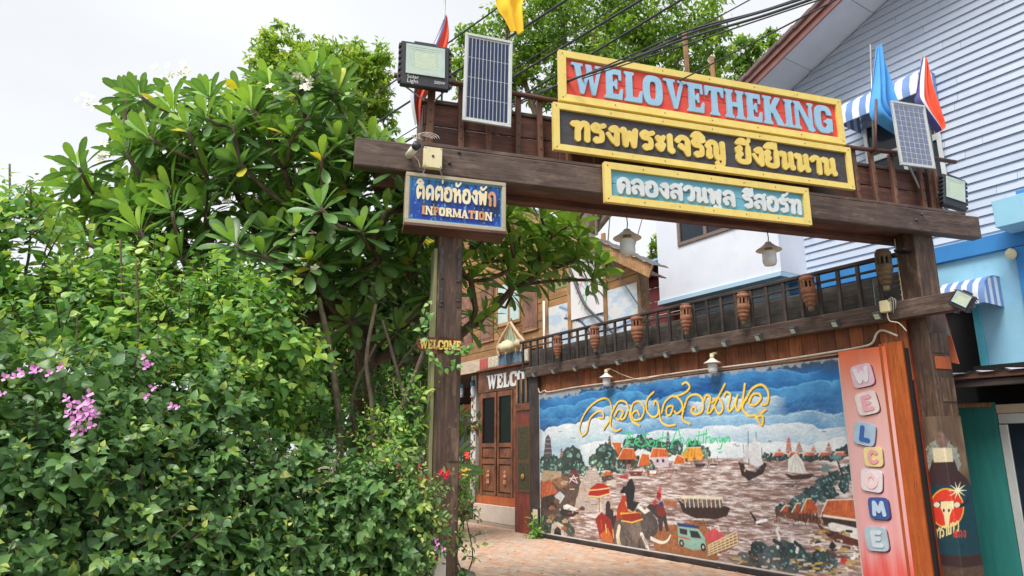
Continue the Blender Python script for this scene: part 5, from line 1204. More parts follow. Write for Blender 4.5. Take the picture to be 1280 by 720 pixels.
for ch, (a, b), tc_, lc, tilt, hp in (('W', (1078, 469.5), (238, 204, 222), (246, 240, 246), -.14, 15), ('E', (1084, 504), (246, 232, 232), (240, 178, 190), -.16, 15), ('L', (1081, 542.5), (176, 204, 230), (60, 106, 180), .22, 15), ('C', (1092, 571), (240, 222, 160), (238, 168, 172), .02, 13),
                               ('O', (1090, 600.5), (236, 228, 234), (248, 214, 216), .12, 15), ('M', (1099, 635.5), (66, 90, 156), (190, 214, 238), -.02, 14.5), ('E', (1096, 673.5), (178, 198, 210), (206, 220, 228), -.06, 16)):
    x, z = MF.sz(a, b, -.07); hz = abs(MF.zz(a, b - hp, -.07) - MF.zz(a, b + hp, -.07)) / 2 * .95; hx = hz * .98
    ct, st_ = math.cos(tilt), math.sin(tilt)
    pl = lambda u, v_: (x + u * ct + v_ * st_, z - u * st_ + v_ * ct)
    nm = 'tile_%d_%d_%d' % tc_
    tm = MATS.get(nm) or paint(nm, tc_, tuple(int(q * .9) for q in tc_), .5, 8, .05); nm2 = 'tl_%d_%d_%d' % lc; lm = MATS.get(nm2) or paint(nm2, lc, tuple(int(q * .94) for q in lc), .5, 8, .05)
    shp = [pl(*q) for q in sq(0, 0, hx, hz, 5, 28)]
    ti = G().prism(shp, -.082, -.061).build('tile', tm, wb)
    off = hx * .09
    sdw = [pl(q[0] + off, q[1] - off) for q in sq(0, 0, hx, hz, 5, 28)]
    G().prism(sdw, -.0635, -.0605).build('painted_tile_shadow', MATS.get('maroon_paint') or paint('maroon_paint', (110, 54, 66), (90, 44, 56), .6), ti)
    w_, _ = RD[ch]
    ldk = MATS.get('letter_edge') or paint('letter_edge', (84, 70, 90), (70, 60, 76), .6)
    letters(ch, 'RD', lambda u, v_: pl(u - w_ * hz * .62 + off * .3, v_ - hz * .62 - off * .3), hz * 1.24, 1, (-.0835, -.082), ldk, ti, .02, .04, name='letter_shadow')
    letters(ch, 'RD', lambda u, v_: pl(u - w_ * hz * .62, v_ - hz * .62), hz * 1.24, 1, (-.09, -.0836), lm, ti, .035, .04)

# ---------------------------------------------------------------- bottle poster painted on the right post
po = thing('bottle_poster', 'painted energy drink bottle with a red buffalo skull badge on the right post', 'poster', GF, (0, PF, 0))
class Wrap:
    """the post's left and front faces unrolled: u < 0 on the left face, u > 0 on the front face"""
    L = Fr((GF.P(0, PF, 0).x, GF.P(0, PF, 0).y), 17 + 90)
    def sz(s, px, py, d=0):
        a, b = s.L.sz(px, py, 0); c, e = GF.sz(px, py, PF)
        return (-a, b) if a > 0 else (c, e)
BP = Art(Wrap(), 0, -PW + .004, PW - .004, .0, 1.98, .005)
BP.C = grad(fbm(BP.X.shape, (14, 60), 5), [(0, (74, 56, 48)), (.5, (104, 84, 70)), (1, (140, 120, 98))])
BP.blob((1180, 575), .22, .22, (142, 146, 138), .5, 4, .09); BP.blob((1177, 550), .07, .09, (122, 98, 88), .4, 4, .06)
BP.poly([(1154, 620), (1154, 604), (1161, 592), (1166, 575), (1192, 574), (1197, 588), (1208, 598), (1212, 606), (1213, 622)], (62, 42, 46), tex=.2)
BP.poly([(1166, 560), (1189, 560), (1191, 577), (1168, 578)], (214, 202, 170), tex=.15)
BP.poly([(1150, 606), (1240, 604), (1240, 690), (1150, 691)], (24, 62, 74), tex=.25)
BP.poly([(1150, 690), (1250, 689), (1250, 705), (1150, 706)], (58, 40, 42), tex=.2)
BP.poly([(1150, 704), (1250, 703), (1256, 900), (1150, 900)], (84, 66, 56), tex=.5)
cx0, cy0 = 1183.5, 635
E_ = lambda rx, ry, n=26: [(cx0 + rx * math.cos(a), cy0 + ry * math.sin(a)) for a in np.linspace(0, 6.28, n)]
BP.poly(E_(21, 25), (236, 170, 60)); BP.poly(E_(19.5, 23.2), (216, 62, 44), tex=.15)
q = lambda a, b: (cx0 + a, cy0 - b)
for k in range(10):
    a = k * .628; BP.line([q(13, 22), q(13 + 11 * math.cos(a), 22 + 11 * math.sin(a))], (246, 238, 200), .01, r2=.001)
for sg in (-1, 1): BP.line([q(sg * 5, 6), q(sg * 16, 3), q(sg * 25, 8), q(sg * 25, 15)], (36, 40, 60), .028, sp=True, r2=.006)
for sg in (-1, 1): BP.poly([q(sg * 12 + 4 * math.cos(a), 4 + 3.4 * math.sin(a)) for a in np.linspace(0, 6.2, 9)], (232, 222, 190))
BP.poly([q(-7, 8), q(8, 9), q(8, 0), q(4.5, -9), q(3, -22), q(-1, -23), q(-3, -9), q(-7, 0)], (234, 220, 170), tex=.1)
for sg in (-1, 1): BP.poly([q(sg * 3.2 + 1.4 * math.cos(a), -3 + 2.4 * math.sin(a)) for a in np.linspace(0, 6.2, 8)], (50, 40, 40))
def tpx(text, x0, y0, wx, hy, rise, col, r_):
    lay, tw = layout(text, 'TH')
    for chs, x in lay:
        for c in chs:
            for p in TH[c][1]:
                P = [BP.m((x0 + (x + a) * wx, y0 - b * hy - (x + a) * rise)) for a, b in p[1]]
                BP.line(P * (2 if len(P) == 1 else 1), col, r_ * p[2] / .105, px=False)
tpx('คาราบาว', 1168, 676, 5.2, 14, 2.0, (232, 214, 150), .008)
tpx('แดง', 1192, 672, 6, 9, 0, (206, 62, 48), .006)
idx = np.arange(BP.h * BP.w).reshape(BP.h, BP.w)
ux = BP.X.ravel(); VV = np.stack([np.where(ux < 0, -.006, ux), np.where(ux < 0, PF - ux, PF - .006), BP.Z.ravel()], 1) - np.array(ORG[po.name])
FF = np.stack([idx[:-1, :-1], idx[:-1, 1:], idx[1:, 1:], idx[1:, :-1]], -1).reshape(-1, 4)
CC = np.concatenate([np.clip(BP.C, 0, 1), np.ones((BP.h, BP.w, 1))], -1).reshape(-1, 4)
o = bpy.data.objects.new('painted_face', npmesh('painted_face', VV, FF, INK, {'ink': ('C', CC)})); COL.objects.link(o); o.parent = po
G().box(.001, PW - .001, PF - .0045, PF - .001, .0, 1.985).build('backing_board', beam_z, po)
# ================================================================== GROUND
def sheet(x0, x1, y0, y1, z, fr=WF): return G().add([(x0, y0, z), (x1, y0, z), (x1, y1, z), (x0, y1, z)], [(0, 1, 2, 3)])
soil = paint('ground_earth', (132, 120, 100), (100, 92, 74), .95, 1.5, .3, grime=(90, 100, 70), gamt=.5)
solo(sheet(-400, 400, -60, 600, -.012), 'ground', soil, WF, (0, 0, 0), kind='structure')
mortar = paint('sandy_joint', (150, 132, 116), (124, 108, 94), .95, 6, .2)
solo(G().box(-30, 9, -6, 1.4, -.011, -.004), 'path', mortar, MF, (0, 0, 0), kind='structure')
pav = paint('brick_paver', (206, 184, 166), (176, 152, 134), .85, 7, .25, vary=.12, grime=(170, 150, 136), gamt=.5)
pav2 = paint('brick_paver_orange', (208, 172, 146), (182, 142, 116), .85, 7, .25, vary=.12, grime=(170, 150, 136), gamt=.5)
spots = []
bw, bl = .11, .22
for j in range(-48, 2):
    for i in range(-90, 24):
        s_ = i * bl + (bl / 2 if j % 2 else 0); d_ = j * bw * 1.0
        if d_ > .55 or (s_ > MA0 - .2 and d_ > -.12): continue
        P = MF.P(s_ + bl / 2, d_ + bw / 2, 0); u, v, f = pix(P)
        if f < 1 or u < -200 or u > 1500 or v > 860: continue
        vis = 556 < u < 900 and v < 722
        spots.append(((0 if vis else 1), f, s_, d_))
spots.sort()
protos = []
path = bpy.data.objects['path']
for m in (pav, pav2):
    for h in (0, .002): protos.append(G().box(.005, bl - .005, .005, bw - .005, -.004, .014 + h, .004).mesh('brick', m))
rest = G()
for k, (vis, f, s_, d_) in enumerate(spots):
    zz_ = R.uniform(-.002, .002)
    if k < 300:
        o = bpy.data.objects.new('brick', protos[R.randrange(4)]); COL.objects.link(o); o.parent = path
        o.location = (s_, d_, zz_); o.rotation_euler = (R.uniform(-.008, .008), R.uniform(-.008, .008), R.uniform(-.01, .01)); ORG[o.name] = Vector((0, 0, 0))
    else:
        rest.box(s_ + .004, s_ + bl - .004, d_ + .004, d_ + bw - .004, -.004, .014 + zz_, 0, R.randrange(2))
o = rest.build('bricks', [pav, pav2], path); o['kind'] = 'stuff'

# ================================================================== WOODEN HOUSE behind and beside the mural wall
HD_ = .78
fs0 = MF.sx(598, 560, HD_); hR = MF.sx(800, 345, HD_)
fz = (MF.zz(598, 465, HD_) + MF.zz(657, 454, HD_)) / 2          # underside of the upper storey
house = thing('wooden_house', 'two storey wooden house of reclaimed planks behind the mural wall', 'house', MF, (-2, HD_, 0))
zr0 = MF.zz(800, 340, HD_); RA, RB = MF.sz(813, 330, HD_ - .35), MF.sz(750, 302, HD_ - .35); roofz = lambda s_: RA[1] - .12 + (RA[0] - s_) * (RB[1] - RA[1]) / (RA[0] - RB[0])      # eaves line falling towards the gate
pa_white = paint('whitewashed_plank', (214, 218, 222), (176, 190, 204), .7, 1.6, .2, grime=(214, 176, 140), gamt=.9, stretch=(1, 1, 3), vary=.05)
z = fz + .3; row = 0; HW = MF.sx(400, 440, HD_)
WL = MF.sx(686, 400, HD_); ART0, ART1 = MF.sx(714, 365, HD_ - .05), MF.sx(754, 360, HD_ - .05)
while z < 8.2:
    h = .2; s_ = -17.0
    top_s = min(hR, RA[0] - (z + .2 - RA[1]) * (RA[0] - RB[0]) / (RB[1] - RA[1]))
    while s_ < top_s - .02:
        L = R.uniform(1.5, 2.6); e = min(s_ + L, top_s)
        if s_ < WL < e - .2: e = WL
        m = house_x
        if s_ >= WL - .01:
            if z < 4.62 or (e <= ART0 + .3 and z < 5.35): m = pa_white
            elif R.random() < .25: m = housegrn_x
        if e - s_ > .05: G().box(s_, e - .006, HD_ - .012 - .006 * (row % 2), HD_ + .02, z, z + h - .008, .004).build('plank', m, house)
        s_ = e
    z += h; row += 1
G().prism([(HW, fz), (hR - .02, fz), (hR - .02, roofz(hR) - .1), (-2.2, min(roofz(-2.2), 8.0)), (HW, 8.0)], HD_ + .03, HD_ + .2).build('upper_wall', house_x, house)
G().box(hR - .06, hR + .03, HD_ - .04, HD_ + .2, 2.5, roofz(hR) - .1, .005).build('corner_board', trim_z, house)
G().box(WL - .06, WL + .03, HD_ - .045, HD_ - .013, 3.3, roofz(WL) - .6, .005).build('trim_board', trim_z, house)
# verge and corrugated roof
RT = MF.sx(813, 331, HD_ - .35)
g = G(); n = 60; V = []
for k in range(n + 1):
    s_ = RT - k * .09; b = .014 * math.sin(k * 2.2)
    for y in (HD_ - .35, HD_ + .12): V.append((s_, y, roofz(s_) + .12 + b))
g.add(V, [(2 * k, 2 * k + 1, 2 * k + 3, 2 * k + 2) for k in range(n)]); V2 = [(a, b, c - .012) for a, b, c in V]; g.add(V2, [(2 * k, 2 * k + 2, 2 * k + 3, 2 * k + 1) for k in range(n)])
g.build('corrugated_roof', paint('dark_corrugated', (112, 106, 108), (84, 80, 82), .6, 6, .1), house)
G().bar((RT - .03, HD_ - .3, roofz(RT - .03) - .02), (-2.4, HD_ - .3, roofz(-2.4) - .02), .03, .24, (0, 0, 1), .006).build('verge_board', trim_z, house)
G().bar((RT - .05, HD_ - .1, roofz(RT - .05) - .1), (-2.4, HD_ - .1, roofz(-2.4) - .1), .36, .02, (0, 0, 1)).build('verge_soffit', door_x, house)
# shutters and window of the upper storey
def sight_box(fr, d, p0, p1): a = fr.sz(*p0, d); b = fr.sz(*p1, d); return min(a[0], b[0]), max(a[0], b[0]), min(a[1], b[1]), max(a[1], b[1])
def shutter(x0, x1, z0, z1, lab=None):
    o = G().box(x0, x1, HD_ - .05, HD_ - .02, z0, z1, .005).build('shutter', shut_z, house)
    G().box(x0 + .05, x1 - .05, HD_ - .056, HD_ - .051, z0 + .06, z1 - .06, .003).build('shutter_panel', shut_z, o)
    G().box(x0 - .03, x1 + .03, HD_ - .06, HD_ - .02, z0 - .05, z0 - .005, .004).build('shutter_sill', trim_z, o); return o
zS0 = MF.zz(664, 412, HD_); zS1 = zS0 + 1.35
shutter(MF.sx(655.5, 385, HD_), MF.sx(673, 385, HD_), zS0, zS1)
shutter(MF.sx(602, 400, HD_), MF.sx(618, 400, HD_), zS0, zS1)
shutter(MF.sx(577, 405, HD_), MF.sx(592, 405, HD_), zS0, zS1)
wx0, wx1 = MF.sx(622, 385, HD_), MF.sx(652, 385, HD_)
wo = G().box(wx0, wx1, HD_ - .055, HD_ - .02, zS0 + .25, zS0 + .33, .004).build('window_sill', trim_z, house)
G().box(wx0 + .05, wx1 - .05, HD_ - .025, HD_ - .021, zS0 + .34, zS1 - .05).build('window_pane', paint('window_print', (150, 196, 200), (214, 216, 206), .3, 5), house)
for xx in (wx0, (wx0 + wx1) / 2, wx1 - .05): G().box(xx, xx + .05, HD_ - .05, HD_ - .024, zS0 + .33, zS1, .004).build('window_frame', trim_z, house)
# art panel with abstract figure
x0, x1 = ART0, ART1; z0, z1 = MF.zz(752, 392, HD_ - .05) + .02, MF.zz(716, 335, HD_ - .05) + .5
pn = thing('art_panel', 'white panel with a thin abstract figure painted on the house gable', 'painting', MF, ((x0 + x1) / 2, HD_ - .04, z0))
AP = Art(MF, HD_ - .05, x0, x1, z0, z1, .012); AP.C = grad(fbm(AP.X.shape, (30, 30), 4), [(0, (220, 216, 220)), (1, (236, 234, 236))])
for pts, c, r_ in (([(720, 360), (726, 355), (733, 362), (735, 352), (734, 335)], (150, 190, 210), .02), ([(722, 366), (728, 352), (722, 348)], (220, 150, 170), .03), ([(735, 362), (742, 352), (750, 350)], (60, 60, 70), .02), ([(733, 352), (734, 366), (732, 388)], (120, 180, 150), .035), ([(738, 366), (745, 370), (749, 380)], (60, 64, 74), .04), ([(724, 380), (731, 368), (727, 388)], (150, 190, 150), .02), ([(741, 346), (748, 356), (744, 364)], (226, 190, 200), .03), ([(728, 346), (733, 358)], (190, 150, 180), .03)):
    AP.line(pts, c, r_, sp=True, r2=r_ * .4)
AP.build('painted_face', INK, pn, HD_ - .065)
G().box(x0, x1, HD_ - .063, HD_ - .02, z0, z1).build('board', edge_w, pn)
for a, b in ((x0 - .12, x0 - .005), (x1 + .005, x1 + .1)): G().box(a, b, HD_ - .07, HD_ - .02, z0 - .35, z1, .005).build('side_trim', trim_z, pn)
# white elephant shapes painted low on the gable
EP = Art(MF, HD_ - .03, WL + .04, hR - .06, 3.4, 4.72, .014); EP.C = grad(fbm(EP.X.shape, (26, 12), 14) * 1.1, [(0, (226, 190, 150)), (.4, (214, 218, 222)), (.62, (176, 196, 216)), (1, (226, 228, 230))])
EP.line([(706, 398), (722, 400), (732, 408), (738, 418)], (50, 60, 90), .025, sp=True)
for k in range(9): EP.line([(708 + k * 2.6, 398 + k * .7), (708 + k * 2.6, 393 + k * .9)], (40, 44, 60), .012)
EP.line([(700, 384), (718, 390), (740, 390), (760, 396)], (120, 150, 186), .03, sp=True); EP.line([(772, 412), (786, 402), (800, 398)], (120, 140, 176), .03, sp=True)
po_ = thing('gable_painting', 'faded white and blue mural painted low on the house gable', 'painting', MF, (1, HD_ - .03, 3.4))
EP.build('painted_face', INK, po_, HD_ - .034)
# lower storey: fascia, lettered strip, WELCOM board, doors
G().box(HW, MF.sx(600, 464, HD_ - .1), HD_ - .12, HD_ - .08, fz - .02, fz + .3, .006).build('fascia_board', paint('pale_fascia', (206, 192, 172), (170, 150, 130), .7, 3, .2, stretch=(1, 6, 6), grime=(140, 110, 90), gamt=.5), house)
G().box(MF.sx(597, 468, HD_ - .1), 0, HD_ - .14, HD_ - .02, fz - .03, fz + .01, .005).build('ledge_board', door_x, house)
ls0, ls1 = MF.sx(598, 462, HD_ - .1), MF.sx(660, 452, HD_ - .1); lz0, lz1 = fz + .02, fz + .3
stp = thing('lettered_strip', 'long strip of tall narrow letters in red, cream and blue over the house door', 'sign', MF, (ls0, HD_ - .1, lz0))
G().box(ls0, ls1, HD_ - .1, HD_ - .06, lz0, lz1, .004).build('board', paint('faded_board', (196, 176, 156), (150, 140, 130), .7, 4, .2), stp)
segs = 'UUINGSAUUNPLUR'; cols_ = [(206, 92, 84)] * 3 + [(226, 214, 190)] * 3 + [(92, 128, 160)] * 7 + [(220, 214, 200)]
sx_ = (ls1 - ls0) / len(segs)
for k, ch in enumerate(segs):
    nm = 'strip_%d' % cols_[k][0]; m = MATS.get(nm) or paint(nm, cols_[k], None, .6)
    nb = 'stripback_%d' % cols_[k][2]; mb = MATS.get(nb) or paint(nb, tuple(int(c * .72 + 40) for c in cols_[k]), None, .7)
    G().box(ls0 + sx_ * k + .004, ls0 + sx_ * (k + 1) - .004, HD_ - .104, HD_ - .1, lz0 + .01, lz1 - .01).build('coloured_panel', mb, stp)
    w_ = LA[ch][0]; letters(ch, 'LA', lambda u, v: (ls0 + sx_ * k + u + .03, lz0 + .03 + v), lz1 - lz0 - .06, (sx_ - .06) / (w_ * (lz1 - lz0 - .06)), (HD_ - .112, HD_ - .104), m, stp, .0, .05)
wz0 = MF.zz(600, 492, HD_); 
G().box(fs0, 0.4, HD_ - .02, HD_ + .02, wz0, fz - .03, .004).build('welcome_plank', door_x, house)
G().box(fs0 - .02, .4, HD_ + .021, HD_ + .06, 0, fz).build('lower_wall', door_z, house)
wl = thing('welcome_lettering', 'white serif lettering WELCOM on brown boards over the carved doors', 'lettering', MF, (MF.sx(612, 480, HD_), HD_ - .02, MF.zz(612, 487, HD_)))
c0_, c1_ = MF.sx(610.5, 480, HD_), MF.sx(670, 470, HD_); lay, tw = layout('WELCOM', 'LA'); ls_ = abs(MF.zz(622, 486, HD_) - MF.zz(622, 468.5, HD_))
letters('WELCOM', 'LA', lambda u, v: (c0_ + u, MF.zz(612, 487, HD_) + v), ls_, (c1_ - c0_) / (tw * ls_), (HD_ - .04, HD_ - .021), white_l, wl, .01, .05)
zpl = MF.zz(620, 631, HD_)
G().box(fs0 - .02, MF.sx(644, 645, HD_ - .1) + .5, HD_ - .12, HD_ + .1, 0, zpl, .01).build('plinth', concrete, house)
G().box(fs0, MF.sx(644, 600, HD_) + .4, HD_ - .05, HD_ + .02, zpl + .004, zpl + .2, .006).build('threshold', orange_z, house)
dz0, dz1 = zpl + .2, wz0 - .02
def leaf_door(a, b, lab):
    dr = thing('carved_door', lab, 'door', MF, ((a + b) / 2, HD_ - .05, dz0), 'narrow carved house doors')
    H = dz1 - dz0
    for q in (a, b - .07): G().box(q, q + .07, HD_ - .06, HD_ - .02, dz0, dz1, .005).build('stile', door_z, dr)
    for f0, f1 in ((0, .03), (.3, .35), (.46, .5), (.95, 1)): G().box(a + .07, b - .07, HD_ - .058, HD_ - .022, dz0 + H * f0, dz0 + H * f1, .004).build('rail', door_z, dr)
    G().box(a + .07, b - .07, HD_ - .03, HD_ - .024, dz0 + H * .5, dz0 + H * .95).build('glass', green_gl if 'right' in lab else black_gl, dr)
    for k, (f0, f1) in enumerate(((.03, .3), (.35, .46))):
        G().box(a + .09, b - .09, HD_ - .045, HD_ - .03, dz0 + H * f0 + .03, dz0 + H * f1 - .03, .006).build('panel', door_z, dr)
        xc = (a + b) / 2; zc = dz0 + H * (f0 + f1) / 2; u = H * (f1 - f0) * .3
        g = G(); g.lathe([(0, -u), (u * .3, -u * .6), (u * .2, -.1 * u), (u * .32, .2 * u), (u * .16, .5 * u), (u * .2, .75 * u), (0, u)], (xc, HD_ - .046, zc), 6)
        g.build('carving', MATS.get('carving_%d' % k) or paint('carving_%d' % k, ((210, 150, 110), (176, 80, 70))[k], ((90, 60, 70), (90, 60, 50))[k], .6, 30, .5), dr)
e = [MF.sx(p, 560, HD_ - .05) for p in (601, 621, 641)]
leaf_door(e[0], e[1] - .03, 'left leaf of the carved brown doors, with a black glass slit')
leaf_door(e[1] + .03, e[2], 'right leaf of the carved brown doors, with a green glass slit')
G().box(e[2] + .02, .4, HD_ - .05, HD_ - .0, dz0, wz0 - .01, .004).build('side_panel', door_z, house)
# woven fish trap ornament on the facade
rope = paint('rope', (214, 196, 164), (176, 150, 116), .8, 20, .3)
fx, fz0 = MF.sz(638, 443, HD_ - .12); fzt = MF.zz(638, 404, HD_ - .12); fw_ = abs(MF.sx(655, 430, HD_ - .12) - MF.sx(622, 432, HD_ - .12)) / 2; fh = fzt - fz0
ft = thing('fish_trap_ornament', 'rope and basket ornament with a white egg shape hanging on the wooden facade', 'hanging ornament', MF, (fx, HD_ - .12, fz0))
for sg in (-1, 1):
    for o_ in (0, .05): G().tube(spline3([(fx, HD_ - .12, fzt + .12), (fx + sg * .03, HD_ - .12, fzt), (fx + sg * fw_ * .6, HD_ - .14, fz0 + fh * .6), (fx + sg * (fw_ - o_), HD_ - .12, fz0 + fh * .3), (fx + sg * fw_ * .8, HD_ - .12, fz0)]), .036, 6).build('rope', rope, ft, True)
tear = [(fx, fzt + .02), (fx + fw_ * .3, fz0 + fh * .72), (fx + fw_ * .9, fz0 + fh * .36), (fx + fw_ * .95, fz0 + fh * .1), (fx + fw_ * .5, fz0 - .02), (fx - fw_ * .5, fz0 - .02), (fx - fw_ * .95, fz0 + fh * .1), (fx - fw_ * .9, fz0 + fh * .36), (fx - fw_ * .3, fz0 + fh * .72)]
G().prism(tear, HD_ - .1, HD_ - .06).build('woven_back', rope, ft)
for k in range(7):
    a = -1 + k / 3; G().tube([(fx + a * fw_ * .1, HD_ - .12, fzt), (fx + a * fw_ * .9, HD_ - .13, fz0 + fh * .25)], .012, 5).build('rope', rope, ft)
G().lathe([(0, 0), (fw_ * .3, .04), (fw_ * .34, fh * .18), (fw_ * .24, fh * .34), (0, fh * .42)], (fx, HD_ - .2, fz0 + .03), 12).build('egg', cream, ft, True)
G().lathe([(.12, 0), (.06, .02), (0, .03)], (fx, HD_ - .3, fz0 + fh * .22), 10, (0, -1, 0)).build('egg_mark', rope, ft)
for sg in (-1, 1): G().lathe([(0, 0), (fw_ * .2, .06), (fw_ * .24, fh * .18), (fw_ * .12, fh * .3)], (fx + sg * fw_ * .62, HD_ - .13, fz0 + fh * .1), 9).build('basket', rope, ft, True)
g = G(); g.add([(fx - .2, HD_ - .115, fz0 + fh * .4), (fx + .2, HD_ - .115, fz0 + fh * .4), (fx + .05, HD_ - .115, fzt - .15), (fx - .05, HD_ - .115, fzt - .15)], [(0, 1, 2, 3)]); g.build('cloth', paint('teal_cloth', (128, 190, 178), (96, 160, 150), .8, 9), ft)
# white downpipe
G().tube([MF.P(0, 0, 0) * 0 + Vector((MF.sx(680, 390, HD_ - .06), HD_ - .06, 3.0)), Vector((MF.sx(680, 390, HD_ - .06), HD_ - .06, MF.zz(681, 376, HD_ - .06)))], .03, 8).build('downpipe', white_m, house, True)
# thick black cable across the gable
def wire(name, label, pts, r_, fr, mat=cable, cat='cable', group=None):
    g = G(); g.tube(spline3(pts, 6), r_, 6); return solo(g, name, mat, fr, tuple(pts[0]), label, cat, group, smooth=True)
onH = lambda a, b, d=HD_ - .15: (MF.sx(a, b, d), d, MF.zz(a, b, d))
wire('black_cable', 'thick black cable drooping across the white art panel', [onH(712, 335), onH(720, 356), (onH(732, 382)), onH(752, 402), onH(768, 418)], .03, MF)
wire('black_cable', 'thin black cable running down the green and brown gable planks', [onH(762, 330), onH(780, 355), onH(806, 392), onH(818, 402)], .013, MF)

# ---------------------------------------------------------------- recessed veranda left of the doors
ver = thing('veranda', 'shaded open veranda with orange doors under the upper storey', 'veranda', MF, (-6, 2.6, 0))
VD = 2.6
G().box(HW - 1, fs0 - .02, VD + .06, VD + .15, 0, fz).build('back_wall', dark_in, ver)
G().box(fs0 - .03, fs0 + .0, HD_ + .07, VD + .1, 0, fz).build('side_wall', door_x, ver)
G().box(HW, fs0, HD_ - .02, VD + .15, fz - .02, fz + .0).build('ceiling', rail_x, ver)
tops = MF.zz(575, 512, VD)
for a, b in ((497, 508), (511, 520), (524, 536), (572, 582), (584, 594)):
    x0, x1 = MF.sx(a, 550, VD), MF.sx(b, 550, VD)
    o = G().box(x0 - .07, x1 + .07, VD, VD + .05, .15, tops, .008).build('door_leaf', orange_z if a < 560 else door_z, ver)
    G().box(x0 + .06, x1 - .06, VD - .008, VD - .001, tops * .42, tops - .16).build('glass', teal_gl if a < 560 else dark_gl, o)
    G().box(x0 + .04, x1 - .04, VD - .014, VD - .001, .3, tops * .38, .008).build('panel', orange_z if a < 560 else door_z, o)
G().box(HW, fs0, VD - .05, VD + .04, tops + .01, tops + .14, .01).build('door_header', orange_z, ver)
G().box(-13, fs0 - .1, .9, VD, 0, .25, .01).build('veranda_floor', trim_z, ver)
for k in range(14): G().box(fs0 - .2 - k * .16 - .15, fs0 - .2 - k * .16, .86, .895, .0, .24, .004).build('floor_edge_board', trim_z, ver)
# decorated pillar with painted scraps
x0 = MF.sx(588, 560, 1.0); x1 = MF.sx(594, 560, 1.0)
pil = thing('decorated_pillar', 'white pillar covered with small painted scraps beside the carved doors', 'pillar', MF, ((x0 + x1) / 2, 1.0, 0))
G().box(x0, x1, 1.0, 1.12, .25, fz - .02, .008).build('shaft', edge_w, pil)
sm = [paint('scrap_%d' % k, c, None, .6) for k, c in enumerate(((60, 60, 66), (190, 70, 90), (90, 120, 150), (150, 110, 70)))]
for k in range(44):
    a = R.uniform(x0 + .01, x1 - .05); b = .5 + k * .06; G().box(a, a + R.uniform(.03, .08), .99, .999, b, b + R.uniform(.03, .07)).build('scrap', sm[R.randrange(4)], pil)
G().box(x0 - .06, x1 + .06, .95, 1.14, 2.15, 2.27, .01).build('collar', trim_z, pil)
# blue lanterns hung under the veranda edge
blue_lm = paint('blue_lantern', (70, 140, 186), (50, 110, 160), .4, 6)
for (a, b, hp, lab) in ((577, 488, 18, 'small blue lantern hanging left under the house eaves'), (592, 486, 22, 'larger blue lantern hanging beside the carved doors')):
    x, z = MF.sz(a, b, 1.0); h = abs(MF.zz(a, b - hp / 2, 1.0) - z) * 2; r_ = h * .2
    t = thing('lantern', lab, 'lantern', MF, (x, 1.0, z - h / 2))
    G().lathe([(r_ * .9, -h * .5), (r_, -h * .42), (r_ * .8, -h * .38), (0, -h * .38)], (x, 1, z), 10).build('base', steel, t, True)
    G().lathe([(r_ * .7, -h * .36), (r_ * .9, -h * .1), (r_ * .7, h * .15)], (x, 1, z), 10).build('globe', glass_w, t, True)
    G().lathe([(r_ * .8, h * .15), (r_, h * .2), (r_ * .9, h * .42), (r_ * .3, h * .5), (0, h * .5)], (x, 1, z), 10).build('cap', blue_lm, t, True)
    for sg in (-1, 1): G().tube([(x + sg * r_, 1, z - h * .4), (x + sg * r_ * 1.15, 1, z), (x + sg * r_, 1, z + h * .3)], .012, 5).build('frame_wire', blue_lm, t)
    G().tube([(x, 1, z + h * .5), (x, 1, fz)], .01, 5).build('hook', nail, t)

bx0_s = MF.sx(822, 320, 1.75)
# ================================================================== MAROON SHED between the house and the pale building
sh = thing('maroon_shed', 'maroon plank wall with a blue edged roof behind the balcony', 'shed', MF, (3.5, 2.2, 0))
mar = paint('maroon_plank', (138, 74, 76), (118, 60, 64), .6, 4, .15, vary=.05)
z = 2.6; zt_ = MF.zz(812, 349, 2.2); mx0 = -2.0
while z < zt_:
    G().box(mx0, MF.sx(852, 388, 2.19), 2.19, 2.22, z, z + .29, .006).build('plank', mar, sh); z += .3
G().box(MF.sx(790, 340, 2.1), bx0_s - .05, 2.05, 2.18, zt_, zt_ + .14, .01).build('eaves_beam', rail_x, sh)
G().box(MF.sx(790, 340, 2.1), bx0_s - .05, 1.95, 2.3, zt_ + .15, zt_ + .19, .01).build('roof', grey_x, sh)
G().tube([(MF.sx(790, 340, 2.1), 1.9, zt_ + .22), (bx0_s - .02, 1.9, zt_ + .22)], .07, 10).build('blue_gutter', paint('blue_gutter_paint', (52, 138, 178), (40, 116, 156), .4, 5), sh, True)

# ================================================================== PALE BOARDED BUILDING on the right
SDp = 2.5
bh = thing('boarded_building', 'tall pale blue-white clapboard building with a tiled gable roof', 'building', MF, (6, SDp, 0))
sid = paint('pale_clapboard', (188, 199, 216), (174, 187, 207), .5, 1.2, .12, grime=(140, 152, 176), gamt=.45, stretch=(1, 1, 1), vary=.03)
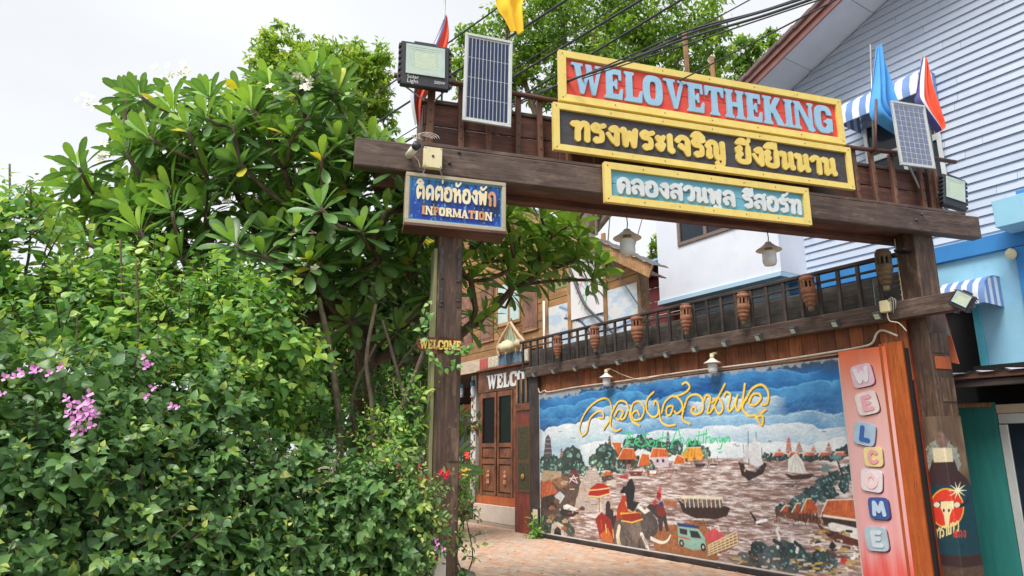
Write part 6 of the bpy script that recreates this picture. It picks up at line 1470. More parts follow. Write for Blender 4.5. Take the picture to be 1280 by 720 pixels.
# rake line of the gable, sighted where wall meets soffit
ra = MF.sz(992, 112, SDp); rb_ = MF.sz(1112, 0, SDp); slope = (rb_[1] - ra[1]) / (rb_[0] - ra[0])
rk = lambda s_: ra[1] + (s_ - ra[0]) * slope
sz0 = (MF.zz(1170, 323, SDp) + MF.zz(1280, 287, SDp)) / 2
z = sz0; step = .13; BXR = MF.sx(973, 300, 1.75); left0 = bx0_s + .2
while z < rk(16):
    s0 = max(left0, ra[0] + (z - ra[1]) / slope if z > rk(left0) else left0); s1 = 16
    s0b = max(left0, ra[0] + (z + step - ra[1]) / slope if z + step > rk(left0) else left0)
    cuts = [s0]; c_ = s0 + R.uniform(.8, 3.2)
    while c_ < s1 - .4: cuts.append(c_); c_ += 3.05
    cuts.append(s1)
    for i in range(len(cuts) - 1):
        p0, p1 = cuts[i], cuts[i + 1] - .004; q0 = s0b if i == 0 else p0; dy = R.uniform(-.003, .003); dz = R.uniform(-.0025, .0025); q0 = min(q0, p1 - .01)
        a = [(p0, SDp - .03 + dy, z + dz), (p1, SDp - .03 - dy, z - dz), (p1, SDp - .004, z + step - .002), (q0, SDp - .004, z + step - .002), (p0, SDp + .02, z), (p1, SDp + .02, z), (p1, SDp + .02, z + step - .002), (q0, SDp + .02, z + step - .002)]
        G().add(a, [(0, 1, 2, 3), (0, 4, 5, 1), (0, 3, 7, 4), (1, 5, 6, 2)]).build('clapboard', sid, bh)
    z += step
G().prism([(left0, 0), (16, 0), (16, rk(16)), (left0, rk(left0))], SDp + .025, SDp + .3).build('inner_wall', dark_in, bh)
# roof: soffit panels, barge board, tile edge.
OV = .85
slab = paint('soffit_panel', (216, 222, 230), (204, 212, 222), .6, 3, .04, vary=.03)
EV = MF.sx(852, 182, SDp - .85); ss = EV
while ss < 16:
    e_ = ss + 1.2
    a = [(ss, SDp - OV, rk(ss) + .02), (e_ - .012, SDp - OV, rk(e_ - .012) + .02), (e_ - .012, SDp, rk(e_ - .012) + .02), (ss, SDp, rk(ss) + .02)]
    g = G().add(a + [(p[0], p[1], p[2] + .02) for p in a], [(0, 1, 2, 3), (7, 6, 5, 4), (0, 4, 5, 1), (1, 5, 6, 2), (2, 6, 7, 3), (3, 7, 4, 0)]); g.build('soffit_panel', slab, bh); ss = e_
brown_p = paint('barge_board_paint', (142, 98, 92), (120, 80, 76), .55, 4, .1); tile_m = paint('roof_tile', (124, 100, 98), (96, 78, 78), .7, 5, .2, vary=.12)
u0, u1 = EV, 16
G().bar((u0, SDp - OV - .03, rk(u0) + .06), (u1, SDp - OV - .03, rk(u1) + .06), .03, .2, (0, 0, 1), .006).build('barge_board', brown_p, bh)
G().bar((u0, SDp - OV - .07, rk(u0) + .14), (u1, SDp - OV - .07, rk(u1) + .14), .03, .1, (0, 0, 1), .006).build('barge_board', brown_p, bh)
ss = u0
while ss < 16:
    G().bar((ss, SDp - OV - .06, rk(ss) + .23), (ss + .36, SDp - OV - .06, rk(ss + .36) + .25), .14, .1, (0, 0, 1), .02).build('verge_tile', tile_m, bh); ss += .34
G().add([(u0, SDp - OV, rk(u0) + .2), (16, SDp - OV, rk(16) + .2), (16, SDp + 6, rk(16) + .2), (u0, SDp + 6, rk(u0) + .2)], [(0, 1, 2, 3)]).build('roof_slope', tile_m, bh)
# projecting white bay with window
BY = 1.75
bx0, bx1 = MF.sx(822, 320, BY), BXR; bzz0 = (MF.zz(825, 376, BY) + MF.zz(960, 343, BY)) / 2
whitew = paint('white_render', (228, 232, 242), (214, 220, 234), .75, 1.2, .15, grime=(196, 200, 214), gamt=.4)
wx0_, wx1_ = MF.sx(847, 290, BY), MF.sx(958, 270, BY); wz_ = MF.zz(847, 309, BY)
bay = thing('white_bay', 'plain white projecting bay with a brown framed window under the signboards', 'bay', MF, ((bx0 + bx1) / 2, BY, bzz0))
G().box(bx0, wx0_ - .002, BY, BY + .08, bzz0, 7.4).build('front_wall', whitew, bay)
G().box(wx1_ + .002, bx1, BY, BY + .08, bzz0, 7.4).build('front_wall', whitew, bay)
G().box(wx0_ - .001, wx1_ + .001, BY, BY + .08, bzz0, wz_).build('front_wall', whitew, bay)
G().box(wx0_ - .001, wx1_ + .001, BY, BY + .08, wz_ + 1.0, 7.4).build('front_wall', whitew, bay)
G().box(bx0, bx0 + .08, BY + .081, 4, bzz0, 7.4).build('side_wall', whitew, bay)
G().box(bx1 - .08, bx1, BY + .081, SDp, bzz0, 7.4).build('side_wall', whitew, bay)
G().box(bx0 - .04, bx1, BY - .03, 4, bzz0 - .09, bzz0 - .002, .006).build('floor_slab', paint('pale_blue_render', (178, 206, 226), (166, 196, 218), .7, 2, .1), bay)
G().box(bx0, bx1, BY - .0, 4, 7.4, 7.5).build('roof_slab', whitew, bay)
wf = paint('brown_aluminium', (128, 110, 100), (112, 96, 88), .4, 6, .05)
G().box(wx0_, wx1_, BY - .03, BY + .05, wz_, wz_ + .07, .005).build('window_frame', wf, bay)
G().box(wx0_, wx1_, BY - .03, BY + .05, wz_ + .93, wz_ + 1.0, .005).build('window_frame', wf, bay)
for k in range(4):
    xx = wx0_ + (wx1_ - wx0_ - .07) * k / 3; G().box(xx, xx + .07, BY - .026, BY + .04, wz_ + .07, wz_ + .93, .005).build('window_mullion', wf, bay)
for k in range(3):
    xx = wx0_ + (wx1_ - wx0_ - .07) * k / 3 + .07; G().box(xx, xx + (wx1_ - wx0_) / 3 - .1, BY + .01, BY + .02, wz_ + .07, wz_ + .93).build('window_pane', dark_gl, bay)

# blue ground floor band, wall and brackets
bf = thing('blue_ground_floor', 'light blue rendered lower storey with a deeper blue band', 'building', MF, (8, 1.6, 0))
blue_band = paint('deep_blue_paint', (52, 134, 200), (44, 120, 186), .55, 3, .08); blue_lt = paint('light_blue_paint', (150, 202, 226), (138, 192, 218), .6, 2, .08, grime=(110, 160, 186), gamt=.3)
pale_blue = paint('pale_band', (198, 220, 238), (186, 210, 230), .6, 2, .05)
sB0 = MF.sx(853, 388, 2.3)
bb1 = MF.zz(1280, 287, 2.0) - .02
bt = (MF.zz(1169, 312, 2.3) + MF.zz(1280, 281, 2.3)) / 2; bb = (MF.zz(1169, 330, 2.3) + MF.zz(1270, 308, 2.3)) / 2
G().box(sB0, 16, 2.34, 2.47, bt, sz0 - .005, .004).build('pale_band', pale_blue, bf)
G().box(MF.sx(985, 350, 2.3), 16, 2.3, 2.47, bb, bt - .003, .006).build('blue_band', blue_band, bf)
G().box(sB0, MF.sx(985, 350, 2.3) - .003, 2.32, 2.47, bb, bt - .003, .006).build('pale_band', pale_blue, bf)
dx0, dx1 = MF.sx(1178, 430, 2.36), MF.sx(1232, 430, 2.36)
dtop = MF.zz(1195, 376, 2.36)
G().box(dx1, 16, 2.36, 2.47, 0, bb - .003).build('wall', blue_lt, bf)
G().box(sB0, dx1 - .001, 2.36, 2.47, dtop, bb - .003).build('wall', blue_lt, bf)
G().box(dx1 - .09, dx1 + .0, 2.33, 2.359, 0, dtop, .004).build('opening_frame', paint('cyan_paint', (96, 196, 214), (84, 180, 200), .5, 3), bf)
x0, x1, z0, z1 = sight_box(MF, 2.0, (1252, 292), (1270, 280))
G().box(x0, x0 + .55, 1.85, 2.34, z0 + .05, z0 + .42, .006).build('corbel', blue_lt, bf)
G().box(x0 + .25, 16, 1.95, 2.34, z0 + .1, z0 + .5, .006).build('balcony_beam', blue_band, bf)
sB0 = 5.0
p = MF.sx(1277, 360, 2.3); G().box(p, p + .5, 2.28, 2.36, 0, bb - .01, .005).build('blue_pilaster', blue_band, bf)
x, z = MF.sz(1262, 316, 2.2)
sp = thing('bulkhead_lamp', 'round weathered lamp with a white arm on the blue wall', 'wall lamp', MF, (x, 2.36, z))
G().lathe([(.07, 0), (.08, .02), (.065, .05), (.02, .07), (0, .07)], (x, 2.28, z), 12, (-.5, -1, -.2)).build('lamp_body', cream, sp, True)
G().tube([(x + .08, 2.3, z), (x + .45, 2.3, z - .02)], .02, 6).build('arm', white_m, sp, True)
# striped metal awnings
sw, sb_ = paint('awning_white', (226, 230, 238), (210, 216, 228), .4, 5, .03), paint('awning_blue', (118, 152, 204), (100, 136, 192), .4, 5, .03)
def awning(label, s0, s1, z1, drop, out, d, n):
    t = thing('striped_awning', label, 'awning', MF, ((s0 + s1) / 2, d, z1 - drop))
    w_ = (s1 - s0) / n; prof = [(0, 0), (.35, -.02), (.65, -.12), (.88, -.34), (1, -.72), (1, -1)]
    prof = [(a * out, b * drop) for a, b in prof]
    for k in range(n):
        a, b = s0 + w_ * k, s0 + w_ * (k + 1); V = []
        for y, z in prof: V += [(a, d - y, z1 + z), (b, d - y, z1 + z)]
        m = len(prof); V += [(v[0], v[1] + .012, v[2] - .008) for v in V]
        fs = [(2 * i, 2 * i + 2, 2 * i + 3, 2 * i + 1) for i in range(m - 1)] + [(2 * i + 2 * m, 2 * i + 1 + 2 * m, 2 * i + 3 + 2 * m, 2 * i + 2 + 2 * m) for i in range(m - 1)]
        G().add(V, fs).build('stripe', (sw, sb_)[k % 2], t, True)
    for sx2 in (s0 + .004, s1 - .004):
        ks = 6
        for k in range(ks):
            y0_, y1_ = out * k / ks, out * (k + 1) / ks
            ztop = lambda y: z1 + np.interp(y, [p_[0] for p_ in prof[:5]], [p_[1] for p_ in prof[:5]])
            g = G(); g.add([(sx2, d - y0_, ztop(y0_)), (sx2, d - y1_, ztop(y1_)), (sx2, d - y1_, z1 - drop), (sx2, d - y0_, z1 - drop)], [(0, 1, 2, 3)]); g.build('side_stripe', (sb_, sw)[k % 2], t)
    return t
aw = SDp
s0_, s1_ = MF.sx(1052, 125, aw - .5), MF.sx(1150, 90, aw - .5); zt2 = MF.zz(1145, 82, aw - .5)
awning('blue and white striped metal awning over the upper dark window', s0_, s1_ + .0, zt2, .5, .62, aw - .03, 11)
wdz1 = zt2 - .45
G().box(s0_ + .05, s1_ - .05, SDp - .05, SDp - .032, wdz1 - 1.5, wdz1).build('window_pane', dark_gl, bh)
G().box(s0_ + .05, s1_ - .05, SDp - .09, SDp - .052, wdz1 - .62, wdz1 - .52, .005).build('window_transom', alu, bh)
for xx in (s0_ + .05, (s0_ + s1_) / 2, s1_ - .1): G().box(xx, xx + .06, SDp - .088, SDp - .054, wdz1 - 1.5, wdz1, .004).build('window_frame', alu, bh)
s0_, s1_ = MF.sx(1172, 356, 1.85), MF.sx(1228, 344, 1.85); zt3 = MF.zz(1212, 342, 1.85)
awning('blue and white striped metal awning over the dark doorway behind the lower floodlight', s0_, s1_, zt3, .42, .55, 2.355, 8)
# sheet behind the opening, the room's shade put into its dark colour
G().box(sB0, dx1 + .3, 2.48, 2.5, 0, dtop).build('room_shade_sheet', dark_in, bf)
# hanging orange and blue banner
bn = thing('cloth_banner', 'narrow orange and pale cloth banner hanging behind the right gate post', 'banner', MF, (MF.sx(1188, 420, .9), .9, 0))
P_ = [MF.sz(*q, .9) for q in ((1176, 385), (1180, 390), (1199, 455), (1184, 452))]
g = G(); g.add([(a, .9, b) for a, b in P_] + [(a, .91, b) for a, b in P_], [(0, 1, 2, 3), (7, 6, 5, 4), (0, 4, 5, 1), (1, 5, 6, 2), (2, 6, 7, 3), (3, 7, 4, 0)]); g.build('cloth', paint('peach_cloth', (226, 128, 92), (214, 110, 76), .8, 4), bn)
P_ = [MF.sz(*q, .895) for q in ((1177, 388), (1180, 391), (1188, 420), (1182, 418))]
g = G(); g.add([(a, .895, b) for a, b in P_], [(0, 1, 2, 3)]); g.build('pale_patch', pale_blue, bn)
# lean-to shed: corrugated roof edge, dark underside, teal board, framed doorway
le = thing('lean_to_shed', 'lean-to with a rusty corrugated roof edge and a teal board wall', 'shed', MF, (8.6, .7, 0))
LD = .75
zE = (MF.zz(1195, 466, LD) + MF.zz(1280, 463, LD)) / 2
l0, l1 = MF.sx(1190, 470, LD) - .25, 11.5
g = G(); V = []; n = 70
for k in range(n + 1):
    s_ = l0 + (l1 - l0) * k / n; ph = (s_ / .3) % 1; b = .035 * max(0, math.sin(ph * math.pi * 2)) ** 2
    V += [(s_, LD - .05, zE + b), (s_, 2.3, zE + .1 + b)]
g.add(V, [(2 * k, 2 * k + 2, 2 * k + 3, 2 * k + 1) for k in range(n)]); g.add([(a, b, c - .01) for a, b, c in V], [(2 * k, 2 * k + 1, 2 * k + 3, 2 * k + 2) for k in range(n)])
g.build('corrugated_roof', paint('pale_sheet', (206, 210, 224), (150, 120, 112), .5, 3, .1), le)
G().box(l0, l1, LD - .03, LD + .02, zE - .07, zE - .012, .006).build('eaves_batten', wood('rust_batten', (70, 44, 38), (104, 66, 54), (150, 110, 84), 'X'), le)
G().box(l0, l1, LD + .0, LD + .05, zE - .16, zE - .08, .006).build('eaves_batten', rail_x, le)
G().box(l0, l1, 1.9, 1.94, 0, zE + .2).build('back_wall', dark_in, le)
teal = paint('teal_board', (44, 128, 122), (36, 112, 108), .6, 2, .15, stretch=(9, 9, 1))
t0, t1 = MF.sx(1192, 600, 1.2), MF.sx(1252, 560, 1.2); tz1 = MF.zz(1220, 504, 1.2)
G().box(t0 - .6, t1, 1.2, 1.24, 0, tz1, .005).build('teal_board', teal, le)
G().box(t0 + .12, t0 + .55, 1.16, 1.199, tz1 - .05, tz1 + .0, .005).build('batten', trim_z, le)
d0 = t1 + .01
bg_ = paint('beige_door_frame', (196, 182, 160), (176, 160, 138), .6, 4, .1)
G().box(d0, d0 + 1.6, 1.18, 1.25, tz1 - .13, tz1 - .03, .005).build('door_frame', bg_, le)
G().box(d0, d0 + 1.6, 1.2, 1.25, tz1 - .25, tz1 - .135, .005).build('door_frame', alu, le)
G().box(d0 + .0, d0 + .09, 1.19, 1.25, 0, tz1 - .26, .005).build('door_frame', alu, le)
G().box(d0 + .55, d0 + .64, 1.19, 1.25, 0, tz1 - .26, .005).build('door_frame', bg_, le)
G().box(d0 + .09, d0 + 1.6, 1.21, 1.24, 0, tz1 - .255).build('door_glass', dark_gl, le)

# ================================================================== OVERHEAD CABLES, post to post across the lane
def ohw(label, a, da, b, db, r_, sag=.12, group='cables strung over the gate'):
    P0 = Vector((0, 0, CAM_H)) + ray(*a) * da; P1 = Vector((0, 0, CAM_H)) + ray(*b) * db; n = 16; pts = []
    for k in range(n + 1):
        t = k / n; p = P0.lerp(P1, t); p.z -= sag * 4 * t * (1 - t); pts.append(p)
    g = G(); g.tube(pts, r_, 6); return solo(g, 'overhead_cable', cable, WF, tuple(P0), label, 'cable', group, smooth=True)
GRP = 'thin cables strung across the lane above the gate'
for i, (a, da, b, db, r_, lab) in enumerate((((300, 236), 15, (720, -60), 7, .011, 'thin black cable, uppermost of those passing behind the solar panel'), ((300, 262), 15, (800, -60), 7, .016, 'black cable, second of those passing behind the solar panel'), ((300, 290), 15, (850, -40), 7, .008, 'very thin grey cable passing behind the solar panel'),
        ((300, 300), 15, (900, -60), 7, .017, 'black cable, third thick one behind the solar panel'), ((300, 330), 15, (950, -60), 7, .016, 'black cable, lowest thick one behind the solar panel'), ((380, 300), 14, (1010, -40), 7, .008, 'very thin cable crossing in front of the big tree'),
        ((400, 330), 14, (1160, -60), 5.5, .009, 'thin cable just above the twisted cable bundle'))):
    ohw(lab, a, da, b, db, r_, .02)
pts = [(560, 172, 10), (650, 128, 8), (700, 106, 7), (780, 78, 6.4), (860, 46, 5.8), (960, 18, 5.2), (1100, -30, 4.5)]
def bundle(k, lab):
    P = [Vector((0, 0, CAM_H)) + ray(x + k * 1.2, y + math.sin(i * 1.9 + k * 2.1) * 1.6 - k * (1 if i < 3 else i * .9)) * d_ for i, (x, y, d_) in enumerate(pts)]
    g = G(); g.tube(spline3(P, 8), .011 - .0015 * k, 6); solo(g, 'overhead_cable', cable, WF, tuple(P[0]), lab, 'cable', smooth=True)
for k, lab in enumerate(('thickest dark cable of the bundle crossing the corner of the red sign', 'second cable twisted into the bundle in front of the red sign', 'upper thin cable splitting off from the bundle above the red sign')): bundle(k, lab)
ohw('lone cable crossing above the yellow sign frame towards the gable roof', (663, 119), 7.5, (1180, -53), 4.6, .007, .01)
g = G()
for k in range(5):
    c = Vector((0, 0, CAM_H)) + ray(652 + k * 12, 127 - k * 6) * (8 - k * .22); g.lathe([(.016, -.01), (.016, .01)], c, 6, (1, 0, .3))
solo(g, 'cable_tie', steel, WF, tuple(Vector((0, 0, CAM_H)) + ray(652, 127) * 8), 'row of pale ties round the cable bundle left of the red sign', 'cable ties')
# ================================================================== PLANTS
CT = ('tone',)
lf_plum = leafmat('frangipani_leaf', [(0, (70, 106, 78)), (.3, (96, 140, 86)), (.6, (124, 168, 82)), (.85, (164, 200, 86)), (1, (232, 208, 60))], .36, .26, rib=(150, 186, 96))
lf_bush = leafmat('bush_leaf', [(0, (64, 100, 66)), (.4, (92, 134, 84)), (.7, (122, 162, 90)), (.9, (168, 196, 88)), (1, (214, 212, 112))], .42, .3, rib=(110, 148, 84))
lf_vine = leafmat('vine_leaf', [(0, (60, 106, 60)), (.5, (98, 152, 78)), (.8, (138, 184, 78)), (1, (200, 220, 98))], .42, .32, rib=(120, 160, 84))
lf_tree = leafmat('tree_leaf', [(0, (58, 98, 52)), (.5, (108, 148, 62)), (.8, (154, 186, 76)), (1, (204, 212, 104))], .5, .4)
petal_w = paint('white_petal', (246, 244, 236), (236, 232, 220), .6, 5); petal_y = paint('yellow_petal', (246, 214, 90), None, .6)
petal_p = paint('pink_bract', (232, 170, 222), (214, 134, 204), .7, 12); petal_r = paint('red_petal', (226, 64, 84), (206, 48, 70), .6)
def rotm(x, z):
    """rotation taking leaf axes (length x, normal z) to the given directions; arrays (n,3)"""
    x = x / np.linalg.norm(x, axis=1, keepdims=True)
    y = np.cross(z, x); ny = np.linalg.norm(y, axis=1, keepdims=True); y = y / np.maximum(ny, 1e-6); z = np.cross(x, y)
    return np.stack([x, y, z], 2)          # columns
def leaf_template(kind):
    if kind == 'plum':      # long, broadest past the middle, ribbed, arching
        st = [(0, .012), (.1, .03), (.3, .1), (.52, .15), (.72, .168), (.88, .135), (.97, .065), (1, .01)]; arch = .12; fold = .22
    elif kind == 'heart':
        st = [(-.04, .17), (.06, .3), (.22, .37), (.42, .34), (.64, .22), (.84, .08), (1, .004)]; arch = .2; fold = .2
    elif kind == 'oval':
        st = [(0, .02), (.18, .18), (.42, .245), (.66, .2), (.86, .09), (1, .005)]; arch = .16; fold = .22
    else: st = [(0, .03), (.45, .26), (1, .02)]; arch = .1; fold = .2
    V, rib = [], []
    for x, w_ in st:
        z = -arch * x * x
        for s_ in (-1, 0, 1): V.append((x, s_ * w_, z + abs(s_) * w_ * fold)); rib.append(1.0 if s_ == 0 else 0.0)
    F = []
    for i in range(len(st) - 1):
        for a in (0, 1): F.append((i * 3 + a, (i + 1) * 3 + a, (i + 1) * 3 + a + 1, i * 3 + a + 1))
    return np.array(V), np.array(F), np.array(rib) * .32
TPL = {k: leaf_template(k) for k in ('plum', 'heart', 'oval', 'tiny')}
def leaves(parent, kind, mat, P, X, Z, S, T, nobj=300, name='leaf', bend=None):
    """P base points, X direction, Z normal, S length, T tone. The nobj that show largest become parts, the rest one mesh."""
    V0, F0, rib0 = TPL[kind]; Rm = rotm(X, Z); n = len(P)
    og = np.array(parent.matrix_world.translation) if False else np.array(parent.location)
    dx = P[:, 0]; dy = P[:, 1]; dz = P[:, 2] - CAM_H
    f = dy * _c + dz * _s; u = 640 + FPX * dx / np.maximum(f, .1); v = 360 - FPX * (-dy * _s + dz * _c) / np.maximum(f, .1)
    face = np.abs((Rm[:, :, 2] * np.stack([dx, dy, dz], 1)).sum(1)) / np.maximum(np.linalg.norm(np.stack([dx, dy, dz], 1), axis=1), .1)
    dist = np.linalg.norm(np.stack([dx, dy, dz], 1), axis=1)
    score = S / dist * (.3 + face) * ((u > 0) & (u < 1280) & (v > 0) & (v < 720))
    score = score * SHOW(P, parent)
    order = np.argsort(-score); pick = order[:nobj]; rest = order[nobj:]
    nt_ = 8; meshes = []
    for k in range(nt_):
        meshes.append(npmesh(name, V0, F0, mat, {'tone': ('F', np.full(len(V0), (k + .5) / nt_)), 'rib': ('F', rib0)}, True))
    for i in pick:
        o = bpy.data.objects.new(name, meshes[min(int(T[i] * nt_), nt_ - 1)]); COL.objects.link(o); o.parent = parent
        M = Matrix([[*(Rm[i][r] * S[i]), P[i][r] - og[r]] for r in range(3)] + [[0, 0, 0, 1]]); o.matrix_local = M
    if len(rest):
        k = len(V0); B = Rm[rest] * S[rest][:, None, None]
        VV = np.einsum('nij,kj->nki', B, V0) + (P[rest] - og)[:, None, :]
        FF = F0[None] + (np.arange(len(rest)) * k)[:, None, None]
        me = npmesh('foliage', VV.reshape(-1, 3), FF.reshape(-1, 4), mat, {'tone': ('F', np.repeat(T[rest], k)), 'rib': ('F', np.tile(rib0, len(rest)))}, True)
        o = bpy.data.objects.new('foliage', me); COL.objects.link(o); o.parent = parent; o['kind'] = 'stuff'
def SHOW(P, parent):
    c = np.array([.0, 0, CAM_H]); d = np.linalg.norm(P - c, axis=1)
    return 1.0 / d
def unit(v): return v / np.maximum(np.linalg.norm(v, axis=-1, keepdims=True), 1e-9)
def plant(name, label, cat, at, group=None):
    return thing(name, label, cat, WF, at, group)
def at_px(px_, py_, d_): p = Vector((0, 0, CAM_H)) + ray(px_, py_) * d_; return np.array(p)

# ---------------------------------------------------------------- frangipani tree
pt = plant('frangipani_tree', 'large frangipani tree with long leaf rosettes and white flowers filling the left side', 'tree', (-1.9, 7.6, 0))
rs = np.random.RandomState(5)
vols = [  # sighted centre (px, py, distance), radii in metres, rosettes
    ((230, 165, 7.8), (1.2, 1.0, .62), 34), ((330, 205, 7.2), (1.15, 1.0, .95), 46), ((265, 270, 7.3), (.9, .7, .45), 16), ((110, 280, 6.8), (.7, .6, .3), 8), ((405, 180, 6.8), (.6, .7, .7), 22), ((155, 225, 7.4), (.7, .8, .42), 16), ((100, 262, 7.4), (.5, .6, .25), 7),
    ((430, 270, 6.9), (.9, .8, .8), 36), ((300, 310, 6.8), (1.4, .7, .7), 36), ((470, 370, 7.2), (.8, .7, .5), 18),
    ((560, 300, 7.8), (.9, .7, .6), 24), ((640, 285, 8.0), (.6, .5, .33), 14), ((695, 308, 8.2), (.5, .45, .28), 12), ((630, 345, 8.1), (.4, .45, .2), 4), ((590, 400, 7.8), (.2, .35, .2), 2)]
tips = []
for (a, b, d_), rad_, n in vols:
    c = at_px(a, b, d_); k = 0; tries = 0
    while k < n and tries < 400:
        tries += 1; q = rs.normal(size=3); q = q / np.linalg.norm(q) * rs.uniform(.45, 1) ** .5
        p = c + q * np.array(rad_)
        uu, vv_, _f = pix(p)
        if (uu < 148 and vv_ < 205) or uu < 80 or (uu < 335 and vv_ < 118) or vv_ < 98: continue
        if all(np.linalg.norm(p - t) > .2 for t in tips): tips.append(p); k += 1
tips += [at_px(400, 92, 6.6), at_px(372, 118, 6.5), at_px(60, 268, 7.5), at_px(385, 330, 6.2), at_px(400, 260, 6.0), at_px(300, 205, 6.3), at_px(320, 140, 7), at_px(745, 335, 8.3), at_px(728, 318, 8.4), at_px(740, 350, 8.2), at_px(168, 122, 8.0), at_px(215, 122, 8.0), at_px(255, 120, 8.0), at_px(300, 120, 7.8), at_px(150, 150, 8.0)]
tips = np.array(tips)
base = np.array([-1.9, 7.6, 0.]); fork = np.array([-1.7, 7.6, 1.7])
nodes = [fork]; par = [-1]; ends = []
cent = np.array([-1.5, 7.6, 2.6])
for i in np.argsort(np.linalg.norm(tips - fork, axis=1)):
    t = tips[i]; nd = np.array(nodes)
    cost = np.linalg.norm(nd - t, axis=1) + .35 * np.linalg.norm(nd - fork, axis=1) + 2.0 * np.maximum(nd[:, 2] - t[2] + .1, 0)
    k = int(np.argmin(cost)); a = nd[k]; L = np.linalg.norm(t - a); m = max(2, int(L / .22)); prev = k
    sagd = rs.normal(size=3) * .05 * L
    for j in range(1, m + 1):
        u = j / m; p = a + (t - a) * u + sagd * math.sin(u * math.pi) + np.array([0, 0, -.12 * L * math.sin(u * math.pi)])
        nodes.append(p); par.append(prev); prev = len(nodes) - 1
    ends.append((prev, i))
cnt = np.zeros(len(nodes))
for e_, _ in ends:
    k = e_
    while k != -1: cnt[k] += 1; k = par[k]
g = G()
rr = lambda c: .012 + .005 * c ** .56
kids = {}
for k, p_ in enumerate(par): kids.setdefault(p_, []).append(k)
branches = G(); stack = [(0, None)]
while stack:
    k, pr = stack.pop(); chain = [pr, k] if pr is not None else [k]
    while kids.get(k):
        nx = max(kids[k], key=lambda q: cnt[q])
        for q in kids[k]:
            if q != nx: stack.append((q, k))
        k = nx; chain.append(k)
    if len(chain) > 1: branches.tube([nodes[q] for q in chain], [rr(cnt[q]) if j else rr(cnt[chain[min(1, len(chain) - 1)]]) for j, q in enumerate(chain)], 6)
branches.build('branches', bark, pt, True)
G().tube(spline3([base - [0, 0, .1], base + [.05, 0, .6], fork * .6 + base * .4 + [.05, 0, .1], fork]), [.085] * 7 + [.075] * 6 + [.07] * 6, 9).build('trunk', bark, pt, True)
for a, b, c in (((-1.35, 7.4, .1), (-1.5, 7.3, 2.0), (-1.7, 7.0, 3.1)), ((-.75, 7.5, .1), (-.9, 7.4, 1.8), (-.8, 7.6, 3.0)), ((-1.1, 7.7, .1), (-1.1, 7.6, 1.9), (-1.3, 7.5, 3.2))):
    G().tube(spline3([a, b, c]), [.07] * 6 + [.055] * 7, 8).build('stem', bark, pt, True)
for pts_, d_, r0 in (([(423, 620), (424, 530), (413, 440), (398, 372)], 6.3, .042), ([(462, 620), (466, 520), (458, 450), (470, 380)], 6.3, .028), ([(474, 640), (484, 560), (506, 500), (530, 440), (546, 395)], 6.35, .036), ([(452, 560), (440, 500), (470, 430)], 6.5, .02), ([(506, 500), (490, 440), (478, 400)], 6.4, .02), ([(440, 545), (520, 430), (585, 395)], 6.7, .014)):
    q = [at_px(a, b, d_) for a, b in pts_]
    if pts_[0][1] >= 600: q = [np.array([q[0][0], q[0][1], .0])] + q
    n_ = (len(q) - 1) * 6 + 1; G().tube(spline3(q), [r0 * (1 - .45 * j / n_) for j in range(n_)], 7).build('stem', bark_l, pt, True)
P, X, Z, S, T = [], [], [], [], []
tipdirs = []
for t in tips:
    ax = unit((t - cent) * np.array([.8, .8, 1]) + np.array([0, -.25, 1.0]) + rs.normal(size=3) * .3); tipdirs.append(ax)
    e1 = unit(np.cross(ax, [.3, .9, .2])); e2 = np.cross(ax, e1); n = rs.randint(13, 20); size = rs.uniform(.25, .34); tb = rs.normal() * .1 + (.24 if pix(t)[0] > 560 else 0)  # right-hand tips: fresh green, and missing sky light put into the tone
    for k in range(n):
        u = k / (n - 1); az = k * 2.4 + rs.uniform(-.25, .25); op = .35 + u * 1.45 + rs.uniform(-.15, .15)
        d_ = ax * math.cos(op) + (e1 * math.cos(az) + e2 * math.sin(az)) * math.sin(op)
        L = size * (.55 + .45 * math.sin(min(u * 2.2 + .5, 1.57))) * rs.uniform(.85, 1.12)
        nrm = ax * math.sin(op) - (e1 * math.cos(az) + e2 * math.sin(az)) * math.cos(op) + rs.normal(size=3) * .12
        dr = np.array([0, 0, -.25 * u]); P.append(t - ax * .07 * u + d_ * .03); X.append(d_ + dr); Z.append(nrm); S.append(L)
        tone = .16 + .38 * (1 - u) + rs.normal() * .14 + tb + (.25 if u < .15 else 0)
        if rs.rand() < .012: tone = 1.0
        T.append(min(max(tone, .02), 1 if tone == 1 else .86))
P, X, Z, S, T = map(np.array, (P, X, Z, S, T))
leaves(pt, 'plum', lf_plum, P, X, Z, S, T)
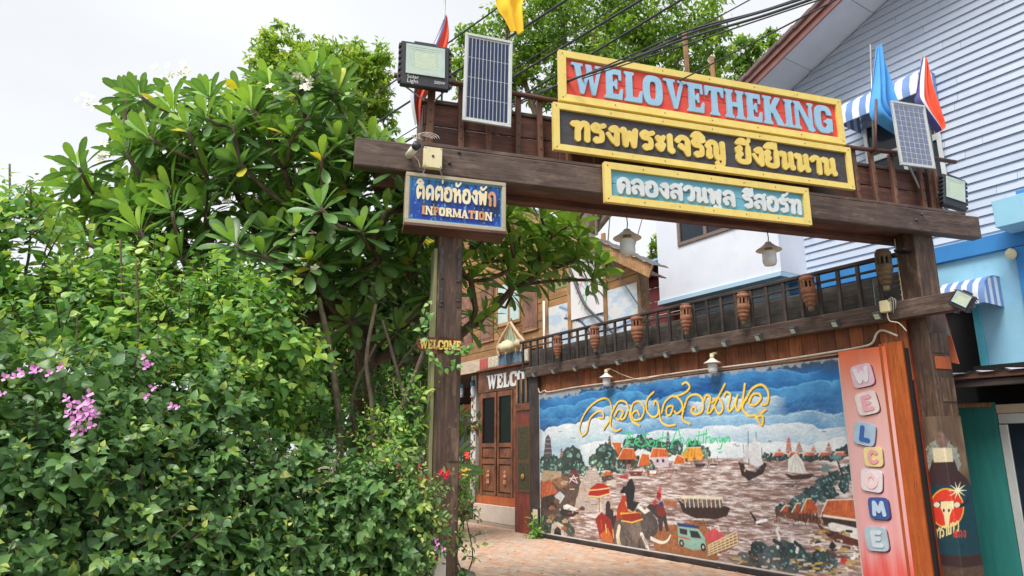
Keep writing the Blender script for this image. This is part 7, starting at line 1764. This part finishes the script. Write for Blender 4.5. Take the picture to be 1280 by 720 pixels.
# flower clusters
def flower5(g, c, ax, r_, mi=0):
    ax = Vector(ax).normalized(); e1 = ax.orthogonal().normalized(); e2 = ax.cross(e1); c = Vector(c)
    for k in range(5):
        a = k * 1.2566; d_ = e1 * math.cos(a) + e2 * math.sin(a); sd = ax.cross(d_)
        g.add([c, c + d_ * r_ * .55 - sd * r_ * .3 + ax * r_ * .2, c + d_ * r_ + ax * r_ * .15, c + d_ * r_ * .6 + sd * r_ * .32 + ax * r_ * .25], [(0, 1, 2, 3)], mi)
    g.lathe([(r_ * .18, .0), (0, r_ * .1)], c + ax * r_ * .03, 6, tuple(ax), 1)
for (a, b, d_, n) in ((362, 100, 6.4, 2), (388, 112, 6.3, 3), (352, 118, 6.4, 3), (376, 105, 6.35, 2), (205, 88, 8.0, 6), (228, 84, 8.0, 6), (112, 125, 8.1, 7), (165, 150, 8, 7), (130, 195, 7.6, 7), (118, 248, 7.3, 3), (136, 246, 7.3, 3), (252, 136, 7.6, 2), (395, 322, 6.2, 1), (180, 145, 7.9, 5), (205, 100, 7.9, 4), (272, 248, 6.6, 2)):
    for k in range(n):
        c = at_px(a, b, d_) + rs.normal(size=3) * .055; g = G(); flower5(g, c, (R.uniform(-.5, .5), -1, R.uniform(-.2, .8)), .052, 0)
        g.build('flower', [petal_w, petal_y], pt)

# ---------------------------------------------------------------- twig based shrubs
def shrub(obj, kind, mat, vols, spacing, lsize, ntw, seed, nobj=300, tone=(.35, .14), up=.35, twl=.3, young=.05, inside=None, skip=None, stems=True, pals=.9):
    """twigs start inside the volumes and grow outwards, each carrying alternate leaves"""
    rs = np.random.RandomState(seed); P, X, Z, S, T = [], [], [], [], []; tw = G()
    vols = [(np.array(c), np.array(r_), w_) for c, r_, w_ in vols]; W = np.array([v[2] for v in vols], float); W /= W.sum()
    og = np.array(obj.location)
    for q in range(ntw):
        c, r_, _ = vols[rs.choice(len(vols), p=W)]
        dv = rs.normal(size=3); dv /= np.linalg.norm(dv)
        if dv[1] > .3: dv[1] *= -1
        rad_ = rs.uniform(.62, 1.0); p = c + dv * r_ * rad_
        if skip and skip(p): continue
        if p[2] < .05: continue
        out = unit(dv / r_); g_ = unit(out + np.array([0, 0, up]) + rs.normal(size=3) * .4); L = twl * rs.uniform(.6, 1.25)
        e1 = unit(np.cross(g_, rs.normal(size=3))); n = max(4, int(L / spacing)); tb = rs.normal() * .1; pts = []
        yng = rs.rand() < young * 3; lsz = rs.choice([.6, .85, 1.0, 1.25, 1.45], p=[.15, .3, .3, .18, .07])
        for k in range(n + 1):
            u = k / n; pt_ = p + g_ * L * (u - .3) + np.array([0, 0, -.12 * L * u * u]); pts.append(pt_)
            az = k * 2.4 + rs.uniform(-.3, .3); e2 = np.cross(g_, e1); side = e1 * math.cos(az) + e2 * math.sin(az)
            d_ = unit(side * .9 + g_ * (.35 + .5 * u) + np.array([0, -.15, -.22]) + rs.normal(size=3) * .15)
            nrm = unit(np.array([0, 0, .55]) + out * .85 + rs.normal(size=3) * .33)
            s_ = lsize * lsz * rs.uniform(.72, 1.2) * (1 - .5 * u ** 3)
            P.append(pt_ + d_ * s_ * .12); X.append(d_); Z.append(nrm); S.append(s_)
            t = tone[0] + tb + rs.normal() * tone[1] + (u ** 4) * .38 * (1.6 if yng else .6)
            T.append(min(max(t, .02), .98))
        if stems and q % 3 == 0: tw.tube([pts[0], pts[len(pts) // 2], pts[-1]], [.006, .005, .003], 4, False)
    if stems and tw.v: tw.build('twigs', bark, obj, False)['kind'] = 'stuff'
    leaves(obj, kind, mat, *map(np.array, (P, X, Z, S, T)), nobj=nobj)
def limbs(obj, base, tops, r_, mat=bark):
    for t in tops:
        t = np.array(t); b = np.array(base) + np.array([R.uniform(-.15, .15), R.uniform(-.15, .15), 0]); j = lambda s_: np.array([R.uniform(-s_, s_), R.uniform(-s_, s_), R.uniform(-s_, s_) * .4])
        ms = [b + (t - b) * u + j(.09) for u in (.25, .45, .65, .82)]
        G().tube(spline3([b] + ms + [t], 4), [r_ * (1 - .035 * k) for k in range(21)], 6).build('stem', mat, obj, True)

hedge = plant('bougainvillea_hedge', 'dense dark green bougainvillea hedge with pink bracts in the left foreground', 'hedge', (-2.2, 4.3, 0))
hv = []
for k in range(11):
    t = k / 10; x = -1.13 + t * (-3.3 + 1.13); y = 5.75 + t * (3.25 - 5.75); top = 1.36 + .95 * min(t, .45) + .35 * max(0, t - .45) + .06 * math.sin(k * 2.3)
    hv.append(((x - .05, y + .12, top - .45), (.36 + .1 * math.sin(k), .42, .5), 1.6 - .2 * t)); hv.append(((x + .02, y, top - 1.05), (.46, .48, .6), 1.6))
    if k > 3: hv.append(((x - .25, y + .3, top - .0), (.5, .45, .5), 1.0))
hedge_skip = lambda p: False
hv += [((-.88, 5.55, .85), (.28, .3, .6), 1.5), ((-1.05, 5.5, 1.25), (.3, .3, .35), 1.0), ((-1.5, 5.4, 1.0), (.6, .25, .7), 1.2), ((-2.3, 4.8, 1.1), (.7, .3, .8), 1.4), ((-3.1, 4.1, 1.2), (.6, .3, .8), 1.2)]
shrub(hedge, 'heart', lf_bush, hv, .03, .08, 4100, 21, tone=(.42, .14), twl=.26)
limbs(hedge, (-1.5, 5.3, 0), [(-1.0, 5.5, 1.4), (-1.3, 5.3, 1.6), (-1.8, 5.0, 1.8)], .018); limbs(hedge, (-2.6, 4.5, 0), [(-2.1, 4.6, 1.7), (-2.6, 4.2, 1.8), (-3.0, 4.0, 2.0), (-2.2, 4.2, 1.5), (-2.0, 4.4, 1.3)], .02)
# inner shade mass of crossing stems and old leaves keeps the hedge opaque
og = hedge.location
shr = np.random.RandomState(3)
def bract(parent, c, n, r_, mat, sp=.05, name='flower'):
    for k in range(n):
        p = np.array(c) + shr.normal(size=3) * sp; g = G()
        ax = Vector(unit(np.array([shr.uniform(-.6, .6), -1, shr.uniform(-.2, .7)]))); e1 = ax.orthogonal().normalized(); e2 = ax.cross(e1); P0 = Vector(p)
        for j in range(3):
            a = j * 2.094 + shr.uniform(0, 1); d_ = e1 * math.cos(a) + e2 * math.sin(a); sd = ax.cross(d_)
            g.add([P0, P0 + d_ * r_ * .6 - sd * r_ * .42 + ax * r_ * .45, P0 + d_ * r_ * 1.1 + ax * r_ * .7, P0 + d_ * r_ * .6 + sd * r_ * .42 + ax * r_ * .45], [(0, 1, 2, 3)])
        g.build(name, mat, parent)
for a, b, d_, n, sp in ((103, 518, 2.9, 17, .026), (112, 500, 2.9, 6, .02), (95, 533, 2.9, 4, .014), (181, 456, 3.3, 6, .018), (14, 470, 3.0, 4, .02), (42, 458, 3.1, 3, .015), (72, 466, 3.2, 3, .02), (88, 500, 3.0, 2, .01), (5, 500, 3.0, 2, .012),
                        (526, 634, 5.1, 6, .04), (537, 652, 5.1, 7, .04), (548, 684, 5.0, 4, .03), (182, 494, 3.4, 2, .02), (215, 505, 3.7, 3, .02)):
    bract(hedge, at_px(a, b, d_), n, .021, petal_p, sp)
redp = plant('red_flowering_shrub', 'leafy shrub with small red round flowers in front of the left post', 'shrub', (-.55, 5.4, 0))
shrub(redp, 'oval', lf_bush, [((-.74, 5.45, 1.3), (.22, .22, .24), 1), ((-.66, 5.5, 1.05), (.16, .2, .3), 1), ((-.85, 5.5, 1.5), (.18, .2, .18), .7)], .028, .055, 130, 22, 120, tone=(.62, .14), twl=.2, young=.1)
for a, b in ((533, 600), (556, 596), (551, 590), (560, 592)):
    c = at_px(a, b, 5.3)
    for k in range(7):
        g = G(); q = c + rs.normal(size=3) * .008; flower5(g, q, (R.uniform(-1, 1), -1, R.uniform(-.5, 1)), .018); g.build('flower', [petal_r, petal_r], redp)
limbs(redp, (-.6, 5.5, 0), [(-.6, 5.45, 1.3), (-.5, 5.5, 1.2)], .012)

vineL = plant('climbing_vine', 'tall tangle of heart-leaved vine rising behind the hedge at the far left', 'climbing plant', (-3.4, 5.4, 0))
shrub(vineL, 'heart', lf_vine, [((-3.5, 5.3, 2.25), (1.0, .6, .75), 3), ((-2.5, 5.5, 2.35), (.9, .5, .7), 3), ((-3.9, 5.2, 3.0), (.5, .4, .65), .9), ((-4.3, 5.3, 2.9), (.4, .4, .8), .6), ((-3.2, 5.6, 2.9), (.5, .4, .4), .5), ((-2.15, 5.9, 2.2), (.5, .4, .5), 1.3), ((-2.3, 6.0, 2.75), (.4, .4, .4), .8)], .045, .09, 1300, 23, tone=(.6, .18), twl=.36, up=.7)
for a, b, dd in ((12, 205, 5.6), (38, 225, 5.6), (150, 300, 5.2), (170, 325, 5.0)):     # tall shoots
    top_ = at_px(a, b, dd); bot = top_ + np.array([.1, 0, -1.0]); n = 22; Pq, Xq, Zq, Sq, Tq = [], [], [], [], []
    G().tube(spline3([bot, (bot + top_) / 2 + [.03, 0, 0], top_]), .008, 5).build('shoot', bark, vineL, True)
    for k in range(n):
        u = k / n; p = bot + (top_ - bot) * u; az = k * 2.2; d_ = unit(np.array([math.cos(az), math.sin(az) * .6 - .2, .2])); Pq.append(p + d_ * .03); Xq.append(d_); Zq.append(unit(np.array([0, -.5, 1.0]) + rs.normal(size=3) * .2)); Sq.append(.13 * (1 - .4 * u)); Tq.append(.55 + .35 * u)
    leaves(vineL, 'heart', lf_vine, *map(np.array, (Pq, Xq, Zq, Sq, Tq)), nobj=22)
limbs(vineL, (-3.3, 5.6, 0), [(-3.6, 5.4, 2.4), (-3.0, 5.6, 2.6), (-2.6, 5.6, 2.3), (-3.9, 5.3, 3.2)], .03)
vineM = plant('shade_vine', 'darker heart-leaved vine between the hedge and the thin tree trunks', 'climbing plant', (-1.6, 6.4, 0))
shrub(vineM, 'heart', lf_vine, [((-2.0, 6.5, 2.05), (.4, .35, .45), 1.4), ((-1.45, 6.9, 1.9), (.5, .3, .5), 1.1), ((-.95, 6.9, 2.1), (.3, .3, .6), .7), ((-2.3, 6.2, 2.4), (.5, .4, .5), 1.5), ((-.75, 6.6, 3.0), (.12, .2, .45), .35)], .045, .075, 480, 24, tone=(.25, .12), twl=.3, young=.02)
limbs(vineM, (-1.5, 6.6, 0), [(-1.8, 6.4, 2.2), (-1.2, 6.5, 2.1)], .02)
# leaves trained over the small wooden WELCOME sign and its fern-like neighbour
tpl_ = plant('pinnate_shrub', 'light green feathery shrub left of the left gate post', 'shrub', (-.95, 6.0, 0))
shrub(tpl_, 'oval', lf_vine, [((-1.02, 6.0, 1.7), (.2, .2, .45), 1), ((-.86, 6.0, 1.95), (.12, .15, .34), .5), ((-1.1, 6.1, 1.6), (.3, .2, .3), 1)], .03, .055, 95, 25, 150, tone=(.72, .12), twl=.3, up=.6, young=.1)
limbs(tpl_, (-.95, 6.05, 0), [(-.95, 6.0, 2.2), (-.8, 6.0, 2.2)], .012)

# carved WELCOME plaque on the left post with ivy
x, z = GF.sz(549, 432, -.16); hw = abs(GF.sx(588, 432, -.16) - GF.sx(520, 432, -.16)) / 2; x = (GF.sx(588, 432, -.16) + GF.sx(520, 432, -.16)) / 2
zt_ = GF.zz(549, 421, -.16); zb_ = GF.zz(549, 442.5, -.16)
pq = thing('welcome_plaque', 'curved brown wooden plaque with yellow letters WELCOME on the left post', 'sign', GF, (x, -.15, zb_))
H = zt_ - zb_; outl = [(x - hw, zb_ + H * .62), (x - hw * .9, zb_ + H * .3), (x - hw * .5, zb_ + H * .04), (x, zb_), (x + hw * .4, zb_ + H * .08), (x + hw * .72, zb_ + H * .34), (x + hw, zb_ + H * .4), (x + hw * .96, zb_ + H * .52), (x + hw * .72, zb_ + H * .62), (x + hw * .58, zb_ + H * .95), (x, zt_), (x - hw * .5, zb_ + H * .97), (x - hw * .9, zb_ + H * .9)]
G().prism(outl, -.15, -.115).build('board', wood('plaque_wood', (100, 50, 34), (140, 76, 48), (170, 100, 66), 'X', rough=.4), pq)
lay, tw = layout('WELCOME', 'LA'); ls_ = H * .52
letters('WELCOME', 'LA', lambda u, v: (x - hw * .86 + u, zb_ + H * .28 + v), ls_, hw * 1.5 / (tw * ls_), (-.162, -.1505), yell_l, pq, .02, .05)
ivy = plant('ivy_sprig', 'ivy sprigs creeping across the brown WELCOME plaque', 'ivy', tuple(GF.P(x, -.2, zb_)))
Pq, Xq, Zq, Sq, Tq = [], [], [], [], []
for (a, b) in ((538, 440), (560, 437), (568, 436), (574, 440), (580, 436), (586, 441), (590, 434), (546, 454), (551, 458), (556, 460), (563, 458), (568, 456), (543, 449), (572, 459), (535, 424), (528, 415), (532, 405), (537, 395), (530, 388), (536, 378), (527, 398)):
    for r_ in range(2):
        p = np.array(GF.P(GF.sx(a, b, -.22) + rs.normal() * .015, -.22 + rs.normal() * .02, GF.zz(a, b, -.22) + rs.normal() * .02)); Pq.append(p)
        Xq.append(unit(np.array([rs.normal(), -.3, rs.normal() - .5]))); Zq.append(unit(np.array([rs.normal() * .3, -1, .6]))); Sq.append(rs.uniform(.045, .065)); Tq.append(min(max(rs.normal(.6, .12), .1), .95))
leaves(ivy, 'heart', lf_vine, *map(np.array, (Pq, Xq, Zq, Sq, Tq)), nobj=60)
for s_ in (((541, 450), (550, 456), (572, 459)), ((540, 436), (560, 434), (590, 437)), ((538, 370), (532, 400), (538, 430))):
    G().tube(spline3([GF.P(GF.sx(a, b, -.2), -.2, GF.zz(a, b, -.2)) for a, b in s_]), .004, 4).build('stem', bark, ivy)

# strap-leaved plant right of the post, low pots at the veranda
hl = plant('strap_leaf_plant', 'broad strap-leaved plant right of the left gate post', 'plant', (-.35, 7.2, 0))
Pq, Xq, Zq, Sq, Tq = [], [], [], [], []
for (a, b, c, d_) in ((578, 592, 1, .1), (576, 580, 1, -.15), (572, 576, .6, .8), (580, 610, .9, -.6), (575, 588, -.4, .9), (574, 600, .9, -.5), (576, 604, .6, -.8), (574, 570, 1, .5)):
    p = at_px(a - 6, b, 7.2); Pq.append(p); Xq.append(unit(np.array([c, -.3, d_]))); Zq.append(unit(np.array([-d_ * .5, -.6, 1]))); Sq.append(rs.uniform(.22, .34)); Tq.append(rs.uniform(.3, .7))
leaves(hl, 'plum', lf_plum, *map(np.array, (Pq, Xq, Zq, Sq, Tq)), nobj=20); limbs(hl, (-.4, 7.2, 0), [at_px(570, 585, 7.2), at_px(572, 600, 7.2)], .012)
low = plant('low_shrub', 'small round shrub at the foot of the left post beside the path', 'shrub', (-.42, 6.3, 0))
shrub(low, 'oval', lf_bush, [((-.42, 6.3, 1.15), (.13, .13, .14), 1), ((-.45, 6.2, .75), (.16, .14, .25), .8)], .025, .06, 46, 27, 80, tone=(.5, .15), twl=.14)
limbs(low, (-.42, 6.3, 0), [(-.42, 6.3, 1.1)], .012)
fp = plant('flower_pots', 'potted plants with orange and yellow blooms below the decorated pillar', 'potted plants', tuple(MF.P(MF.sx(586, 600, .8), .7, 0)))
shrub(fp, 'oval', lf_vine, [(tuple(MF.P(MF.sx(a, b, .7), .7, MF.zz(a, b, .7))), (.22, .2, .3), 1) for a, b in ((578, 590), (586, 594), (592, 598), (582, 578))], .06, .12, 60, 28, 60, tone=(.4, .15), twl=.3)
for (a, b, m_, r_) in ((583, 569, fl_r, .09), (584, 588, petal_y, .13), (576, 592, petal_r, .07)):
    g = G(); c = MF.P(MF.sx(a, b, .5), .5, MF.zz(a, b, .5))
    for k in range(3): flower5(g, np.array(c) + rs.normal(size=3) * .04, (R.uniform(-.4, .4), -1, .3), r_)
    g.build('bloom', [m_, m_], fp)
for a in (578, 588):
    c = MF.P(MF.sx(a, 620, .7), .7, 0); G().lathe([(.13, .02), (.17, .36), (.19, .38), (.16, .38), (.15, .32), (0, .32)], c, 14).build('pot', terra, fp, True)
cp = plant('corner_seedling', 'small green plant growing at the lower left corner of the mural', 'plant', tuple(MF.P(PL1 + .1, -.25, 0)))
c = MF.P(PL1 + .12, -.22, .22); shrub(cp, 'oval', lf_vine, [(tuple(c), (.12, .12, .14), 1), (tuple(c + Vector((0, 0, -.14))), (.1, .1, .1), 1)], .04, .11, 22, 29, 60, tone=(.55, .1), twl=.16)
limbs(cp, tuple(MF.P(PL1 + .12, -.22, 0)), [tuple(c)], .008)

# white utility box at the hedge's foot
x, z = GF.sz(549, 705, -.3)
ub = thing('white_box', 'plain white meter box half hidden at the foot of the left post', 'box', GF, (x, -.3, 0))
bz_ = GF.zz(549, 690, -.35); G().box(x - .06, x + .04, -.38, -.28, .4, bz_, .008).build('casing', white_m, ub); G().box(x - .062, x + .042, -.385, -.27, bz_ + .002, bz_ + .02, .004).build('lid', white_m, ub)
G().box(x - .03, x + .01, -.35, -.3, 0, .4).build('leg', steel, ub)

# ---------------------------------------------------------------- background trees
def bigtree(label, base, blobs, trunk_r, lsize, n, seed, tone, extra=()):
    t = plant('background_tree', label, 'tree', tuple(base)); rs = np.random.RandomState(seed); og = np.array(base)
    P, X, Z, S, T = [], [], [], [], []; W = np.array([b[1][0] * b[1][2] for b in blobs]); W = W / W.sum()
    for c, r_ in blobs:
        c, r_ = np.array(c), np.array(r_); k = int(n * (r_[0] * r_[2]) / sum(b[1][0] * b[1][2] for b in blobs)); nc = max(8, k // 26)
        for q in range(nc):
            d_ = rs.normal(size=3); d_ /= np.linalg.norm(d_); cc = c + d_ * r_ * rs.uniform(.35, 1) ** .6; cr = rs.uniform(.06, .16) * r_.mean() * 1.5; tb = rs.normal() * .12
            m = int(k / nc); dd = rs.normal(size=(m, 3)); dd = unit(dd) * rs.uniform(.2, 1, (m, 1)); pp = cc + dd * cr * np.array([1.3, 1.3, .7])
            P.append(pp); X.append(unit(dd + rs.normal(size=(m, 3)) * .5 + [0, 0, -.3])); Z.append(unit(rs.normal(size=(m, 3)) * .5 + [0, -.3, .9])); S.append(rs.uniform(.7, 1.2, m) * lsize); T.append(np.clip(tone + tb + dd[:, 2] * .12 + rs.normal(size=m) * .08, .02, .98))
    P, X, Z, S, T = np.concatenate(P), np.concatenate(X), np.concatenate(Z), np.concatenate(S), np.concatenate(T)
    V0, F0, rib0 = TPL['tiny']; k = len(V0); Rm = rotm(X, Z); VV = np.einsum('nij,kj->nki', Rm * S[:, None, None], V0) + (P - og)[:, None, :]
    FF = F0[None] + (np.arange(len(P)) * k)[:, None, None]
    me = npmesh('crown', VV.reshape(-1, 3), FF.reshape(-1, 4), lf_tree, {'tone': ('F', np.repeat(T, k))}); o = bpy.data.objects.new('crown', me); COL.objects.link(o); o.parent = t; o['kind'] = 'stuff'
    top_ = np.array(blobs[0][0]); g = G(); mid = np.array(base) + (top_ - np.array(base)) * .55
    G().tube(spline3([base, mid, top_]), [trunk_r * (1 - .05 * j) for j in range(13)], 8).build('trunk', bark_l, t, True)
    br = G()
    for c, r_ in blobs[1:] + list(extra): br.tube(spline3([mid, (mid + np.array(c)) / 2 + [0, 0, -.4], c]), [trunk_r * .45 * (1 - .06 * j) for j in range(13)], 6)
    br.build('branches', bark_l, t, True); return t
V3 = lambda a, b, d_: tuple(at_px(a, b, d_))
def bl(a, b, d_, rx, rz): s_ = d_ / FPX; return (V3(a, b, d_), (rx * s_, rx * s_ * .9, rz * s_))
bigtree('rounded yellow-green tree standing behind the frangipani', (V3(400, 400, 24)[0], V3(400, 400, 24)[1], 0), [bl(410, 110, 24, 70, 60), bl(352, 62, 24, 32, 34), bl(345, 95, 24, 38, 36), bl(455, 78, 24, 34, 30), bl(465, 110, 24, 26, 36), bl(470, 160, 24, 24, 40), bl(420, 160, 24, 60, 50), bl(330, 130, 24, 30, 40)], .3, .2, 19000, 41, .74)
bigtree('big spreading tree behind the signboards, left of the gable roof', (V3(720, 400, 21)[0], V3(720, 400, 21)[1], 0), [bl(740, 40, 21, 90, 70), bl(690, 90, 21, 60, 45), bl(640, 55, 21, 46, 60), bl(820, 20, 21, 80, 55), bl(850, 70, 21, 66, 50), bl(760, 110, 21, 90, 40), bl(590, 75, 21, 24, 60), bl(620, 100, 21, 40, 40), bl(700, 0, 21, 80, 40), bl(890, 60, 21, 26, 50), bl(850, 120, 21, 60, 30), bl(600, 120, 21, 34, 34), bl(560, 90, 21, 18, 30)], .38, .17, 30000, 42, .6)
bigtree('small distant tree beside the gable roof edge', (V3(945, 400, 30)[0], V3(945, 400, 30)[1], 0), [bl(935, 62, 30, 22, 22), bl(965, 50, 30, 16, 14), bl(925, 90, 30, 18, 20), bl(950, 85, 30, 18, 14)], .2, .2, 3200, 43, .55)
fk = bigtree('thick forked tree trunk with sparse leaves seen under the gate beam', (V3(740, 430, 15)[0], V3(740, 430, 15)[1], 0), [bl(745, 215, 15, 30, 20), bl(700, 225, 15, 24, 14), bl(806, 262, 15, 9, 5)], .06, .12, 500, 44, .5, extra=[(V3(697, 245, 15), 0), (V3(765, 235, 15), 0)])
bigtree('patch of light green leaves between the gable and the white bay', (V3(815, 420, 19)[0], V3(815, 420, 19)[1], 0), [bl(814, 312, 19, 12, 8), bl(822, 300, 19, 8, 8)], .08, .16, 260, 45, .7)
bigtree('shady tree filling the gap behind the left gate post', (V3(470, 500, 13)[0], V3(470, 500, 13)[1], 0), [bl(480, 330, 13, 90, 60), bl(430, 420, 13, 90, 60), bl(520, 400, 13, 50, 60), bl(300, 380, 13, 120, 80), bl(150, 400, 13, 120, 70), bl(480, 470, 13, 70, 40), bl(430, 525, 13, 150, 34), bl(330, 500, 13, 90, 40), bl(360, 470, 13, 90, 60)], .05, .2, 24000, 46, .25)

ft_ = [[(728, 330), (722, 285), (718, 272), (700, 246), (690, 222)], [(720, 276), (730, 260), (742, 250), (752, 235)], [(738, 320), (742, 286), (752, 255), (764, 225)]]
for k, ln in enumerate(ft_):
    q = [Vector(at_px(a, b, 15)) - Vector(fk.location) for a, b in ln]; n_ = (len(q) - 1) * 6 + 1
    o = G(); o.tube(spline3(q), [(.12, .08, .13)[k] * (1 - .4 * j / n_) for j in range(n_)], 8)
    me = o.mesh('limb', bark, (0, 0, 0), True); ob = bpy.data.objects.new('limb', me); COL.objects.link(ob); ob.parent = fk

# fallen leaves and crumbs on the path, gathered along the foot of the wall
fl = plant('fallen_leaves', 'scattered dry fallen leaves on the brick path', 'leaves', tuple(MF.P(3, -1, .02)))
n_ = 150; P_ = []; X_ = []; Z_ = []
for k in range(n_):
    s_ = R.uniform(-4, 6.5); d_ = -.08 - abs(R.gauss(0, .5)) if k % 2 else R.uniform(-3, -.1)
    P_.append(np.array(MF.P(s_, d_, .024))); X_.append(unit(np.array([R.uniform(-1, 1), R.uniform(-1, 1), .02]))); Z_.append(unit(np.array([R.uniform(-.3, .3), R.uniform(-.3, .3), 1])))
dry = leafmat('dry_leaf', [(0, (110, 82, 48)), (.5, (150, 120, 62)), (1, (176, 150, 84))], .7, .1)
leaves(fl, 'tiny', dry, np.array(P_), np.array(X_), np.array(Z_), rs.uniform(.03, .07, n_), rs.uniform(.05, .95, n_), nobj=0)
bpy.data.objects[fl.name].children[0]['kind'] = 'stuff'
